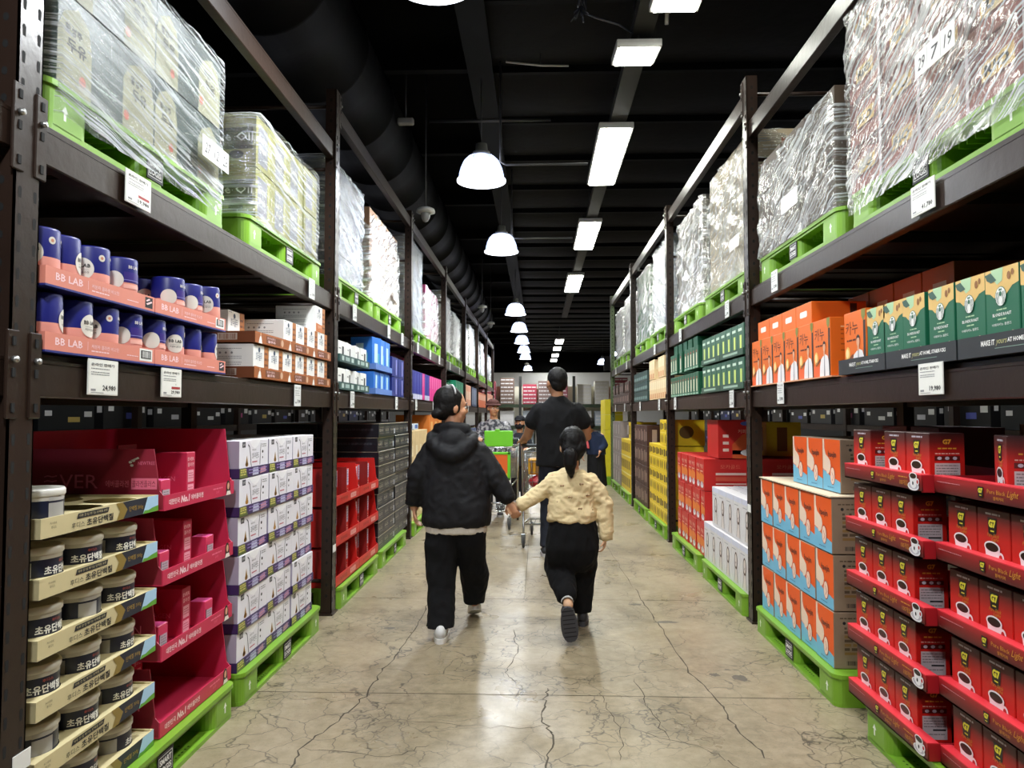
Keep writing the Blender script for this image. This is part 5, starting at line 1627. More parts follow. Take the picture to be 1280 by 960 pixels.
for k in range(3):
    for i in range(5):
        if k == 2 and i > 3: continue
        OC.place(at(R, FX + 0.36, 3.3 + 0.27*i, S1 + 0.002 + 0.158*k), RZ[R], 'dark orange coffee case stored behind, %s layer, %s from the green boxes' % (('bottom', 'middle', 'top')[k], NTH[i]), 'orange coffee cases stored behind')
for i, (y, w) in enumerate(((3.265, 0), (2.775, 1), (2.265, 1))):
    (GT if w else GTN).place(at(R, FX + 0.0, y, S1 + 0.001), RZ[R], 'charcoal lettered tray under the green coffee boxes, %s' % ('next to the orange boxes', 'the middle one above the price tag', 'at the picture edge')[i], 'charcoal trays of green coffee boxes')
for i, y in enumerate((3.13, 2.98, 2.82, 2.63, 2.455, 2.29, 2.12)):
    GB.place(at(R, FX + 0.01, y, S1 + 0.006), RZ[R], 'green coffee box with a round white badge, %s from the orange boxes' % NTH[i], 'green coffee boxes with a round badge')

# ---- price tags
T1 = price_tag('24,980'); T2 = price_tag('29,980', 0.155, 0.11, True); T3 = price_tag('19,980', sale=True); T4 = price_tag('41,780'); T5 = price_tag('19,980'); TS = small_tag('13,980')
TG = 'price tags on the shelf beams'
def tagp(spec, side, y, z, lb, tilt=0.0):
    spec.place(at(side, FX - 0.0, y, z), 0, lb, TG, rot=(0, tilt, RZ[side]))
tagp(T1, L, 2.335, 1.432, 'white price tag reading 24,980 under the salmon trays')
tagp(T2, L, 2.78, 1.436, 'white price tag with a red bar under the far salmon tray')
tagp(TS, L, 4.27, 1.418, 'small white price tag under the brown tea trays')
tagp(T3, L, 2.52, 2.10, 'white price tag with red bar reading 19,980 under the soy milk load')
tagp(TS, L, 4.52, 2.09, 'small white price tag under the olive oil load')
tagp(T5, R, 2.685, 1.440, 'white price tag reading 19,980 under the green coffee boxes')
tagp(TS, R, 4.32, 1.432, 'small white price tag under the orange coffee boxes')
tagp(T4, R, 2.71, 2.105, 'white price tag reading 41,780 under the red wrapped load')
tagp(TS, R, 4.40, 2.10, 'small white price tag under the brown and black load')
tg = 0
for side, ys1, ys2 in ((L, (5.55, 7.3, 8.5, 9.9, 11.8, 13.2, 14.9), (5.6, 6.9, 7.6, 8.6, 9.6, 10.5, 11.8, 13.2)), (R, (5.4, 7.6, 8.6, 10.2, 12.0, 13.4), (5.5, 7.3, 8.9, 11.7, 13.3))):
    for zi, ys in ((1.42, ys1), (2.09, ys2)):
        for i, y in enumerate(ys):
            tagp(TS, side, y, zi, 'small price tag on the %s beam, %s side, %s past the first full post' % (('middle', 'top')[zi > 2], ('bell-lamp', 'coffee')[side > 0], NTH[i]))
pt = MB(); pt.box(-0.035, 0.035, -0.002, 0, 0, 0.05, WHITE); PTAG = Spec('post_label', pt, 'label')
PTAG.place(at(L, FX - 0.001, 2.0, 0.40), RZ[L], 'white sticker on the closest dark post near the floor', 'stickers on the posts')
PTAG.place(at(L, FX - 0.001, 5.09, 0.42), RZ[L], 'small white sticker low on the first full dark post by the red display', 'stickers on the posts')
PTAG.place(at(R, FX - 0.001, 4.99, 0.72), RZ[R], 'small white sticker low on the dark post by the orange cartons', 'stickers on the posts')

# ---- bay two, bell-lamp side
for a, lb in ((5.15, 'green plastic pallet under the red display trays'), (6.55, 'green plastic pallet under the black cartons')):
    pal(L, a, a+1.26, 0, lb, 'green plastic pallets on the floor')
for k in range(3):
    for i in range(2):
        z = PT + 0.004 + 0.283*k
        RDISP.place(at(L, FX + 0.005, 5.50 + 0.685*i, z), RZ[L], 'red display tray, %s tier, %s' % (('lowest', 'middle', 'top')[k], ('by the post', 'by the black cartons')[i]), 'red display trays')
        for j in range(3):
            RP.place(at(L, FX + 0.06 + 0.03*(j % 2), 5.50 + 0.685*i - 0.25 + (0.0, 0.20, 0.41)[j], z + 0.007), RZ[L],
                     'red box with a lilac panel, %s tier %s, %s along' % (('lowest', 'middle', 'top')[k], ('by the post', 'by the black cartons')[i], NTH[j]), 'red boxes with lilac panels')
for k in range(9):
    for i in range(2):
        for r_ in range(2):
            BC.place(at(L, FX + 0.015 + 0.56*r_ + (0.01 if (k*3+i) % 4 == 1 else 0), 6.945 + (0.775*i), PT + 0.002 + 0.1265*k), RZ[L],
                 'black carton, %s tier, %s column, %s row' % (ORD[k] if k else 'lowest', ('first', 'second')[i], ('front', 'back')[r_]), 'black cartons stacked by the red display')
# middle shelf of bay two
wbox = plain_carton(0.20, 0.2, 0.15, WHITE, [(0.55, 0.25, 0.8, 0.75, INK), (0.1, 0.6, 0.4, 0.66, GREY)], 'white_box', 'box')
dtray = MB(); tray(dtray, 0.46, 0.35, 0.004, 0.055, pm('#2d4f4c', .5)); ff = dtray.face((-0.23, 0, 0), (1, 0, 0), (0, 0, 1)); ff.rect(0.06, 0.012, 0.12, 0.044, pm('#b9c9c6', .5), 1); ff.rect(0.16, 0.014, 0.28, 0.042, pm('#9db3b0', .5), 1); ff.rect(0.33, 0.012, 0.40, 0.044, pm('#b9c9c6', .5), 1)
DTR = Spec('cardboard_tray', dtray, 'display tray')
for k in range(2):
    for i in range(2):
        z = Z1 + 0.003 + 0.20*k
        DTR.place(at(L, FX, 5.42 + 0.465*i, z), RZ[L], 'dark teal tray of white boxes, %s, %s' % (('lower', 'upper')[k], ('by the post', 'by the blue boxes')[i]), 'dark teal trays')
        for j in range(2):
            wbox.place(at(L, FX + 0.02, 5.42 + 0.465*i - 0.11 + 0.215*j, z + 0.006), RZ[L] + 0.1*((i+j) % 2), 'white box in the %s teal tray %s, %s' % (('lower', 'upper')[k], ('by the post', 'by the blue boxes')[i], NTH[j]), 'white boxes in teal trays')
bbox = plain_carton(0.22, 0.2, 0.28, pm('#2f74d0', .4), [(0.25, 0.2, 0.6, 0.8, pm('#bfe0ea', .4)), (0.62, 0.1, 0.8, 0.5, pm('#5aa7c4', .4)), (0.0, 0, 1, 0.12, pm('#2a4fb0', .4))], 'blue_box', 'box')
btr = MB(); tray(btr, 0.72, 0.35, 0.004, 0.05, pm('#5c7fc4', .5)); BTR = Spec('cardboard_tray', btr, 'display tray')
for k in range(2):
    BTR.place(at(L, FX, 6.72, Z1 + 0.003 + (0.215*k)), RZ[L], 'pale blue tray of blue boxes, %s one' % ('lower', 'upper')[k], 'pale blue trays')
    for i in range(3):
        bb2 = bbox if k else BBS if 'BBS' in globals() else None
        if k == 0:
            continue
        bbox.place(at(L, FX + 0.02, 6.48 + 0.235*i, Z1 + 0.009 + 0.215), RZ[L] + (-0.15 if i == 0 else 0), 'bright blue box in the upper blue tray, %s from the teal trays' % NTH[i], 'bright blue boxes')
BBS = plain_carton(0.21, 0.2, 0.19, pm('#2f74d0', .4), [(0.3, 0.2, 0.6, 0.85, pm('#bfe0ea', .4))], 'blue_box', 'box')
for i in range(3):
    BBS.place(at(L, FX + 0.02, 6.48 + 0.235*i, Z1 + 0.009), RZ[L], 'bright blue box in the lower blue tray, %s from the teal trays' % NTH[i], 'bright blue boxes')
nbox = plain_carton(0.30, 0.2, 0.19, pm('#1b2a78', .4), [(0.6, 0.1, 0.8, 0.9, pm('#8f8fd0', .4))], 'navy_box', 'box')
for k in range(2):
    for i in range(2):
        nbox.place(at(L, FX + 0.01, 7.28 + 0.32*i, Z1 + 0.003 + 0.195*k), RZ[L], 'navy box on the middle shelf, %s, %s' % (('lower', 'upper')[k], ('by the blue trays', 'by the second post')[i]), 'navy boxes')
for i in range(4):
    nbox.place(at(L, FX + 0.5, 6.0 + 0.33*i, Z1 + 0.22), RZ[L], 'navy box at the back of the middle shelf, %s along' % NTH[i], 'navy boxes at the back')
    nbox.place(at(L, FX + 0.5, 6.0 + 0.33*i, Z1 + 0.003), RZ[L], 'navy box at the back of the middle shelf underneath, %s along' % NTH[i], 'navy boxes at the back')

# ---- bays further along: stacks of cartons in their own colours
def stack(side, y0, y1, z0, spec, w, h, n, lab, group, dx=0.02, gap=0.004, rows=1, depth=None, skip=()):
    m = max(1, int(round((y1-y0)/w)))
    for r_ in range(rows):
        for k in range(n):
            for i in range(m):
                if (i, k) in skip: continue
                t = ORD[k] if k else ('lowest' if n > 1 else 'only')
                spec.place(at(side, FX + dx + (depth or 0)*r_, y0 + (y1-y0)*(i+0.5)/m, z0 + 0.002 + (h+gap)*k), RZ[side],
                           '%s, %s tier, %s along' % (lab, t, NTH[i]), group)
def P_(*a, **k): return plain_carton(*a, **k)
# bell-lamp side middle shelf
pinkt = P_(0.19, 0.3, 0.33, pm('#d8358a', .4), [(0.2, 0.5, 0.35, 0.95, pm('#f0a9cf', .4))], name='pink_box', cat='box')
bluet = P_(0.19, 0.3, 0.33, pm('#2a2f8f', .4), [(0.2, 0.2, 0.3, 0.9, pm('#7a86d6', .4)), (0, 0, 1, 0.18, pm('#c9cbe6', .4))], name='blue_box', cat='box')
for i in range(13):
    s = (bluet, bluet, bluet, bluet, pinkt, bluet, bluet, pinkt, pinkt, pinkt, pinkt, pinkt, pinkt)[i]
    s.place(at(L, FX + 0.02, 8.38 + 0.2*i, Z1 + 0.003), RZ[L], 'tall %s box on the middle shelf, %s past the second post' % ('blue' if s is bluet else 'pink', NTH[i]), 'tall blue and pink boxes')
pkd = P_(0.35, 0.3, 0.25, pm('#6a1c3c', .5), name='plum_carton')
stack(L, 8.4, 10.5, Z1 + 0.34, pkd, 0.36, 0.25, 1, 'plum carton behind the pink boxes', 'plum cartons', dx=0.4)
grn = P_(0.24, 0.3, 0.42, pm('#138a63', .4), [(0.4, 0.1, 0.6, 0.9, pm('#8fd0b8', .4))], name='green_box', cat='box')
whs = P_(0.24, 0.3, 0.30, pm('#cfcfd2', .5), [(0.2, 0.2, 0.8, 0.5, GREY)], name='white_box', cat='box')
stack(L, 11.5, 12.7, Z1, whs, 0.24, 0.30, 1, 'white box on the middle shelf beyond the third post', 'white boxes beyond the third post')
stack(L, 12.8, 14.1, Z1, grn, 0.24, 0.42, 1, 'green box on the middle shelf beyond the third post', 'green boxes beyond the third post')
salm = P_(0.3, 0.3, 0.42, pm('#d79a7e', .5), [(0.2, 0.3, 0.8, 0.7, pm('#e9cdb8', .5))], name='peach_box', cat='box')
navt = P_(0.3, 0.3, 0.42, pm('#38425c', .5), [(0.3, 0.1, 0.5, 0.9, pm('#b9c3d6', .5))], name='navy_box', cat='box')
orr = P_(0.3, 0.3, 0.36, pm('#c8673f', .5), [(0.2, 0.5, 0.8, 0.9, pm('#e6b9a0', .5))], name='orange_box', cat='box')
stack(L, 14.5, 15.7, Z1, salm, 0.3, 0.42, 1, 'peach box on the far middle shelf', 'peach boxes')
stack(L, 16.0, 17.2, Z1, navt, 0.3, 0.42, 1, 'navy and white box on the far middle shelf', 'navy boxes far along')
stack(L, 17.6, 20.2, Z1, orr, 0.3, 0.36, 1, 'orange box on the far middle shelf', 'orange boxes far along')
stack(L, 20.6, 23.4, Z1, salm, 0.4, 0.42, 1, 'peach box at the rack end of the middle shelf', 'peach boxes at the rack end')
# bell-lamp side floor
cream = P_(0.3, 0.45, 0.34, pm('#d8bd8d', .5), [(0.1, 0.15, 0.5, 0.5, pm('#e8d9b8', .5))], name='cream_carton')
orc = P_(0.42, 0.45, 0.30, pm('#d4772a', .5), [(0.3, 0.3, 0.7, 0.7, pm('#e9b26f', .5))], name='orange_carton')
bwh = P_(0.3, 0.3, 0.07, pm('#c9d3e0', .5), [(0.2, 0.2, 0.8, 0.8, pm('#3564b5', .5))], name='blue_box', cat='box')
pal(L, 8.25, 9.51, 0, 'green plastic pallet under the cream cartons', 'green plastic pallets on the floor')
pal(L, 9.65, 10.91, 0, 'green plastic pallet under the orange cartons far down', 'green plastic pallets on the floor')
stack(L, 8.28, 9.5, PT, cream, 0.3, 0.34, 3, 'cream carton past the second post', 'cream cartons past the second post')
bwh.place(at(L, FX + 0.05, 8.45, PT + 0.34*3 + 0.02), RZ[L], 'small blue and white box lying on the cream cartons', 'blue boxes on the cream cartons')
bwh.place(at(L, FX + 0.05, 8.80, PT + 0.34*3 + 0.02), RZ[L], 'small blue and white box lying further along on the cream cartons', 'blue boxes on the cream cartons')
stack(L, 9.7, 10.9, PT, orc, 0.42, 0.30, 4, 'orange carton before the third post', 'orange cartons before the third post')
drk = P_(0.3, 0.45, 0.3, pm('#3a4468', .5), [(0.2, 0.1, 0.5, 0.9, pm('#aab4cc', .5))], name='dark_carton')
crm2 = P_(0.3, 0.45, 0.3, pm('#d8bd8d', .5), [(0.1, 0.15, 0.5, 0.5, pm('#e8d9b8', .5))], name='cream_carton')
grc = P_(0.4, 0.45, 0.3, pm('#8c8470', .6), [(0.2, 0.3, 0.8, 0.6, pm('#c7c0ac', .5))], name='grey_carton')
for j, (a, b, s, w, nm) in enumerate(((11.4, 12.6, drk, 0.3, 'dark blue'), (12.8, 14.0, grc, 0.4, 'grey-brown'), (14.5, 15.7, crm2, 0.3, 'cream'), (15.9, 17.1, drk, 0.3, 'dark'), (17.6, 18.8, grc, 0.4, 'tan'), (19.0, 20.2, orc, 0.4, 'orange'), (20.7, 21.9, drk, 0.3, 'navy'), (22.1, 23.3, grc, 0.4, 'dull tan'))):
    pal(L, (a+b)/2-0.63, (a+b)/2+0.63, 0, 'distant green pallet under the %s cartons on the bell-lamp side' % nm, 'green plastic pallets on the floor')
    stack(L, a, b, PT, s, w, 0.3, 3, '%s carton on the floor level far down the bell-lamp side' % nm, 'far %s cartons' % nm)

# ---- coffee side beyond the first full post, floor
pal(R, 5.10, 6.36, 0, 'green plastic pallet under the white portrait boxes', 'green plastic pallets on the floor')
pal(R, 6.50, 7.76, 0, 'green plastic pallet under the tall red gift boxes', 'green plastic pallets on the floor')
def portrait_box():
    mb = MB(); w, d, h = 0.215, 0.42, 0.31
    F, Lf, Rf, T = boxf(mb, w, d, h, pm('#d6d3d4', .5))
    br = pm('#5a4238', .5)
    F.rect(0.002, h-0.04, w-0.002, h-0.002, pm('#cfd1e2', .5), 1); F.lines(0.02, 0.12, (h-0.065,), 0.005, GREY, 1)
    F.ell(0.12, 0.17, 0.040, 0.062, br, 2); F.ell(0.12, 0.172, 0.026, 0.046, pm('#dcd2cc', .5), 3)
    F.poly([(0.075, 0.02), (0.10, 0.10), (0.12, 0.115), (0.14, 0.10), (0.165, 0.02)], pm('#dcd2cc', .5), 3); F.line([(0.075, 0.02), (0.095, 0.09), (0.09, 0.17)], 0.006, br, 4); F.line([(0.165, 0.02), (0.15, 0.09), (0.152, 0.17)], 0.006, br, 4)
    F.line([(0.112, 0.165), (0.12, 0.15), (0.13, 0.165)], 0.004, br, 5)
    T.lines(0.02, 0.19, (0.1, 0.2, 0.3), 0.008, GREY, 1)
    return Spec('portrait_box', mb, 'box')
PB = portrait_box()
for k in range(2):
    for i in range(6 if k == 0 else 5):
        PB.place(at(R, FX + 0.01 + 0.02*k, 5.17 + 0.222*i, PT + 0.002 + 0.315*k), RZ[R], 'white box with a line portrait, %s tier, %s from the first full post' % (('lower', 'upper')[k], NTH[i]), 'white boxes with a line portrait')
        if k == 1:
            PB.place(at(R, FX + 0.46, 5.17 + 0.222*i, PT + 0.002 + 0.315), RZ[R], 'white box with a line portrait in the back row, %s from the first full post' % NTH[i], 'white boxes with a line portrait')
def gift_box():
    mb = MB(); w, d, h = 0.165, 0.46, 0.275
    F, Lf, Rf, T = boxf(mb, w, d, h, RED)
    F.poly([(0.01, 0.07), (w-0.01, 0.07), (w-0.01, 0.13), (0.01, 0.16)], pm('#e07a2a', .5), 1); F.text('맥심', 0.03, 0.19, 0.035, pm('#f0c9b0', .5), 2, w=0.09); F.lines(0.03, 0.12, (0.16,), 0.008, pm('#f0c9b0', .5), 2)
    F.ell(0.085, 0.045, 0.05, 0.026, CUPW, 2); F.ell(0.085, 0.058, 0.03, 0.02, CUPS, 3)
    for Q in (Rf,):
        Q.text('모카골드', 0.14, 0.19, 0.035, pm('#d8725a', .5), 1, w=0.17); Q.rect(0.10, 0.135, 0.36, 0.155, pm('#e6c7bb', .5), 1); Q.rect(0.10, 0.085, 0.36, 0.12, pm('#d0523c', .5), 1); Q.rect(0.10, 0.055, 0.36, 0.065, pm('#e6c7bb', .5), 1); Q.rect(0.25, 0.015, 0.37, 0.045, WHITE, 2); Q.bars(0.26, 0.018, 0.36, 0.042, INK, 10, 3)
    return Spec('gift_box', mb, 'box')
GX = gift_box()
for k in range(3):
    for i in range(7):
        GX.place(at(R, FX + 0.02 + 0.005*((i+k) % 2), 6.50 + 0.172*i, PT + 0.002 + 0.28*k), RZ[R], 'tall red gift box with a coffee cup, %s tier, %s from the white portrait boxes' % (ORD[k] if k else 'lowest', NTH[i]), 'tall red gift boxes')
        if k == 2:
            GX.place(at(R, FX + 0.50, 6.50 + 0.172*i, PT + 0.002 + 0.28*k), RZ[R], 'tall red gift box in the back row, top tier, %s along' % NTH[i], 'tall red gift boxes')
big = MB(); F, Lf, Rf, T = boxf(big, 0.40, 0.36, 0.33, RED)
for Q, D in ((Rf, 0.36), (Lf, .36)):
    Q.poly([(0.12, 0.0), (D-0.002, 0.0), (D-0.002, 0.26), (0.2, 0.20), (0.12, 0.12)], pm('#c4501c', .5), 1); Q.ell(0.27, 0.05, 0.08, 0.03, CUPW, 2); Q.ell(0.28, 0.075, 0.045, 0.03, CUPS, 3); Q.ell(0.24, 0.30, 0.05, 0.018, pm('#4a63b5', .5), 2); Q.text('커피믹스', 0.17, 0.215, 0.035, pm('#e6c0a4', .5), 3, w=0.14); Q.rect(0.12, 0.035, 0.2, 0.07, pm('#2c4a8c', .5), 1)
    for j in range(3): Q.rect(0.04, 0.06+0.06*j, 0.09, 0.085+0.06*j, pm('#e6c7bb', .5), 1)
BG = Spec('coffee_carton', big, 'carton')
BG.place(at(R, FX + 0.14, 6.6, PT + 0.002 + 0.28*3), RZ[R], 'single big red coffee carton with a cup on top of the tall red gift boxes', 'big red coffee carton')
yb = P_(0.26, 0.3, 0.30, pm('#d9b91c', .5), [(0.3, 0.15, 0.6, 0.85, pm('#7a4a1a', .5))], name='yellow_carton')
for i in range(4):
    yb.place(at(R, FX + 0.62, 6.75 + 0.27*i, PT + 0.85), RZ[R], 'yellow carton in shadow behind the big red carton, %s along' % NTH[i], 'yellow cartons behind')
# yellow coffee cartons and brown cartons
def yellow_box():
    mb = MB(); w, d, h = 0.26, 0.4, 0.285
    F, Lf, Rf, T = boxf(mb, w, d, h, pm('#e2c21a', .5, var=0.04))
    F.rect(0.03, 0.17, 0.12, 0.25, pm('#4a3414', .5), 1); F.rect(0.15, 0.18, 0.23, 0.24, pm('#4a3414', .5), 1); F.ell(0.08, 0.07, 0.03, 0.05, pm('#4a3414', .5), 1); F.ell(0.19, 0.07, 0.03, 0.05, pm('#4a3414', .5), 1); F.rect(0.0, 0.135, w, 0.142, pm('#f0dc7a', .5), 1)
    Rf.ell(0.2, 0.15, 0.08, 0.07, pm('#5a4414', .5), 1)
    return Spec('yellow_carton', mb, 'carton')
YB = yellow_box()
pal(R, 8.12, 9.38, 0, 'green plastic pallet under the yellow cartons', 'green plastic pallets on the floor')
pal(R, 9.58, 10.84, 0, 'green plastic pallet under the brown cartons', 'green plastic pallets on the floor')
stack(R, 8.15, 9.45, PT, YB, 0.26, 0.285, 3, 'yellow coffee carton past the second post', 'yellow coffee cartons', dx=0.01)
for i in range(2):
    YB.place(at(R, FX + 0.02, 8.28 + 0.27*i, PT + 0.875), RZ[R], 'yellow coffee carton on top of its stack, %s from the second post' % NTH[i], 'yellow coffee cartons')
bwn = P_(0.3, 0.42, 0.265, pm('#3e1f17', .5), [(0.15, 0.2, 0.3, 0.8, pm('#b59a8a', .5)), (0.6, 0.25, 0.75, 0.7, pm('#b59a8a', .5))], name='brown_carton')
stack(R, 9.62, 10.85, PT, bwn, 0.3, 0.265, 4, 'dark brown carton between the yellow stacks', 'dark brown cartons', dx=0.01)
ylw = P_(0.24, 0.4, 0.27, pm('#e2c21a', .5), [(0.15, 0.3, 0.4, 0.8, pm('#5a3a14', .5)), (0.6, 0.3, 0.85, 0.8, pm('#5a3a14', .5)), (0, 0.0, 1, 0.06, pm('#f2e48c', .5))], name='yellow_carton')
gre = P_(0.4, 0.4, 0.27, pm('#8d8280', .5), [(0.3, 0.2, 0.5, 0.8, pm('#c4bcba', .5))], name='grey_carton')
pal(R, 11.35, 12.61, 0, 'distant green pallet under the far yellow cartons', 'green plastic pallets on the floor')
pal(R, 12.75, 14.01, 0, 'distant green pallet under the grey cartons', 'green plastic pallets on the floor')
stack(R, 11.4, 12.6, PT, ylw, 0.24, 0.27, 3, 'far yellow carton past the third post', 'far yellow cartons', dx=0.01)
ylw.place(at(R, FX + 0.02, 11.52, PT + 0.83), RZ[R], 'single far yellow carton on top of its stack', 'far yellow cartons')
stack(R, 12.75, 14.0, PT, gre, 0.4, 0.27, 4, 'far grey carton before the green end post', 'far grey cartons', dx=0.01)
yel_end = P_(0.5, 0.35, 0.30, pm('#d5c51e', .5), name='yellow_crate', cat='crate')
pal(R, 14.45, 15.7, 0, 'green pallet beyond the rack end under the yellow crates', 'green plastic pallets on the floor', fx=-0.08)
stack(R, 14.6, 15.6, PT, yel_end, 0.5, 0.30, 5, 'plain yellow crate beyond the rack end', 'plain yellow crates', dx=-0.08)

# coffee side middle shelf beyond the first full post
g1 = P_(0.155, 0.2, 0.2, pm('#325f4b', .45), [(0.35, 0.12, 0.65, 0.6, pm('#cfdf7a', .5)), (0.1, 0.75, 0.7, 0.85, pm('#cfe0cf', .5))], name='green_box', cat='box')
g2 = P_(0.12, 0.2, 0.2, pm('#10543a', .45), [(0.3, 0.15, 0.6, 0.7, pm('#e8e3c8', .5)), (0.3, 0.72, 0.6, 0.82, pm('#a04a3a', .5)), (0.1, 0.02, 0.9, 0.10, pm('#8fb39c', .5))], name='green_box', cat='box')
gt1 = MB(); tray(gt1, 0.64, 0.3, 0.004, 0.045, pm('#2b4c3c', .5)); ff = gt1.face((-0.32, 0, 0), (1, 0, 0), (0, 0, 1)); ff.rect(0.1, 0.014, 0.5, 0.03, pm('#9fb8a8', .5), 1); GT1 = Spec('cardboard_tray', gt1, 'display tray')
for k in range(2):
    z = Z1 + 0.003 + 0.235*k
    for i in range(2):
        GT1.place(at(R, FX, 5.42 + 0.65*i, z), RZ[R], 'dark green tray past the first full post, %s, %s' % (('lower', 'upper')[k], NTH[i]), 'dark green trays')
    for i in range(8):
        g1.place(at(R, FX + 0.012, 5.19 + 0.160*i, z + 0.02), RZ[R], 'muted green box with a yellow glow, %s tray, %s from the first full post' % (('lower', 'upper')[k], NTH[i]), 'muted green boxes')
    for i in range(11):
        if k == 1 and i in (5, 7): continue
        g2.place(at(R, FX + 0.012, 6.62 + 0.123*i, z + 0.0), RZ[R], 'deep green box with a cream figure, %s layer, %s past the muted green ones' % (('lower', 'upper')[k], NTH[i]), 'deep green boxes')
g3 = P_(0.18, 0.25, 0.085, pm('#10543a', .45), name='green_box', cat='box')
for i in range(5):
    g3.place(at(R, FX + 0.03, 6.75 + 0.24*i, Z1 + 0.445), RZ[R], 'small deep green box lying on top of the deep green row, %s along' % NTH[i], 'deep green boxes')
bei = P_(0.13, 0.25, 0.24, pm('#e0c69a', .5), [(0.2, 0.05, 0.8, 0.3, pm('#c98a5a', .5)), (0.1, 0.5, 0.9, 0.9, pm('#ecdcb6', .5))], name='beige_box', cat='box')
for k in range(2):
    for i in range(9):
        if k == 1 and i in (0, 4, 5): continue
        bei.place(at(R, FX + 0.012, 8.25 + 0.138*i, Z1 + 0.003 + 0.25*k), RZ[R], 'beige box, %s layer, %s past the second post' % (('lower', 'upper')[k], NTH[i]), 'beige boxes past the second post')
dgr = P_(0.13, 0.25, 0.13, pm('#27403e', .5), [(0.2, 0.2, 0.8, 0.5, pm('#7a9490', .5))], name='dark_green_box', cat='box')
stack(R, 9.6, 10.9, Z1, dgr, 0.13, 0.13, 3, 'dark green box on the middle shelf before the third post', 'dark green boxes', dx=0.012)
dbr = P_(0.26, 0.25, 0.17, pm('#3a2620', .5), [(0.2, 0.2, 0.5, 0.7, pm('#a98c84', .5))], name='dark_brown_box', cat='box')
stack(R, 11.5, 13.9, Z1, dbr, 0.26, 0.17, 2, 'dark brown box on the far middle shelf', 'dark brown boxes far along', dx=0.012, skip=((2, 1), (5, 1), (7, 1)))

# ---- what shows through the racks: shelves of the next aisles
def next_aisle(side):
    nm = ('bell-lamp', 'coffee')[side > 0]
    X = 5.0
    r = MB()
    for y in (6.0, 9.1, 12.2, 15.3, 18.4, 21.5, 24.6):
        r.box(*sorted((side*X, side*(X+0.08))), y-0.05, y+0.05, 0, 3.5, RACK)
    for z in (0.55, 1.2, 2.25):
        r.box(*sorted((side*(X+0.01), side*(X+0.06))), 6.0, 24.6, z-0.1, z, RACK)
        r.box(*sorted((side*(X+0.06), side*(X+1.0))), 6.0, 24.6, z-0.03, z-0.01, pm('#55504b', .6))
    o = r.build('storage_shelf'); tag(o, 'dark shelf of the next aisle glimpsed through the gaps on the %s side' % nm, 'storage shelf')
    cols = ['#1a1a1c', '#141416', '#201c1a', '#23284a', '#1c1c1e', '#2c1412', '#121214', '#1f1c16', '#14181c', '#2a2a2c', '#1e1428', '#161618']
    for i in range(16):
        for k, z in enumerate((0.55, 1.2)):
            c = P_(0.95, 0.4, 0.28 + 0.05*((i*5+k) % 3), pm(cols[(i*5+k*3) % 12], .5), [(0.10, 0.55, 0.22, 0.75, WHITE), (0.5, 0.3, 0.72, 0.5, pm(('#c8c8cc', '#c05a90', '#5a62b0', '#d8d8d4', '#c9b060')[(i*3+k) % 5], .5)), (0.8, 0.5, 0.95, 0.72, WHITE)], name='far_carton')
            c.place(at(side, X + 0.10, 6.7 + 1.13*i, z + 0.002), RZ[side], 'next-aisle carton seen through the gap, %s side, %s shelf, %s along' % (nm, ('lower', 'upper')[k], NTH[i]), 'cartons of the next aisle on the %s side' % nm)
    for i, y in enumerate((6.5, 11.0, 15.5, 20.0)):
        ld = bpy.data.lights.new('aisle_light', 'SPOT'); ld.energy = 60; ld.spot_size = math.radians(150); ld.spot_blend = 0.6; ld.shadow_soft_size = 0.15
        o = bpy.data.objects.new('aisle_light', ld); COL.objects.link(o); o.location = (side*3.8, y, 3.59)
        (BELL_L if side < 0 else BELL_R).place((side*3.8, y, 3.62), 0, 'bell pendant lamp over the next aisle, %s side, %s along' % (nm, NTH[i]), 'bell pendant lamps over the next aisles')
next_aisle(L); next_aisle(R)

# ---- far end: cross aisle shelving before the white wall
fe = MB()
FY = 27.5
for x in (-3.3, -0.65, 1.35, 3.6):
    fe.box(x-0.05, x+0.05, FY-0.05, FY+0.05, 0, 2.8, pm('#23231f', .5))
for z in (0.95, 1.75):
    fe.box(-3.3, 3.6, FY-0.03, FY+0.03, z-0.12, z, pm('#2b3a24', .5))
fe.box(-3.3, 3.6, FY+1.0, FY+1.03, 0, 2.45, pm('#e3dfc8', .7))
o = fe.build('storage_shelf'); tag(o, 'dark shelving across the far end of the aisle before the white wall', 'storage shelf')
cr_ = ['#8c3a48', '#97474f', '#6e5a4e', '#a33a4a', '#7c6660', '#8a4a52', '#d4cfc4', '#cfcabf']
k = 0
for i, x in enumerate((-2.6, -1.85, -1.15, -0.3, 0.28, 0.86, 1.75, 2.4, 3.1)):
    for z, h in ((1.752, 0.75 + 0.12*(i % 3)), (0.952, 0.55)):
        mb = MB(); w = 0.52
        hx = cr_[(i + (3 if z < 1 else 0)) % 8] if z > 1 else ('#d6d2cc', '#c2beb6', '#dedbd8', '#b4bcc4')[i % 4]
        mb.box(-w/2, w/2, 0, 0.7, 0, h, pm(hx, .6), 0.01)
        f = mb.face((-w/2, 0, 0), (1, 0, 0), (0, 0, 1)); 
        for q in range(int(h/0.14)):
            f.lines(0.03, w-0.03, (0.06+0.14*q,), 0.035, pm('#d8d4d2', .5), 1, seed=i*7+q)
        o = mb.build('wrapped_goods'); o.location = (x, FY + 0.09, z)
        tag(o, 'distant %s block of goods on the far shelving, %s shelf, %s across' % ('reddish' if (z > 1 and i < 6) else 'pale', 'upper' if z > 1 else 'lower', NTH[i]), 'goods', 'goods on the far shelving')
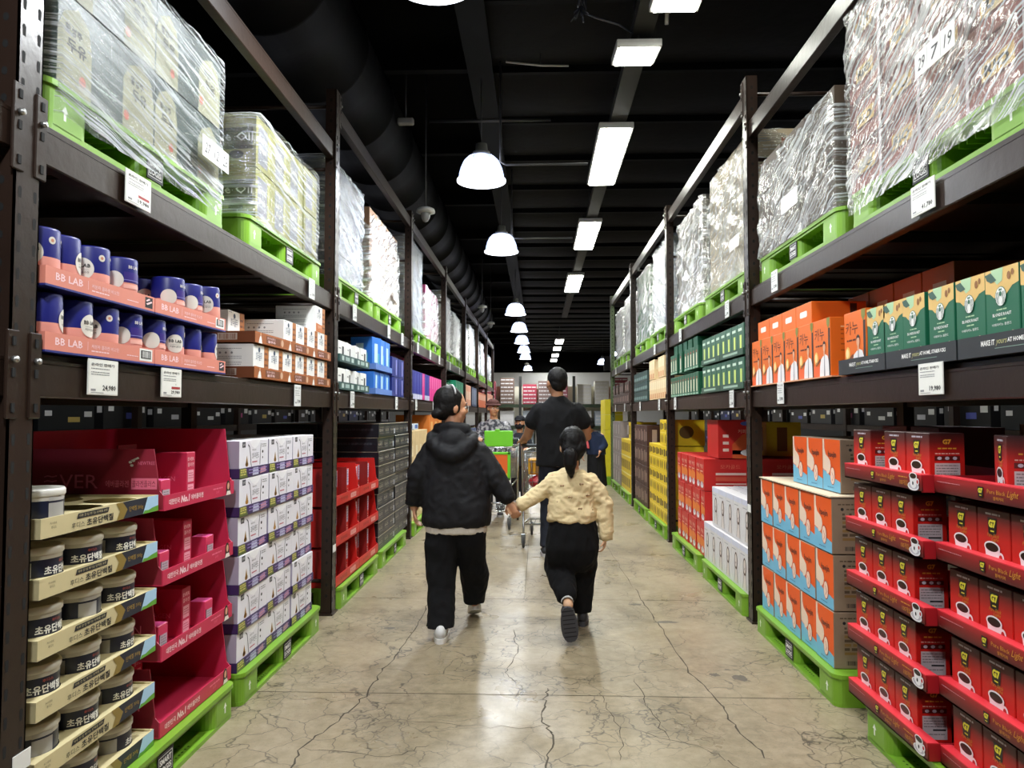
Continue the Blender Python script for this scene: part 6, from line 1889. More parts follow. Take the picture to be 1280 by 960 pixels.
for i, x in enumerate((-2.6, -1.6, -0.6, 0.36, 1.32, 2.28, 3.24)):
    mb = MB(); mb.box(-0.45, 0.45, 0, 0.7, 0, 0.75, pm(('#9a948c', '#b9b4a6', '#8f9aa0')[i % 3], .6), 0.01); f = mb.face((-0.45, 0, 0), (1, 0, 0), (0, 0, 1))
    for q in range(5): f.lines(0.03, 0.87, (0.06+0.14*q,), 0.04, pm('#dedbd8', .5), 1, seed=i*5+q)
    o = mb.build('wrapped_goods'); o.location = (x, FY + 0.09, 0.0); tag(o, 'distant pale block of goods on the floor of the far shelving, %s across' % NTH[i], 'goods', 'goods on the far shelving')
sg = MB(); sg.box(-0.32, 0.32, -0.02, 0.02, 0, 0.55, pm('#26262a', .5)); o = sg.build('hanging_sign'); o.location = (2.85, 28.2, 3.05); tag(o, 'dark square sign hanging before the white wall', 'sign')
sh = MB(); sh.tube([(0, 0, 0.55), (0, 0, 1.7)], 0.012, CABLE, 6); c_ = sh.build('hanger', o)
for i, (x, y, z) in enumerate(((3.1, 29.5, 3.62), (2.9, 33.0, 3.62), (5.3, 34, 3.62))):
    BELL_R.place((x, y, z), 0, 'tiny glowing bell lamp by the dark sign, %s' % ('lower one', 'upper one', 'out beyond the coffee rack')[i], 'bell pendant lamps at the far end')
# ------------------------------------------------------------------ people
def _sphere(vs, fs, c, r, rot=None, nu=14, nv=9):
    b = len(vs)
    rx, ry, rz = r if isinstance(r, (tuple, list)) else (r, r, r)
    M_ = rot if rot is not None else Matrix.Identity(3)
    for j in range(1, nv):
        ph = PI*j/nv
        for i in range(nu):
            th = 2*PI*i/nu
            p = M_ @ Vector((rx*math.sin(ph)*math.cos(th), ry*math.sin(ph)*math.sin(th), rz*math.cos(ph)))
            vs.append((c[0]+p.x, c[1]+p.y, c[2]+p.z))
    t = len(vs); p = M_ @ Vector((0, 0, rz)); vs.append((c[0]+p.x, c[1]+p.y, c[2]+p.z))
    p = M_ @ Vector((0, 0, -rz)); vs.append((c[0]+p.x, c[1]+p.y, c[2]+p.z))
    for j in range(nv-2):
        for i in range(nu):
            a, d = b+j*nu+i, b+j*nu+(i+1) % nu
            fs.append((a, a+nu, d+nu, d))
    for i in range(nu):
        fs.append((t, b+i, b+(i+1) % nu))
        q = b+(nv-2)*nu
        fs.append((t+1, q+(i+1) % nu, q+i))

def _cone(vs, fs, p0, r0, p1, r1, n=14):
    p0, p1 = Vector(p0), Vector(p1)
    t = p1-p0
    if t.length < 1e-6: return
    t.normalize()
    a = Vector((0, 0, 1)) if abs(t.z) < 0.9 else Vector((1, 0, 0))
    x = t.cross(a).normalized(); y = t.cross(x).normalized()
    b = len(vs)
    for p, r in ((p0, r0), (p1, r1)):
        for i in range(n):
            th = 2*PI*i/n
            vs.append(tuple(p + r*(math.cos(th)*x + math.sin(th)*y)))
    for i in range(n):
        fs.append((b+i, b+(i+1) % n, b+n+(i+1) % n, b+n+i))
    fs.append(tuple(range(b, b+n))[::-1]); fs.append(tuple(range(b+n, b+2*n)))

def organic(prims, voxel=0.01, smooth=3, fold=0.0, fscale=9.0, fseed=0.0, fstretch=(1, 1, 0.45), cutz=None):
    """one continuous skin over tapered limbs, ellipsoids and ringed lofts; returns (verts, faces)"""
    vs, fs = [], []
    for p in prims:
        if p[0] == 'c':      # chain of tapered capsules: [(point, radius)...]
            ch = p[1]
            for (q, r) in ch: _sphere(vs, fs, q, r)
            for (q0, r0), (q1, r1) in zip(ch, ch[1:]): _cone(vs, fs, q0, r0, q1, r1)
        elif p[0] == 'e':
            _sphere(vs, fs, p[1], p[2], p[3] if len(p) > 3 else None, 20, 14)
        elif p[0] == 'l':    # rings: [(x, y, z, rx, ry)...], optional yaw
            n = 24; b = len(vs); yaw = p[2] if len(p) > 2 else 0
            for (x, y, z, rx, ry) in p[1]:
                for i in range(n):
                    th = 2*PI*i/n
                    u = rx*math.copysign(abs(math.cos(th))**0.85, math.cos(th)); v = ry*math.copysign(abs(math.sin(th))**0.85, math.sin(th))
                    vs.append((x + u*math.cos(yaw) - v*math.sin(yaw), y + u*math.sin(yaw) + v*math.cos(yaw), z))
            m = len(p[1])
            for j in range(m-1):
                for i in range(n):
                    a, d = b+j*n+i, b+j*n+(i+1) % n
                    fs.append((a, d, d+n, a+n))
            fs.append(tuple(range(b, b+n))[::-1]); fs.append(tuple(range(b+(m-1)*n, b+m*n)))
    me = bpy.data.meshes.new('tmp'); me.from_pydata(vs, [], fs); me.update()
    o = bpy.data.objects.new('tmp', me); COL.objects.link(o)
    rm = o.modifiers.new('r', 'REMESH'); rm.mode = 'VOXEL'; rm.voxel_size = voxel
    if smooth:
        sm = o.modifiers.new('s', 'SMOOTH'); sm.iterations = smooth; sm.factor = 0.6
    dg = bpy.context.evaluated_depsgraph_get(); dg.update()
    ev = o.evaluated_get(dg)
    m2 = ev.to_mesh()
    V = [v.co.copy() for v in m2.vertices]; Nn = [v.normal.copy() for v in m2.vertices]
    F_ = [tuple(p.vertices) for p in m2.polygons]
    ev.to_mesh_clear(); bpy.data.objects.remove(o); bpy.data.meshes.remove(me)
    if fold:
        out = []
        for v, n in zip(V, Nn):
            q = Vector((v.x*fscale*fstretch[0] + fseed, v.y*fscale*fstretch[1], v.z*fscale*fstretch[2]))
            a = noise.noise(q) ; b_ = 1 - abs(noise.noise(q*2.1 + Vector((5, 1, 2))))*2
            out.append(v + n*fold*(a*0.9 + b_*0.55 - 0.3))
        V = out
    return [tuple(v) for v in V], F_

def skin_obj(name, prims, mat, parent, origin, matfn=None, **kw):
    V, F_ = organic(prims, **kw)
    mb = MB()
    mats = mat if isinstance(mat, (list, tuple)) else [mat]
    for m in mats: mb.mat(m)
    V = [(v[0]-origin[0], v[1]-origin[1], v[2]-origin[2]) for v in V]
    mb.add(V, F_, mats[0], True)
    if matfn:
        for k, f in enumerate(F_):
            c = [sum(V[i][a] for i in f)/len(f) + origin[a] for a in range(3)]
            mb.mi[k] = matfn(c)
    return mb.build(name, parent)

def Rz(a): return Matrix.Rotation(a, 3, 'Z')

class Head:
    """head centred at c; yaw 0 looks away along the aisle, positive turns to its left"""
    def __init__(s, c, yaw=0, pitch=0, k=1.0):
        s.c, s.k = Vector(c), k
        s.M = Matrix.Rotation(yaw, 3, 'Z') @ Matrix.Rotation(pitch, 3, 'X')
    def p(s, x, y, z): return tuple(s.c + s.M @ (Vector((x, y, z))*s.k))
    def e(s, x, y, z, rx, ry, rz): return ('e', s.p(x, y, z), (rx*s.k, ry*s.k, rz*s.k), s.M)
    def skin(s):
        k = s.k
        pr = [s.e(0, -0.008, 0.025, 0.073, 0.090, 0.088), s.e(0, 0.022, -0.045, 0.056, 0.062, 0.062), s.e(0, 0.050, -0.085, 0.030, 0.026, 0.022),
              s.e(0.038, 0.052, -0.025, 0.026, 0.026, 0.026), s.e(-0.038, 0.052, -0.025, 0.026, 0.026, 0.026),
              s.e(0, 0.066, 0.022, 0.050, 0.020, 0.016),
              ('c', [(s.p(0, 0.080, 0.008), 0.009*k), (s.p(0, 0.095, -0.022), 0.013*k)]), ('c', [(s.p(-0.012, 0.086, -0.026), 0.008*k), (s.p(0.012, 0.086, -0.026), 0.008*k)]),
              ('c', [(s.p(-0.018, 0.074, -0.054), 0.008*k), (s.p(0, 0.079, -0.052), 0.010*k), (s.p(0.018, 0.074, -0.054), 0.008*k)])]
        for sx in (-1, 1):
            pr += [s.e(sx*0.076, -0.008, -0.010, 0.010, 0.018, 0.030)]
        return pr
    def face(s, parent, origin):
        """eyes, brows and lips as small separate pieces"""
        o = Vector(origin)
        for sx in (-1, 1):
            mb = MB()
            vs, fs = [], []
            _sphere(vs, fs, s.p(sx*0.030, 0.068, 0.000), 0.012*s.k)
            mb.add([tuple(Vector(v)-o) for v in vs], fs, pm('#e6e2dc', .3), True)
            vs, fs = [], []
            _sphere(vs, fs, s.p(sx*0.030, 0.0765, 0.000), 0.006*s.k)
            mb.add([tuple(Vector(v)-o) for v in vs], fs, pm('#150d0a', .2), True)
            mb.tube([tuple(Vector(s.p(sx*0.014, 0.086, 0.022))-o), tuple(Vector(s.p(sx*0.032, 0.083, 0.028))-o), tuple(Vector(s.p(sx*0.048, 0.072, 0.022))-o)], 0.0035*s.k, pm('#1c1310', .7), 6)
            mb.build('eye', parent)
        mb = MB()
        mb.tube([tuple(Vector(s.p(-0.022, 0.079, -0.053))-o), tuple(Vector(s.p(0, 0.089, -0.052))-o), tuple(Vector(s.p(0.022, 0.079, -0.053))-o)], 0.0055*s.k, pm('#9c5850', .5), 6)
        mb.build('lips', parent)

def hand(w, d, n, k=1.0, curl=0.5, thumb=1):
    """palm and five unequal fingers; w wrist, d direction of the fingers, n the way the palm faces"""
    w, d = Vector(w), Vector(d).normalized(); n = Vector(n); n = (n - d*n.dot(d)).normalized()
    s = d.cross(n).normalized()*thumb
    pr = []
    pal = w + d*0.045*k
    M_ = Matrix((s, d, n)).transposed()
    pr.append(('e', tuple(pal), (0.036*k, 0.050*k, 0.015*k), M_))
    for i, (off, ln) in enumerate(((0.030, 0.066), (0.010, 0.074), (-0.010, 0.070), (-0.029, 0.055))):
        b = w + d*0.082*k + s*off*k
        a1 = curl*0.6; a2 = curl*1.5; a3 = curl*2.2
        q1 = b + (d*math.cos(a1) + n*math.sin(a1))*ln*0.42*k
        q2 = q1 + (d*math.cos(a2) + n*math.sin(a2))*ln*0.33*k
        q3 = q2 + (d*math.cos(a3) + n*math.sin(a3))*ln*0.25*k
        pr.append(('c', [(tuple(b), 0.0095*k), (tuple(q1), 0.009*k), (tuple(q2), 0.008*k), (tuple(q3), 0.007*k)]))
    t0 = w + d*0.025*k + s*0.030*k
    t1 = t0 + (d*0.6 + s*0.75 + n*0.3).normalized()*0.034*k
    t2 = t1 + (d*0.85 + s*0.25 + n*0.5*curl).normalized()*0.030*k
    pr.append(('c', [(tuple(t0), 0.013*k), (tuple(t1), 0.011*k), (tuple(t2), 0.009*k)]))
    return pr

SKIN = pm('#c28d6c', 0.5, var=0.05, bump=0.05); SKIN_C = pm('#c9a07e', 0.5, var=0.05, bump=0.05); SKIN_M = pm('#a9795a', 0.5, var=0.05, bump=0.05)
HAIR = pm('#0a0808', 0.6, spec=0.25, var=0.3, scale=60, bump=0.25, bscale=120)
def cloth(hexc, rough=0.85, var=0.12, bump=0.25, bs=35): return pm(hexc, rough, var=var, scale=14, bump=bump, bscale=bs, spec=0.3)

def person_root(loc, label):
    r = bpy.data.objects.new('person', None); COL.objects.link(r); r.location = loc
    return tag(r, label, 'person')

def shoe(parent, origin, heel, toe, width, mat, sole, up=(0, 0, 1), h=0.075, sh=0.03):
    """a sneaker between heel and toe points on its sole line"""
    heel, toe, up = Vector(heel), Vector(toe), Vector(up).normalized()
    d = (toe-heel); Ln = d.length; d.normalize(); s = d.cross(up).normalized(); up = s.cross(d).normalized()
    def P(x, y, z): return tuple(heel + d*y + s*x + up*z)
    pts = []
    for i in range(20):
        th = 2*PI*i/20
        y = Ln/2 - math.cos(th)*Ln/2
        wv = width/2*(0.80 + 0.28*(y/Ln) - 0.25*max(0, y/Ln-0.75)*2)
        pts.append((math.sin(th)*wv*(abs(math.sin(th))**-0.35 if abs(math.sin(th)) > 0.05 else 1), y))
    mb = MB(); o = Vector(origin)
    n = len(pts)
    vs = [P(x, y, 0) for x, y in pts] + [P(x*1.02, y, sh) for x, y in pts]
    mb.add([tuple(Vector(v)-o) for v in vs], [tuple(range(n)), tuple(range(n, 2*n))[::-1]] + [(i, n+i, n+(i+1) % n, (i+1) % n) for i in range(n)], sole)
    # tread grooves
    for k in range(7):
        y = Ln*(0.1 + 0.12*k)
        mb.add([tuple(Vector(P(x, yy, -0.0015))-o) for x, yy in ((-width*0.34, y), (width*0.34, y), (width*0.34, y+0.006), (-width*0.34, y+0.006))], [(0, 1, 2, 3)], pm('#17171a', .8))
    so = mb.build('shoe', parent)
    M_ = Matrix((s, d, up)).transposed()
    pr = [('e', P(0, Ln*0.72, sh+0.008), (width*0.44, Ln*0.27, h*0.42), M_), ('e', P(0, Ln*0.25, sh+h*0.35), (width*0.40, Ln*0.25, h*0.68), M_), ('e', P(0, Ln*0.48, sh+h*0.2), (width*0.40, Ln*0.26, h*0.6), M_)]
    up_ = skin_obj('shoe_upper', pr, mat, so, origin, voxel=0.007, smooth=2)
    return so

# -- the woman in the black hooded jacket
O_ = (-0.52, 4.66, 0.0)
w = person_root(O_, 'person in a black hooded jacket and black trousers, hair in a low bun')
hd = Head((-0.55, 4.70, 1.415), yaw=-1.05, pitch=-0.03, k=1.08)
body = hd.skin() + [
    ('c', [((-0.545, 4.69, 1.34), 0.05), ((-0.535, 4.68, 1.24), 0.052)]),
    ('l', [(-0.52, 4.69, 0.62, 0.155, 0.11), (-0.52, 4.69, 0.75, 0.15, 0.11), (-0.525, 4.69, 0.95, 0.15, 0.10), (-0.53, 4.69, 1.12, 0.16, 0.10), (-0.53, 4.69, 1.20, 0.13, 0.08), (-0.535, 4.69, 1.24, 0.07, 0.06)]),
    ('c', [((-0.67, 4.69, 1.15), 0.05), ((-0.765, 4.67, 0.98), 0.042), ((-0.79, 4.72, 0.78), 0.030)]),
    ('c', [((-0.39, 4.69, 1.14), 0.05), ((-0.26, 4.67, 0.96), 0.042), ((-0.185, 4.66, 0.83), 0.028)]),
    ('c', [((-0.605, 4.69, 0.62), 0.085), ((-0.615, 4.70, 0.34), 0.055), ((-0.59, 4.53, 0.09), 0.035), ((-0.585, 4.50, 0.06), 0.033)]),
    ('c', [((-0.435, 4.69, 0.62), 0.085), ((-0.425, 4.80, 0.36), 0.055), ((-0.42, 4.93, 0.13), 0.035)]),
] + hand((-0.79, 4.72, 0.775), (0.05, 0.1, -1), (1, 0, 0), 0.9, 0.6, 1) + hand((-0.185, 4.655, 0.815), (0.45, -0.05, -0.8), (0.3, 0.9, 0.2), 0.9, 0.75, -1)
skin_obj('body', body, SKIN, w, O_, voxel=0.0075, smooth=2)
hd.face(w, O_)
skin_obj('hair', [hd.e(0, -0.026, 0.042, 0.084, 0.090, 0.088), hd.e(0, -0.060, 0.0, 0.070, 0.052, 0.080), hd.e(0.045, -0.02, 0.01, 0.038, 0.055, 0.06), hd.e(-0.05, -0.03, 0.015, 0.034, 0.045, 0.055),
                  ('e', (-0.635, 4.62, 1.375), (0.036, 0.036, 0.032)), ('e', (-0.645, 4.62, 1.37), (0.026, 0.026, 0.024)), ('c', [((-0.60, 4.64, 1.39), 0.028), ((-0.585, 4.65, 1.41), 0.03)])],
         HAIR, w, O_, voxel=0.007, smooth=2, fold=0.004, fscale=40, fstretch=(1, 1, 0.3))
bd = MB(); 
pts_ = [tuple(Vector(hd.p(0.086*math.cos(a), -0.012, 0.045 + 0.088*math.sin(a))) - Vector(O_)) for a in [PI*0.12 + PI*0.5*i/10 for i in range(11)]]
bd.tube(pts_, 0.006, pm('#a9a9ad', .3), 6); bd.build('hair_band', w)
JACK = cloth('#0e0e12', 0.7, bump=0.35, bs=22)
skin_obj('jacket', [
    ('l', [(-0.515, 4.69, 0.668, 0.210, 0.150), (-0.515, 4.69, 0.70, 0.222, 0.160), (-0.515, 4.69, 0.80, 0.222, 0.160), (-0.52, 4.69, 0.95, 0.214, 0.150), (-0.525, 4.69, 1.08, 0.205, 0.138), (-0.53, 4.69, 1.16, 0.185, 0.118), (-0.535, 4.69, 1.22, 0.125, 0.095), (-0.54, 4.69, 1.275, 0.085, 0.08), (-0.54, 4.69, 1.315, 0.072, 0.072)]),
    ('c', [((-0.665, 4.69, 1.13), 0.085), ((-0.755, 4.67, 0.98), 0.077), ((-0.785, 4.71, 0.83), 0.062)]),
    ('c', [((-0.385, 4.69, 1.12), 0.085), ((-0.275, 4.67, 0.97), 0.074), ((-0.205, 4.66, 0.86), 0.058)]),
    ('c', [((-0.67, 4.67, 1.235), 0.035), ((-0.655, 4.61, 1.19), 0.045), ((-0.59, 4.565, 1.135), 0.05), ((-0.53, 4.555, 1.115), 0.052), ((-0.47, 4.565, 1.14), 0.05), ((-0.415, 4.61, 1.195), 0.042), ((-0.405, 4.67, 1.235), 0.034)]),
    ('e', (-0.54, 4.60, 1.205), (0.115, 0.05, 0.065)), ('c', [((-0.63, 4.66, 1.285), 0.035), ((-0.55, 4.62, 1.295), 0.035), ((-0.455, 4.66, 1.275), 0.035)]),
], JACK, w, O_, voxel=0.010, smooth=3, fold=0.010, fscale=9, fseed=3.0, fstretch=(1, 1, 0.8))
for q in ((-0.79, 4.71, 0.795, 0.058), (-0.195, 4.658, 0.835, 0.054)):
    zp = MB()
    zp.lathe([(q[3]*0.9, 0), (q[3], 0.008), (q[3], 0.03), (q[3]*0.92, 0.034)], (q[0]-O_[0], q[1]-O_[1], q[2]-O_[2]), cloth('#0d0d10'), 20)
    zp.build('cuff', w)
skin_obj('shirt', [('l', [(-0.515, 4.69, 0.625, 0.196, 0.138), (-0.515, 4.69, 0.66, 0.198, 0.140), (-0.515, 4.69, 0.70, 0.190, 0.135)])], cloth('#cfc8bc'), w, O_, voxel=0.008, smooth=1, fold=0.006, fscale=16, fstretch=(1, 1, .3))
TRO = cloth('#060608', 0.95)
skin_obj('trousers', [
    ('l', [(-0.60, 4.53, 0.075, 0.083, 0.090), (-0.595, 4.58, 0.16, 0.085, 0.092), (-0.605, 4.66, 0.30, 0.088, 0.100), (-0.61, 4.69, 0.45, 0.098, 0.115), (-0.608, 4.69, 0.56, 0.105, 0.125), (-0.59, 4.69, 0.64, 0.11, 0.125)]),
    ('l', [(-0.425, 4.93, 0.125, 0.066, 0.085), (-0.422, 4.91, 0.20, 0.075, 0.09), (-0.418, 4.84, 0.33, 0.092, 0.10), (-0.425, 4.76, 0.45, 0.088, 0.11), (-0.43, 4.71, 0.55, 0.098, 0.12), (-0.44, 4.69, 0.64, 0.11, 0.125)]),
], TRO, w, O_, voxel=0.010, smooth=2, fold=0.013, fscale=10, fseed=9.0)
shoe(w, O_, (-0.585, 4.425, 0.0), (-0.60, 4.67, 0.0), 0.098, pm('#c9c9c8', .5), pm('#e2e1de', .5))
shoe(w, O_, (-0.405, 4.90, 0.085), (-0.445, 5.11, 0.0), 0.094, pm('#bdbdbd', .5), pm('#dedcd8', .5))

# -- the child in the cream sweater
O_ = (0.23, 4.66, 0.0)
c = person_root(O_, 'short person in a cream sweater and black trousers, dark ponytail, shoe sole kicked up')
hd = Head((0.22, 4.70, 1.165), yaw=0.08, pitch=-0.12, k=0.96)
body = hd.skin() + [
    ('c', [((0.22, 4.69, 1.08), 0.040), ((0.22, 4.69, 1.0), 0.042)]),
    ('l', [(0.215, 4.69, 0.62, 0.125, 0.09), (0.215, 4.69, 0.75, 0.115, 0.085), (0.215, 4.69, 0.92, 0.12, 0.08), (0.215, 4.69, 0.98, 0.105, 0.065), (0.22, 4.69, 1.02, 0.055, 0.045)]),
    ('c', [((0.10, 4.69, 0.965), 0.040), ((0.0, 4.69, 0.87), 0.033), ((-0.115, 4.665, 0.800), 0.023)]),
    ('c', [((0.335, 4.69, 0.96), 0.040), ((0.42, 4.69, 0.82), 0.033), ((0.425, 4.69, 0.60), 0.023)]),
    ('c', [((0.15, 4.70, 0.62), 0.07), ((0.13, 4.80, 0.38), 0.048), ((0.175, 4.55, 0.26), 0.033), ((0.18, 4.44, 0.235), 0.03)]),
    ('c', [((0.285, 4.70, 0.62), 0.07), ((0.29, 4.84, 0.34), 0.048), ((0.285, 4.90, 0.09), 0.032)]),
] + hand((-0.115, 4.665, 0.800), (-0.85, -0.1, -0.5), (0.2, -0.9, 0.1), 0.72, 0.8, 1) + hand((0.425, 4.69, 0.595), (-0.15, 0, -1), (-1, 0.2, 0), 0.75, 0.7, -1)
skin_obj('body', body, SKIN_C, c, O_, voxel=0.0072, smooth=2)
hd.face(c, O_)
skin_obj('hair', [hd.e(0, -0.022, 0.038, 0.088, 0.094, 0.096), hd.e(0, -0.048, -0.015, 0.080, 0.062, 0.085), hd.e(0.04, -0.075, -0.01, 0.04, 0.035, 0.05), hd.e(-0.04, -0.075, -0.01, 0.04, 0.035, 0.05)],
         HAIR, c, O_, voxel=0.007, smooth=2, fold=0.006, fscale=34, fstretch=(1, 1, 0.3))
skin_obj('ponytail', [('c', [((0.20, 4.60, 1.145), 0.028), ((0.20, 4.57, 1.12), 0.045), ((0.20, 4.57, 1.07), 0.043), ((0.205, 4.585, 1.02), 0.028), ((0.205, 4.595, 0.985), 0.012)])],
         HAIR, c, O_, voxel=0.006, smooth=2, fold=0.005, fscale=40, fstretch=(1, 1, 0.2))
tie = MB(); tie.lathe([(0.026, -0.006), (0.033, 0), (0.026, 0.006)], (0.20-O_[0], 4.605-O_[1], 1.155-O_[2]), pm('#241a3a', .5), 16); tie.build('hair_tie', c)
SWE = pm('#d9c59a', 0.9, var=0.08, scale=8, bump=0.2, bscale=90, spec=0.2)
skin_obj('sweater', [
    ('l', [(0.212, 4.69, 0.695, 0.150, 0.115), (0.212, 4.69, 0.72, 0.158, 0.125), (0.212, 4.69, 0.775, 0.150, 0.120), (0.212, 4.69, 0.85, 0.142, 0.110), (0.215, 4.69, 0.93, 0.140, 0.100), (0.217, 4.69, 0.99, 0.118, 0.080), (0.22, 4.69, 1.025, 0.070, 0.060)]),
    ('c', [((0.11, 4.69, 0.95), 0.058), ((0.005, 4.69, 0.868), 0.054), ((-0.10, 4.668, 0.805), 0.044)]),
    ('c', [((0.325, 4.69, 0.945), 0.058), ((0.415, 4.69, 0.82), 0.055), ((0.428, 4.685, 0.625), 0.048)]),
], SWE, c, O_, voxel=0.009, smooth=2, fold=0.014, fscale=12, fseed=5.0, fstretch=(0.9, 1, 1.5))
# little embroidered bows scattered over the sweater
fb = MB()
BOW = pm('#a88a6a', .8)
for (x, z) in ((0.15, 0.93), (0.27, 0.94), (0.20, 0.86), (0.31, 0.87), (0.13, 0.83), (0.26, 0.79), (0.33, 0.78)):
    cx, cz = x-O_[0], z-O_[2]
    yb_ = 4.69 - 0.105*math.sqrt(max(0.05, 1-((x-0.213)/0.15)**2)) - 0.012 - O_[1]
    for sx in (-1, 1):
        fb.lathe([(0.0, -0.003), (0.007, 0.0), (0.0, 0.003)], (cx+sx*0.007, yb_, cz), BOW, 8, axis='y')
fb.build('embroidery', c)
for q, d_, r_ in (((-0.110, 4.666, 0.802), (-1, -0.1, -0.5), 0.038), ((0.428, 4.685, 0.60), (0, 0, -1), 0.042)):
    cf = MB(); q = Vector(q)-Vector(O_); d_ = Vector(d_).normalized()
    cf.tube([tuple(q - d_*0.02), tuple(q + d_*0.015)], r_, SWE, 16)
    cf.build('cuff', c)
skin_obj('trousers', [
    ('l', [(0.205, 4.73, 0.38, 0.130, 0.085), (0.207, 4.71, 0.45, 0.160, 0.115), (0.212, 4.69, 0.53, 0.168, 0.125), (0.215, 4.69, 0.62, 0.162, 0.125), (0.215, 4.69, 0.70, 0.146, 0.112), (0.215, 4.69, 0.745, 0.135, 0.105)]),
    ('c', [((0.145, 4.71, 0.52), 0.095), ((0.125, 4.77, 0.41), 0.094), ((0.150, 4.66, 0.335), 0.085), ((0.172, 4.55, 0.275), 0.068)]),
    ('l', [(0.285, 4.89, 0.085, 0.062, 0.070), (0.288, 4.88, 0.18, 0.072, 0.080), (0.285, 4.83, 0.33, 0.088, 0.095), (0.280, 4.76, 0.46, 0.10, 0.11), (0.275, 4.71, 0.56, 0.105, 0.12)]),
], TRO, c, O_, voxel=0.010, smooth=2, fold=0.012, fscale=11, fseed=2.0)
shoe(c, O_, (0.172, 4.395, 0.235), (0.198, 4.425, 0.022), 0.105, pm('#2b2c30', .7), pm('#3d3d42', .75), up=(0, 1, 0), h=0.07, sh=0.028)
shoe(c, O_, (0.285, 4.82, 0.0), (0.30, 5.03, 0.0), 0.085, pm('#2b2c30', .7), pm('#3d3d42', .75))
an = MB(); an.lathe([(0.036, -0.02), (0.038, 0.02)], (0.176-O_[0], 4.47-O_[1], 0.245), pm('#b9b7b2', .7), 14, axis='y'); an.build('sock', c)

# -- the man in the black T-shirt with the trolley
O_ = (0.19, 7.3, 0.0)
m = person_root(O_, 'tall person in a black T-shirt seen from behind, pushing a shopping trolley')
hd = Head((0.185, 7.30, 1.685), yaw=0.42, pitch=0.0, k=1.22)
body = hd.skin() + [
    ('c', [((0.19, 7.29, 1.61), 0.062), ((0.195, 7.29, 1.50), 0.066)]),
    ('l', [(0.20, 7.3, 0.86, 0.17, 0.12), (0.20, 7.3, 1.05, 0.165, 0.12), (0.20, 7.3, 1.25, 0.185, 0.12), (0.20, 7.3, 1.40, 0.19, 0.11), (0.20, 7.3, 1.48, 0.12, 0.08), (0.195, 7.29, 1.52, 0.07, 0.07)]),
    ('c', [((0.005, 7.3, 1.42), 0.065), ((-0.075, 7.34, 1.24), 0.053), ((-0.10, 7.40, 1.16), 0.048), ((-0.155, 7.54, 1.10), 0.033)]),
    ('c', [((0.395, 7.3, 1.42), 0.065), ((0.475, 7.34, 1.24), 0.053), ((0.49, 7.40, 1.15), 0.048), ((0.42, 7.55, 1.10), 0.033)]),
    ('c', [((0.11, 7.3, 0.85), 0.095), ((0.105, 7.36, 0.48), 0.062), ((0.085, 7.22, 0.10), 0.042)]),
    ('c', [((0.29, 7.3, 0.85), 0.095), ((0.29, 7.38, 0.48), 0.062), ((0.29, 7.42, 0.10), 0.042)]),
] + hand((-0.155, 7.54, 1.10), (0.1, 0.9, -0.15), (0, -0.1, -1), 1.0, 0.9, 1) + hand((0.42, 7.55, 1.10), (-0.1, 0.9, -0.15), (0, -0.1, -1), 1.0, 0.9, -1)
skin_obj('body', body, SKIN_M, m, O_, voxel=0.008, smooth=2)
hd.face(m, O_)
skin_obj('hair', [hd.e(0, -0.022, 0.036, 0.082, 0.090, 0.090), hd.e(0, -0.050, -0.005, 0.072, 0.052, 0.070)], HAIR, m, O_, voxel=0.008, smooth=2, fold=0.004, fscale=45)
TEE = cloth('#0b0b0e', 0.9)
skin_obj('t_shirt', [
    ('l', [(0.20, 7.3, 0.865, 0.215, 0.155), (0.20, 7.3, 0.95, 0.213, 0.155), (0.20, 7.3, 1.12, 0.212, 0.150), (0.20, 7.3, 1.28, 0.218, 0.145), (0.20, 7.3, 1.40, 0.215, 0.130), (0.20, 7.3, 1.475, 0.155, 0.105), (0.195, 7.3, 1.525, 0.098, 0.09), (0.192, 7.3, 1.55, 0.078, 0.078)]),
    ('c', [((0.02, 7.3, 1.40), 0.092), ((-0.045, 7.32, 1.305), 0.086)]),
    ('c', [((0.38, 7.3, 1.40), 0.092), ((0.445, 7.32, 1.305), 0.086)]),
], TEE, m, O_, voxel=0.011, smooth=2, fold=0.010, fscale=8, fseed=12.0)
skin_obj('trousers', [
    ('l', [(0.085, 7.22, 0.09, 0.068, 0.078), (0.095, 7.30, 0.28, 0.072, 0.085), (0.105, 7.34, 0.48, 0.082, 0.095), (0.11, 7.31, 0.70, 0.105, 0.12), (0.12, 7.3, 0.90, 0.11, 0.13)]),
    ('l', [(0.29, 7.42, 0.09, 0.068, 0.078), (0.29, 7.40, 0.28, 0.072, 0.085), (0.29, 7.37, 0.48, 0.082, 0.095), (0.29, 7.31, 0.70, 0.105, 0.12), (0.28, 7.3, 0.90, 0.11, 0.13)]),
], cloth('#171a24', 0.85), m, O_, voxel=0.011, smooth=2, fold=0.010, fscale=10, fseed=15.0)
shoe(m, O_, (0.08, 7.13, 0.0), (0.07, 7.41, 0.0), 0.11, pm('#2a2b31', .6), pm('#c9c9c9', .5))
shoe(m, O_, (0.29, 7.33, 0.0), (0.30, 7.61, 0.0), 0.11, pm('#2a2b31', .6), pm('#c9c9c9', .5))

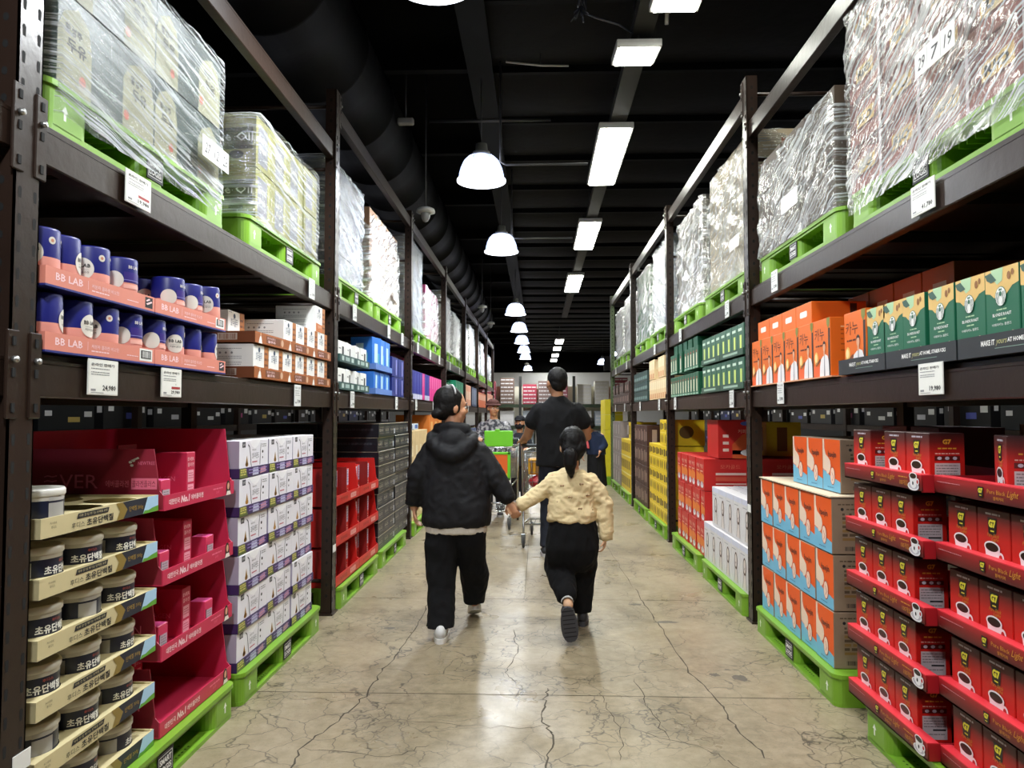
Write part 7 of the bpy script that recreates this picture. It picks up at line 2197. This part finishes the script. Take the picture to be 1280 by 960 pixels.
# -- shopping trolleys
STEEL = pm('#b9bcbd', 0.25, metal=0.9, var=0.03); TYRE = pm('#3a3b3d', .7); LIME = pm('#6cc226', .45)
def trolley(loc, rz, label, green_front):
    r = bpy.data.objects.new('shopping_trolley', None); COL.objects.link(r); r.location = loc; r.rotation_euler = (0, 0, rz)
    tag(r, label, 'shopping trolley', 'shopping trolleys')
    hw0, hw1 = 0.27, 0.19        # half width at handle and nose
    fr = MB()
    for sx in (-1, 1):
        fr.tube([(sx*hw0, 0.0, 1.04), (sx*hw0, 0.06, 0.98), (sx*(hw0-0.01), 0.10, 0.55), (sx*(hw0-0.01), 0.05, 0.24), (sx*(hw0-0.01), 0.0, 0.14)], 0.013, STEEL, 8)
        fr.tube([(sx*(hw0-0.01), 0.05, 0.24), (sx*0.20, 0.75, 0.20), (sx*0.18, 0.82, 0.14)], 0.011, STEEL, 8)
        fr.tube([(sx*(hw0-0.01), 0.10, 0.55), (sx*0.20, 0.5, 0.50)], 0.009, STEEL, 8)
    fr.tube([(-0.25, 0.08, 0.23), (0.25, 0.08, 0.23)], 0.009, STEEL, 8); fr.tube([(-0.2, 0.70, 0.2), (0.2, 0.70, 0.2)], 0.009, STEEL, 8)
    for i in range(9):
        x = -0.2 + 0.05*i
        fr.tube([(x, 0.08, 0.23), (x*0.85, 0.70, 0.2)], 0.0025, STEEL, 5)
    for j in range(5):
        fr.tube([(-0.23+0.01*j, 0.16+0.12*j, 0.228), (0.23-0.01*j, 0.16+0.12*j, 0.228)], 0.0025, STEEL, 5)
    fr.build('trolley_frame', r)
    bk = MB()
    def PT_(u, v, w_):   # u side -1..1, v along 0..1, w up 0..1
        hw = (hw0 + (hw1-hw0)*v)*(0.88 + 0.12*w_)
        zb = 0.56 + 0.06*v; zt = 0.98 + 0.0*v
        return (u*hw, 0.08 + 0.84*v*(0.94 + 0.06*w_), zb + (zt-zb)*w_)
    rim = [PT_(-1, 0, 1), PT_(-1, 1, 1), PT_(1, 1, 1), PT_(1, 0, 1), PT_(-1, 0, 1)]
    bk.tube(rim, 0.008, STEEL, 8)
    for w_ in (0, 0.25, 0.5, 0.75):
        bk.tube([PT_(-1, 0, w_), PT_(-1, 1, w_), PT_(1, 1, w_), PT_(1, 0, w_), PT_(-1, 0, w_)], 0.003, STEEL, 5)
    for i in range(15):
        v = i/14
        for sx in (-1, 1): bk.tube([PT_(sx, v, 0), PT_(sx, v, 1)], 0.0025, STEEL, 5)
        bk.tube([PT_(-1, v, 0), PT_(1, v, 0)], 0.0025, STEEL, 5)
    for i in range(9):
        u = -0.9 + 0.225*i
        bk.tube([PT_(u, 0, 0), PT_(u, 1, 0), PT_(u, 1, 1)], 0.0025, STEEL, 5); bk.tube([PT_(u, 0, 0), PT_(u, 0, 1)], 0.0025, STEEL, 5)
    bk.build('basket', r)
    hb = MB(); hb.tube([(-hw0, 0.0, 1.05), (hw0, 0.0, 1.05)], 0.017, pm('#5c6468', .4), 12); hb.box(-0.13, 0.13, 0.0, 0.05, 1.035, 1.075, pm('#c9cdd0', .4), 0.006); hb.build('handle', r)
    for sx, yy in ((-0.26, 0.0), (0.26, 0.0), (-0.18, 0.82), (0.18, 0.82)):
        fk = MB()
        fk.box(-0.022, 0.022, -0.02, 0.02, 0.11, 0.145, pm('#7c8082', .3, metal=.6), 0.004)
        for q in (-1, 1): fk.box(q*0.02-0.003, q*0.02+0.003, -0.018, 0.018, 0.05, 0.12, pm('#7c8082', .3, metal=.6))
        f = fk.build('caster', r); f.location = (sx, yy, 0)
        wl = MB(); wl.lathe([(0.0, -0.014), (0.045, -0.014), (0.058, -0.010), (0.0605, 0.0), (0.058, 0.010), (0.045, 0.014), (0.0, 0.014)], (0, 0, 0.061), TYRE, 20, axis='x')
        wl.build('wheel', f)
    if green_front:
        g = MB()
        y = 0.965
        for a in ((-0.2, -0.165, 0.60, 0.93), (0.165, 0.2, 0.60, 0.93)):
            g.box(a[0], a[1], y, y+0.018, a[2], a[3], LIME, 0.004)
        g.box(-0.2, 0.2, y, y+0.018, 0.60, 0.63, LIME, 0.004); g.box(-0.2, 0.2, y, y+0.018, 0.90, 0.93, LIME, 0.004)
        po = MB(); po.box(-0.165, 0.165, y+0.002, y+0.012, 0.63, 0.90, pm('#d8601c', .5))
        f = po.face((0.165, y+0.012, 0.63), (-1, 0, 0), (0, 0, 1))
        f.rect(0, 0, 0.33, 0.05, pm('#d9b32a', .5), 1); f.poly([(0.07, 0.02), (0.25, 0.02), (0.23, 0.11), (0.19, 0.14), (0.13, 0.14), (0.09, 0.10)], WHITE, 2)
        f.ell(0.16, 0.185, 0.025, 0.034, pm('#d9a07e', .5), 3); f.ell(0.16, 0.212, 0.028, 0.018, pm('#20140f', .5), 4)
        gf = g.build('ad_frame', r); po.build('poster', gf)
        sp = MB(); sp.box(-0.2, 0.17, 0.10, 0.115, 0.955, 1.16, LIME, 0.008); sp.box(-0.03, 0.03, 0.10, 0.115, 1.155, 1.18, LIME, 0.004); sp.build('child_seat', r)
    return r
trolley((0.11, 7.62, 0), 0.0, 'steel shopping trolley pushed by the tall person in the black T-shirt', False)
trolley((-0.52, 9.62, 0), PI, 'steel shopping trolley with a lime green panel and orange poster, facing the camera', True)
def goods(name, mb, loc, lb, cat, rz=0):
    o = mb.build(name); o.location = loc; o.rotation_euler = (0, 0, rz); tag(o, lb, cat); return o
g = MB(); g.box(-0.12, 0.12, -0.08, 0.08, 0, 0.17, pm('#d89a1c', .4), 0.015); f = g.face((-0.12, -0.08, 0), (1, 0, 0), (0, 0, 1))
for k in range(4): f.rect(0.02+0.055*k, 0.01, 0.05+0.055*k, 0.15, pm('#8a5a14', .4), 1)
goods('snack_pack', g, (0.02, 7.86, 0.735), 'yellow-brown snack pack high in the trolley of the tall person', 'snack pack')
V_, F2 = organic([('e', (0, 0, 0.07), (0.11, 0.10, 0.075)), ('e', (0.05, 0.03, 0.10), (0.05, 0.05, 0.05))], 0.012, 1, 0.02, 14)
g = MB(); g.add(V_, F2, pm('#b3202a', .35), True); goods('red_bag', g, (0.02, 7.84, 0.585), 'crumpled red bag in the trolley of the tall person', 'bag')
g = MB(); g.box(-0.10, 0.10, -0.12, 0.12, 0, 0.12, pm('#3c6a2c', .4), 0.02); goods('green_pack', g, (0.20, 8.12, 0.60), 'green pack low in the trolley of the tall person', 'pack')
g = MB(); g.box(-0.10, 0.10, -0.07, 0.07, 0, 0.16, pm('#8fb0d0', .4), 0.015); goods('blue_pack', g, (0.22, 7.88, 0.60), 'pale blue pack in the trolley of the tall person', 'pack')

# -- the shopper who faces us
O_ = (-0.59, 9.95, 0.0)
s = person_root(O_, 'person in a brown hat and grey mottled shirt behind the green-fronted trolley')
hd = Head((-0.60, 9.92, 1.455), yaw=PI+0.45, pitch=-0.05, k=0.98)
body = hd.skin() + [
    ('c', [((-0.595, 9.94, 1.37), 0.05), ((-0.59, 9.95, 1.28), 0.055)]),
    ('l', [(-0.59, 9.95, 0.75, 0.15, 0.11), (-0.59, 9.95, 0.95, 0.14, 0.10), (-0.59, 9.95, 1.15, 0.155, 0.10), (-0.59, 9.95, 1.25, 0.12, 0.08), (-0.59, 9.95, 1.30, 0.06, 0.06)]),
    ('c', [((-0.75, 9.95, 1.22), 0.05), ((-0.80, 9.90, 1.0), 0.04), ((-0.76, 9.69, 1.05), 0.028)]),
    ('c', [((-0.43, 9.95, 1.22), 0.05), ((-0.37, 9.90, 1.02), 0.04), ((-0.36, 9.69, 1.07), 0.028)]),
    ('c', [((-0.67, 9.95, 0.75), 0.08), ((-0.67, 9.93, 0.42), 0.055), ((-0.67, 9.96, 0.09), 0.036)]),
    ('c', [((-0.51, 9.95, 0.75), 0.08), ((-0.51, 9.99, 0.42), 0.055), ((-0.51, 10.02, 0.09), 0.036)]),
] + hand((-0.76, 9.69, 1.055), (0.1, -0.9, 0.05), (0, 0, -1), 0.9, 0.9, 1) + hand((-0.36, 9.69, 1.07), (-0.1, -0.9, 0.05), (0, 0, -1), 0.9, 0.9, -1)
skin_obj('body', body, SKIN, s, O_, voxel=0.008, smooth=2)
hd.face(s, O_)
skin_obj('hair', [hd.e(0, -0.03, 0.02, 0.080, 0.08, 0.08)], HAIR, s, O_, voxel=0.01, smooth=1)
skin_obj('hat', [hd.e(0, -0.012, 0.065, 0.088, 0.098, 0.065), hd.e(0, 0.0, 0.045, 0.115, 0.135, 0.016)], cloth('#4a2a26'), s, O_, voxel=0.008, smooth=1, fold=0.003, fscale=20)
def camo():
    mt = pm('#5a5a60', 0.9, var=0.0)
    m_ = mt.copy(); nt = m_.node_tree
    vo = nt.nodes.new('ShaderNodeTexNoise'); vo.inputs['Scale'].default_value = 22; vo.inputs['Detail'].default_value = 2
    tc = [n for n in nt.nodes if n.type == 'TEX_COORD'][0]; nt.links.new(tc.outputs['Object'], vo.inputs['Vector'])
    cr = nt.nodes.new('ShaderNodeValToRGB'); cr.color_ramp.interpolation = 'CONSTANT'
    e = cr.color_ramp.elements; e[0].color = lin('#3c3c44') + [1]; e[1].position = 0.47; e[1].color = lin('#77777c') + [1]
    q = e.new(0.56); q.color = lin('#a09ea0') + [1]
    nt.links.new(vo.outputs[0], cr.inputs[0])
    nt.links.new(cr.outputs[0], nt.nodes['Principled BSDF'].inputs['Base Color'])
    return m_
skin_obj('shirt', [
    ('l', [(-0.59, 9.95, 0.80, 0.19, 0.14), (-0.59, 9.95, 1.0, 0.185, 0.135), (-0.59, 9.95, 1.15, 0.185, 0.13), (-0.59, 9.95, 1.24, 0.15, 0.105), (-0.59, 9.95, 1.305, 0.07, 0.07)]),
    ('c', [((-0.74, 9.95, 1.20), 0.075), ((-0.80, 9.90, 1.0), 0.065), ((-0.765, 9.73, 1.04), 0.05)]),
    ('c', [((-0.44, 9.95, 1.20), 0.075), ((-0.375, 9.90, 1.02), 0.065), ((-0.365, 9.73, 1.06), 0.05)]),
], camo(), s, O_, voxel=0.011, smooth=2, fold=0.010, fscale=9)
skin_obj('trousers', [
    ('l', [(-0.67, 9.96, 0.08, 0.06, 0.07), (-0.67, 9.93, 0.42, 0.075, 0.085), (-0.66, 9.95, 0.84, 0.10, 0.12)]),
    ('l', [(-0.51, 10.02, 0.08, 0.06, 0.07), (-0.51, 9.98, 0.42, 0.075, 0.085), (-0.52, 9.95, 0.84, 0.10, 0.12)])], cloth('#2a2a30'), s, O_, voxel=0.012, smooth=2, fold=0.008)
shoe(s, O_, (-0.67, 10.03, 0), (-0.68, 9.78, 0), 0.10, pm('#3a3a3e', .6), pm('#bdbdbd', .5)); shoe(s, O_, (-0.51, 10.09, 0), (-0.50, 9.84, 0), 0.10, pm('#3a3a3e', .6), pm('#bdbdbd', .5))

# -- two people further down
O_ = (-0.27, 11.1, 0.0)
s = person_root(O_, 'person in a dark cap and dark mask half hidden between the trolleys')
hd = Head((-0.27, 11.08, 1.245), yaw=PI-0.3, k=0.95)
body = hd.skin() + [('c', [((-0.27, 11.1, 1.17), 0.045), ((-0.27, 11.1, 1.08), 0.05)]),
    ('l', [(-0.27, 11.1, 0.62, 0.13, 0.10), (-0.27, 11.1, 0.85, 0.12, 0.09), (-0.27, 11.1, 1.0, 0.13, 0.09), (-0.27, 11.1, 1.08, 0.06, 0.05)]),
    ('c', [((-0.40, 11.1, 1.0), 0.04), ((-0.44, 11.08, 0.82), 0.034), ((-0.38, 10.93, 0.86), 0.024)]), ('c', [((-0.14, 11.1, 1.0), 0.04), ((-0.10, 11.08, 0.82), 0.034), ((-0.16, 10.93, 0.86), 0.024)]),
    ('c', [((-0.34, 11.1, 0.62), 0.07), ((-0.34, 11.1, 0.34), 0.048), ((-0.34, 11.12, 0.08), 0.033)]), ('c', [((-0.20, 11.1, 0.62), 0.07), ((-0.20, 11.07, 0.34), 0.048), ((-0.20, 11.05, 0.08), 0.033)])
    ] + hand((-0.38, 10.93, 0.86), (0.2, -0.9, 0.1), (0, 0, -1), 0.8, 0.6, 1) + hand((-0.16, 10.93, 0.86), (-0.2, -0.9, 0.1), (0, 0, -1), 0.8, 0.6, -1)
skin_obj('body', body, SKIN, s, O_, voxel=0.009, smooth=2); hd.face(s, O_)
skin_obj('hair', [hd.e(0, -0.03, 0.0, 0.08, 0.07, 0.09)], HAIR, s, O_, voxel=0.01, smooth=1)
skin_obj('cap', [hd.e(0, -0.01, 0.055, 0.086, 0.096, 0.062), hd.e(0, 0.09, 0.045, 0.055, 0.055, 0.010)], cloth('#15161c'), s, O_, voxel=0.008, smooth=1)
skin_obj('mask', [hd.e(0, 0.045, -0.050, 0.066, 0.060, 0.052)], cloth('#1b1c22'), s, O_, voxel=0.008, smooth=1)
skin_obj('jacket', [('l', [(-0.27, 11.1, 0.60, 0.16, 0.125), (-0.27, 11.1, 0.85, 0.155, 0.12), (-0.27, 11.1, 1.0, 0.155, 0.11), (-0.27, 11.1, 1.09, 0.07, 0.07)]),
    ('c', [((-0.39, 11.1, 0.98), 0.06), ((-0.43, 11.08, 0.83), 0.055), ((-0.39, 10.97, 0.855), 0.045)]), ('c', [((-0.15, 11.1, 0.98), 0.06), ((-0.11, 11.08, 0.83), 0.055), ((-0.15, 10.97, 0.855), 0.045)])], cloth('#22242c'), s, O_, voxel=0.012, smooth=2, fold=0.01)
skin_obj('trousers', [('l', [(-0.34, 11.12, 0.07, 0.055, 0.06), (-0.34, 11.1, 0.34, 0.065, 0.075), (-0.33, 11.1, 0.66, 0.085, 0.1)]), ('l', [(-0.20, 11.05, 0.07, 0.055, 0.06), (-0.20, 11.07, 0.34, 0.065, 0.075), (-0.21, 11.1, 0.66, 0.085, 0.1)])], cloth('#1c1c22'), s, O_, voxel=0.012, smooth=2)
shoe(s, O_, (-0.34, 11.18, 0), (-0.34, 10.95, 0), 0.09, pm('#9a9a9c', .6), pm('#d0d0d0', .5)); shoe(s, O_, (-0.20, 11.12, 0), (-0.20, 10.89, 0), 0.09, pm('#9a9a9c', .6), pm('#d0d0d0', .5))

O_ = (0.90, 12.0, 0.0)
s = person_root(O_, 'stooping person in a navy top and long black skirt beside the yellow crates')
hd = Head((0.83, 11.92, 1.20), yaw=0.5, pitch=-0.5, k=1.0)
body = hd.skin() + [('c', [((0.84, 11.95, 1.12), 0.05), ((0.88, 12.0, 1.05), 0.055)]),
    ('l', [(0.95, 12.05, 0.70, 0.14, 0.11), (0.94, 12.04, 0.88, 0.13, 0.10), (0.91, 12.02, 1.02, 0.15, 0.10), (0.89, 12.0, 1.10, 0.07, 0.06)]),
    ('c', [((0.78, 12.0, 1.02), 0.045), ((0.74, 12.0, 0.86), 0.038), ((0.72, 11.92, 0.74), 0.026)]), ('c', [((1.03, 12.0, 1.02), 0.045), ((1.09, 11.98, 0.86), 0.038), ((1.00, 11.90, 0.78), 0.026)]),
    ('c', [((0.89, 12.05, 0.66), 0.08), ((0.89, 12.06, 0.38), 0.052), ((0.89, 12.08, 0.08), 0.034)]), ('c', [((1.01, 12.05, 0.66), 0.08), ((1.02, 12.1, 0.38), 0.052), ((1.02, 12.12, 0.08), 0.034)])
    ] + hand((0.72, 11.92, 0.74), (0, 0, -1), (1, 0, 0), 0.85, 0.5, 1) + hand((1.00, 11.90, 0.78), (-0.3, -0.2, -1), (-1, 0, 0), 0.85, 0.5, -1)
skin_obj('body', body, SKIN, s, O_, voxel=0.009, smooth=2); hd.face(s, O_)
skin_obj('hair', [hd.e(0, -0.028, 0.03, 0.083, 0.088, 0.088), hd.e(0, -0.05, -0.03, 0.07, 0.05, 0.06)], HAIR, s, O_, voxel=0.01, smooth=1)
skin_obj('jacket', [('l', [(0.95, 12.05, 0.72, 0.16, 0.13), (0.94, 12.04, 0.88, 0.16, 0.125), (0.91, 12.02, 1.02, 0.165, 0.115), (0.89, 12.0, 1.10, 0.075, 0.075)]),
    ('c', [((0.79, 12.0, 1.0), 0.065), ((0.75, 12.0, 0.87), 0.058), ((0.73, 11.94, 0.78), 0.045)]), ('c', [((1.02, 12.0, 1.0), 0.065), ((1.08, 11.98, 0.87), 0.058), ((1.02, 11.92, 0.81), 0.045)])], cloth('#1f2a44'), s, O_, voxel=0.012, smooth=2, fold=0.01)
skin_obj('skirt', [('l', [(0.96, 12.08, 0.22, 0.17, 0.15), (0.955, 12.06, 0.45, 0.155, 0.14), (0.95, 12.05, 0.76, 0.145, 0.12)])], cloth('#0d0d10'), s, O_, voxel=0.012, smooth=2, fold=0.014, fscale=12, fstretch=(1, 1, .2))
skin_obj('strap', [('c', [((0.80, 11.90, 1.08), 0.016), ((0.79, 11.885, 0.95), 0.018), ((0.81, 11.87, 0.84), 0.022)])], cloth('#c9585c'), s, O_, voxel=0.006, smooth=1)
shoe(s, O_, (0.89, 12.02, 0), (0.88, 12.25, 0), 0.09, pm('#cfcfcf', .6), pm('#d0d0d0', .5)); shoe(s, O_, (1.02, 12.06, 0), (1.03, 12.29, 0), 0.09, pm('#cfcfcf', .6), pm('#d0d0d0', .5))
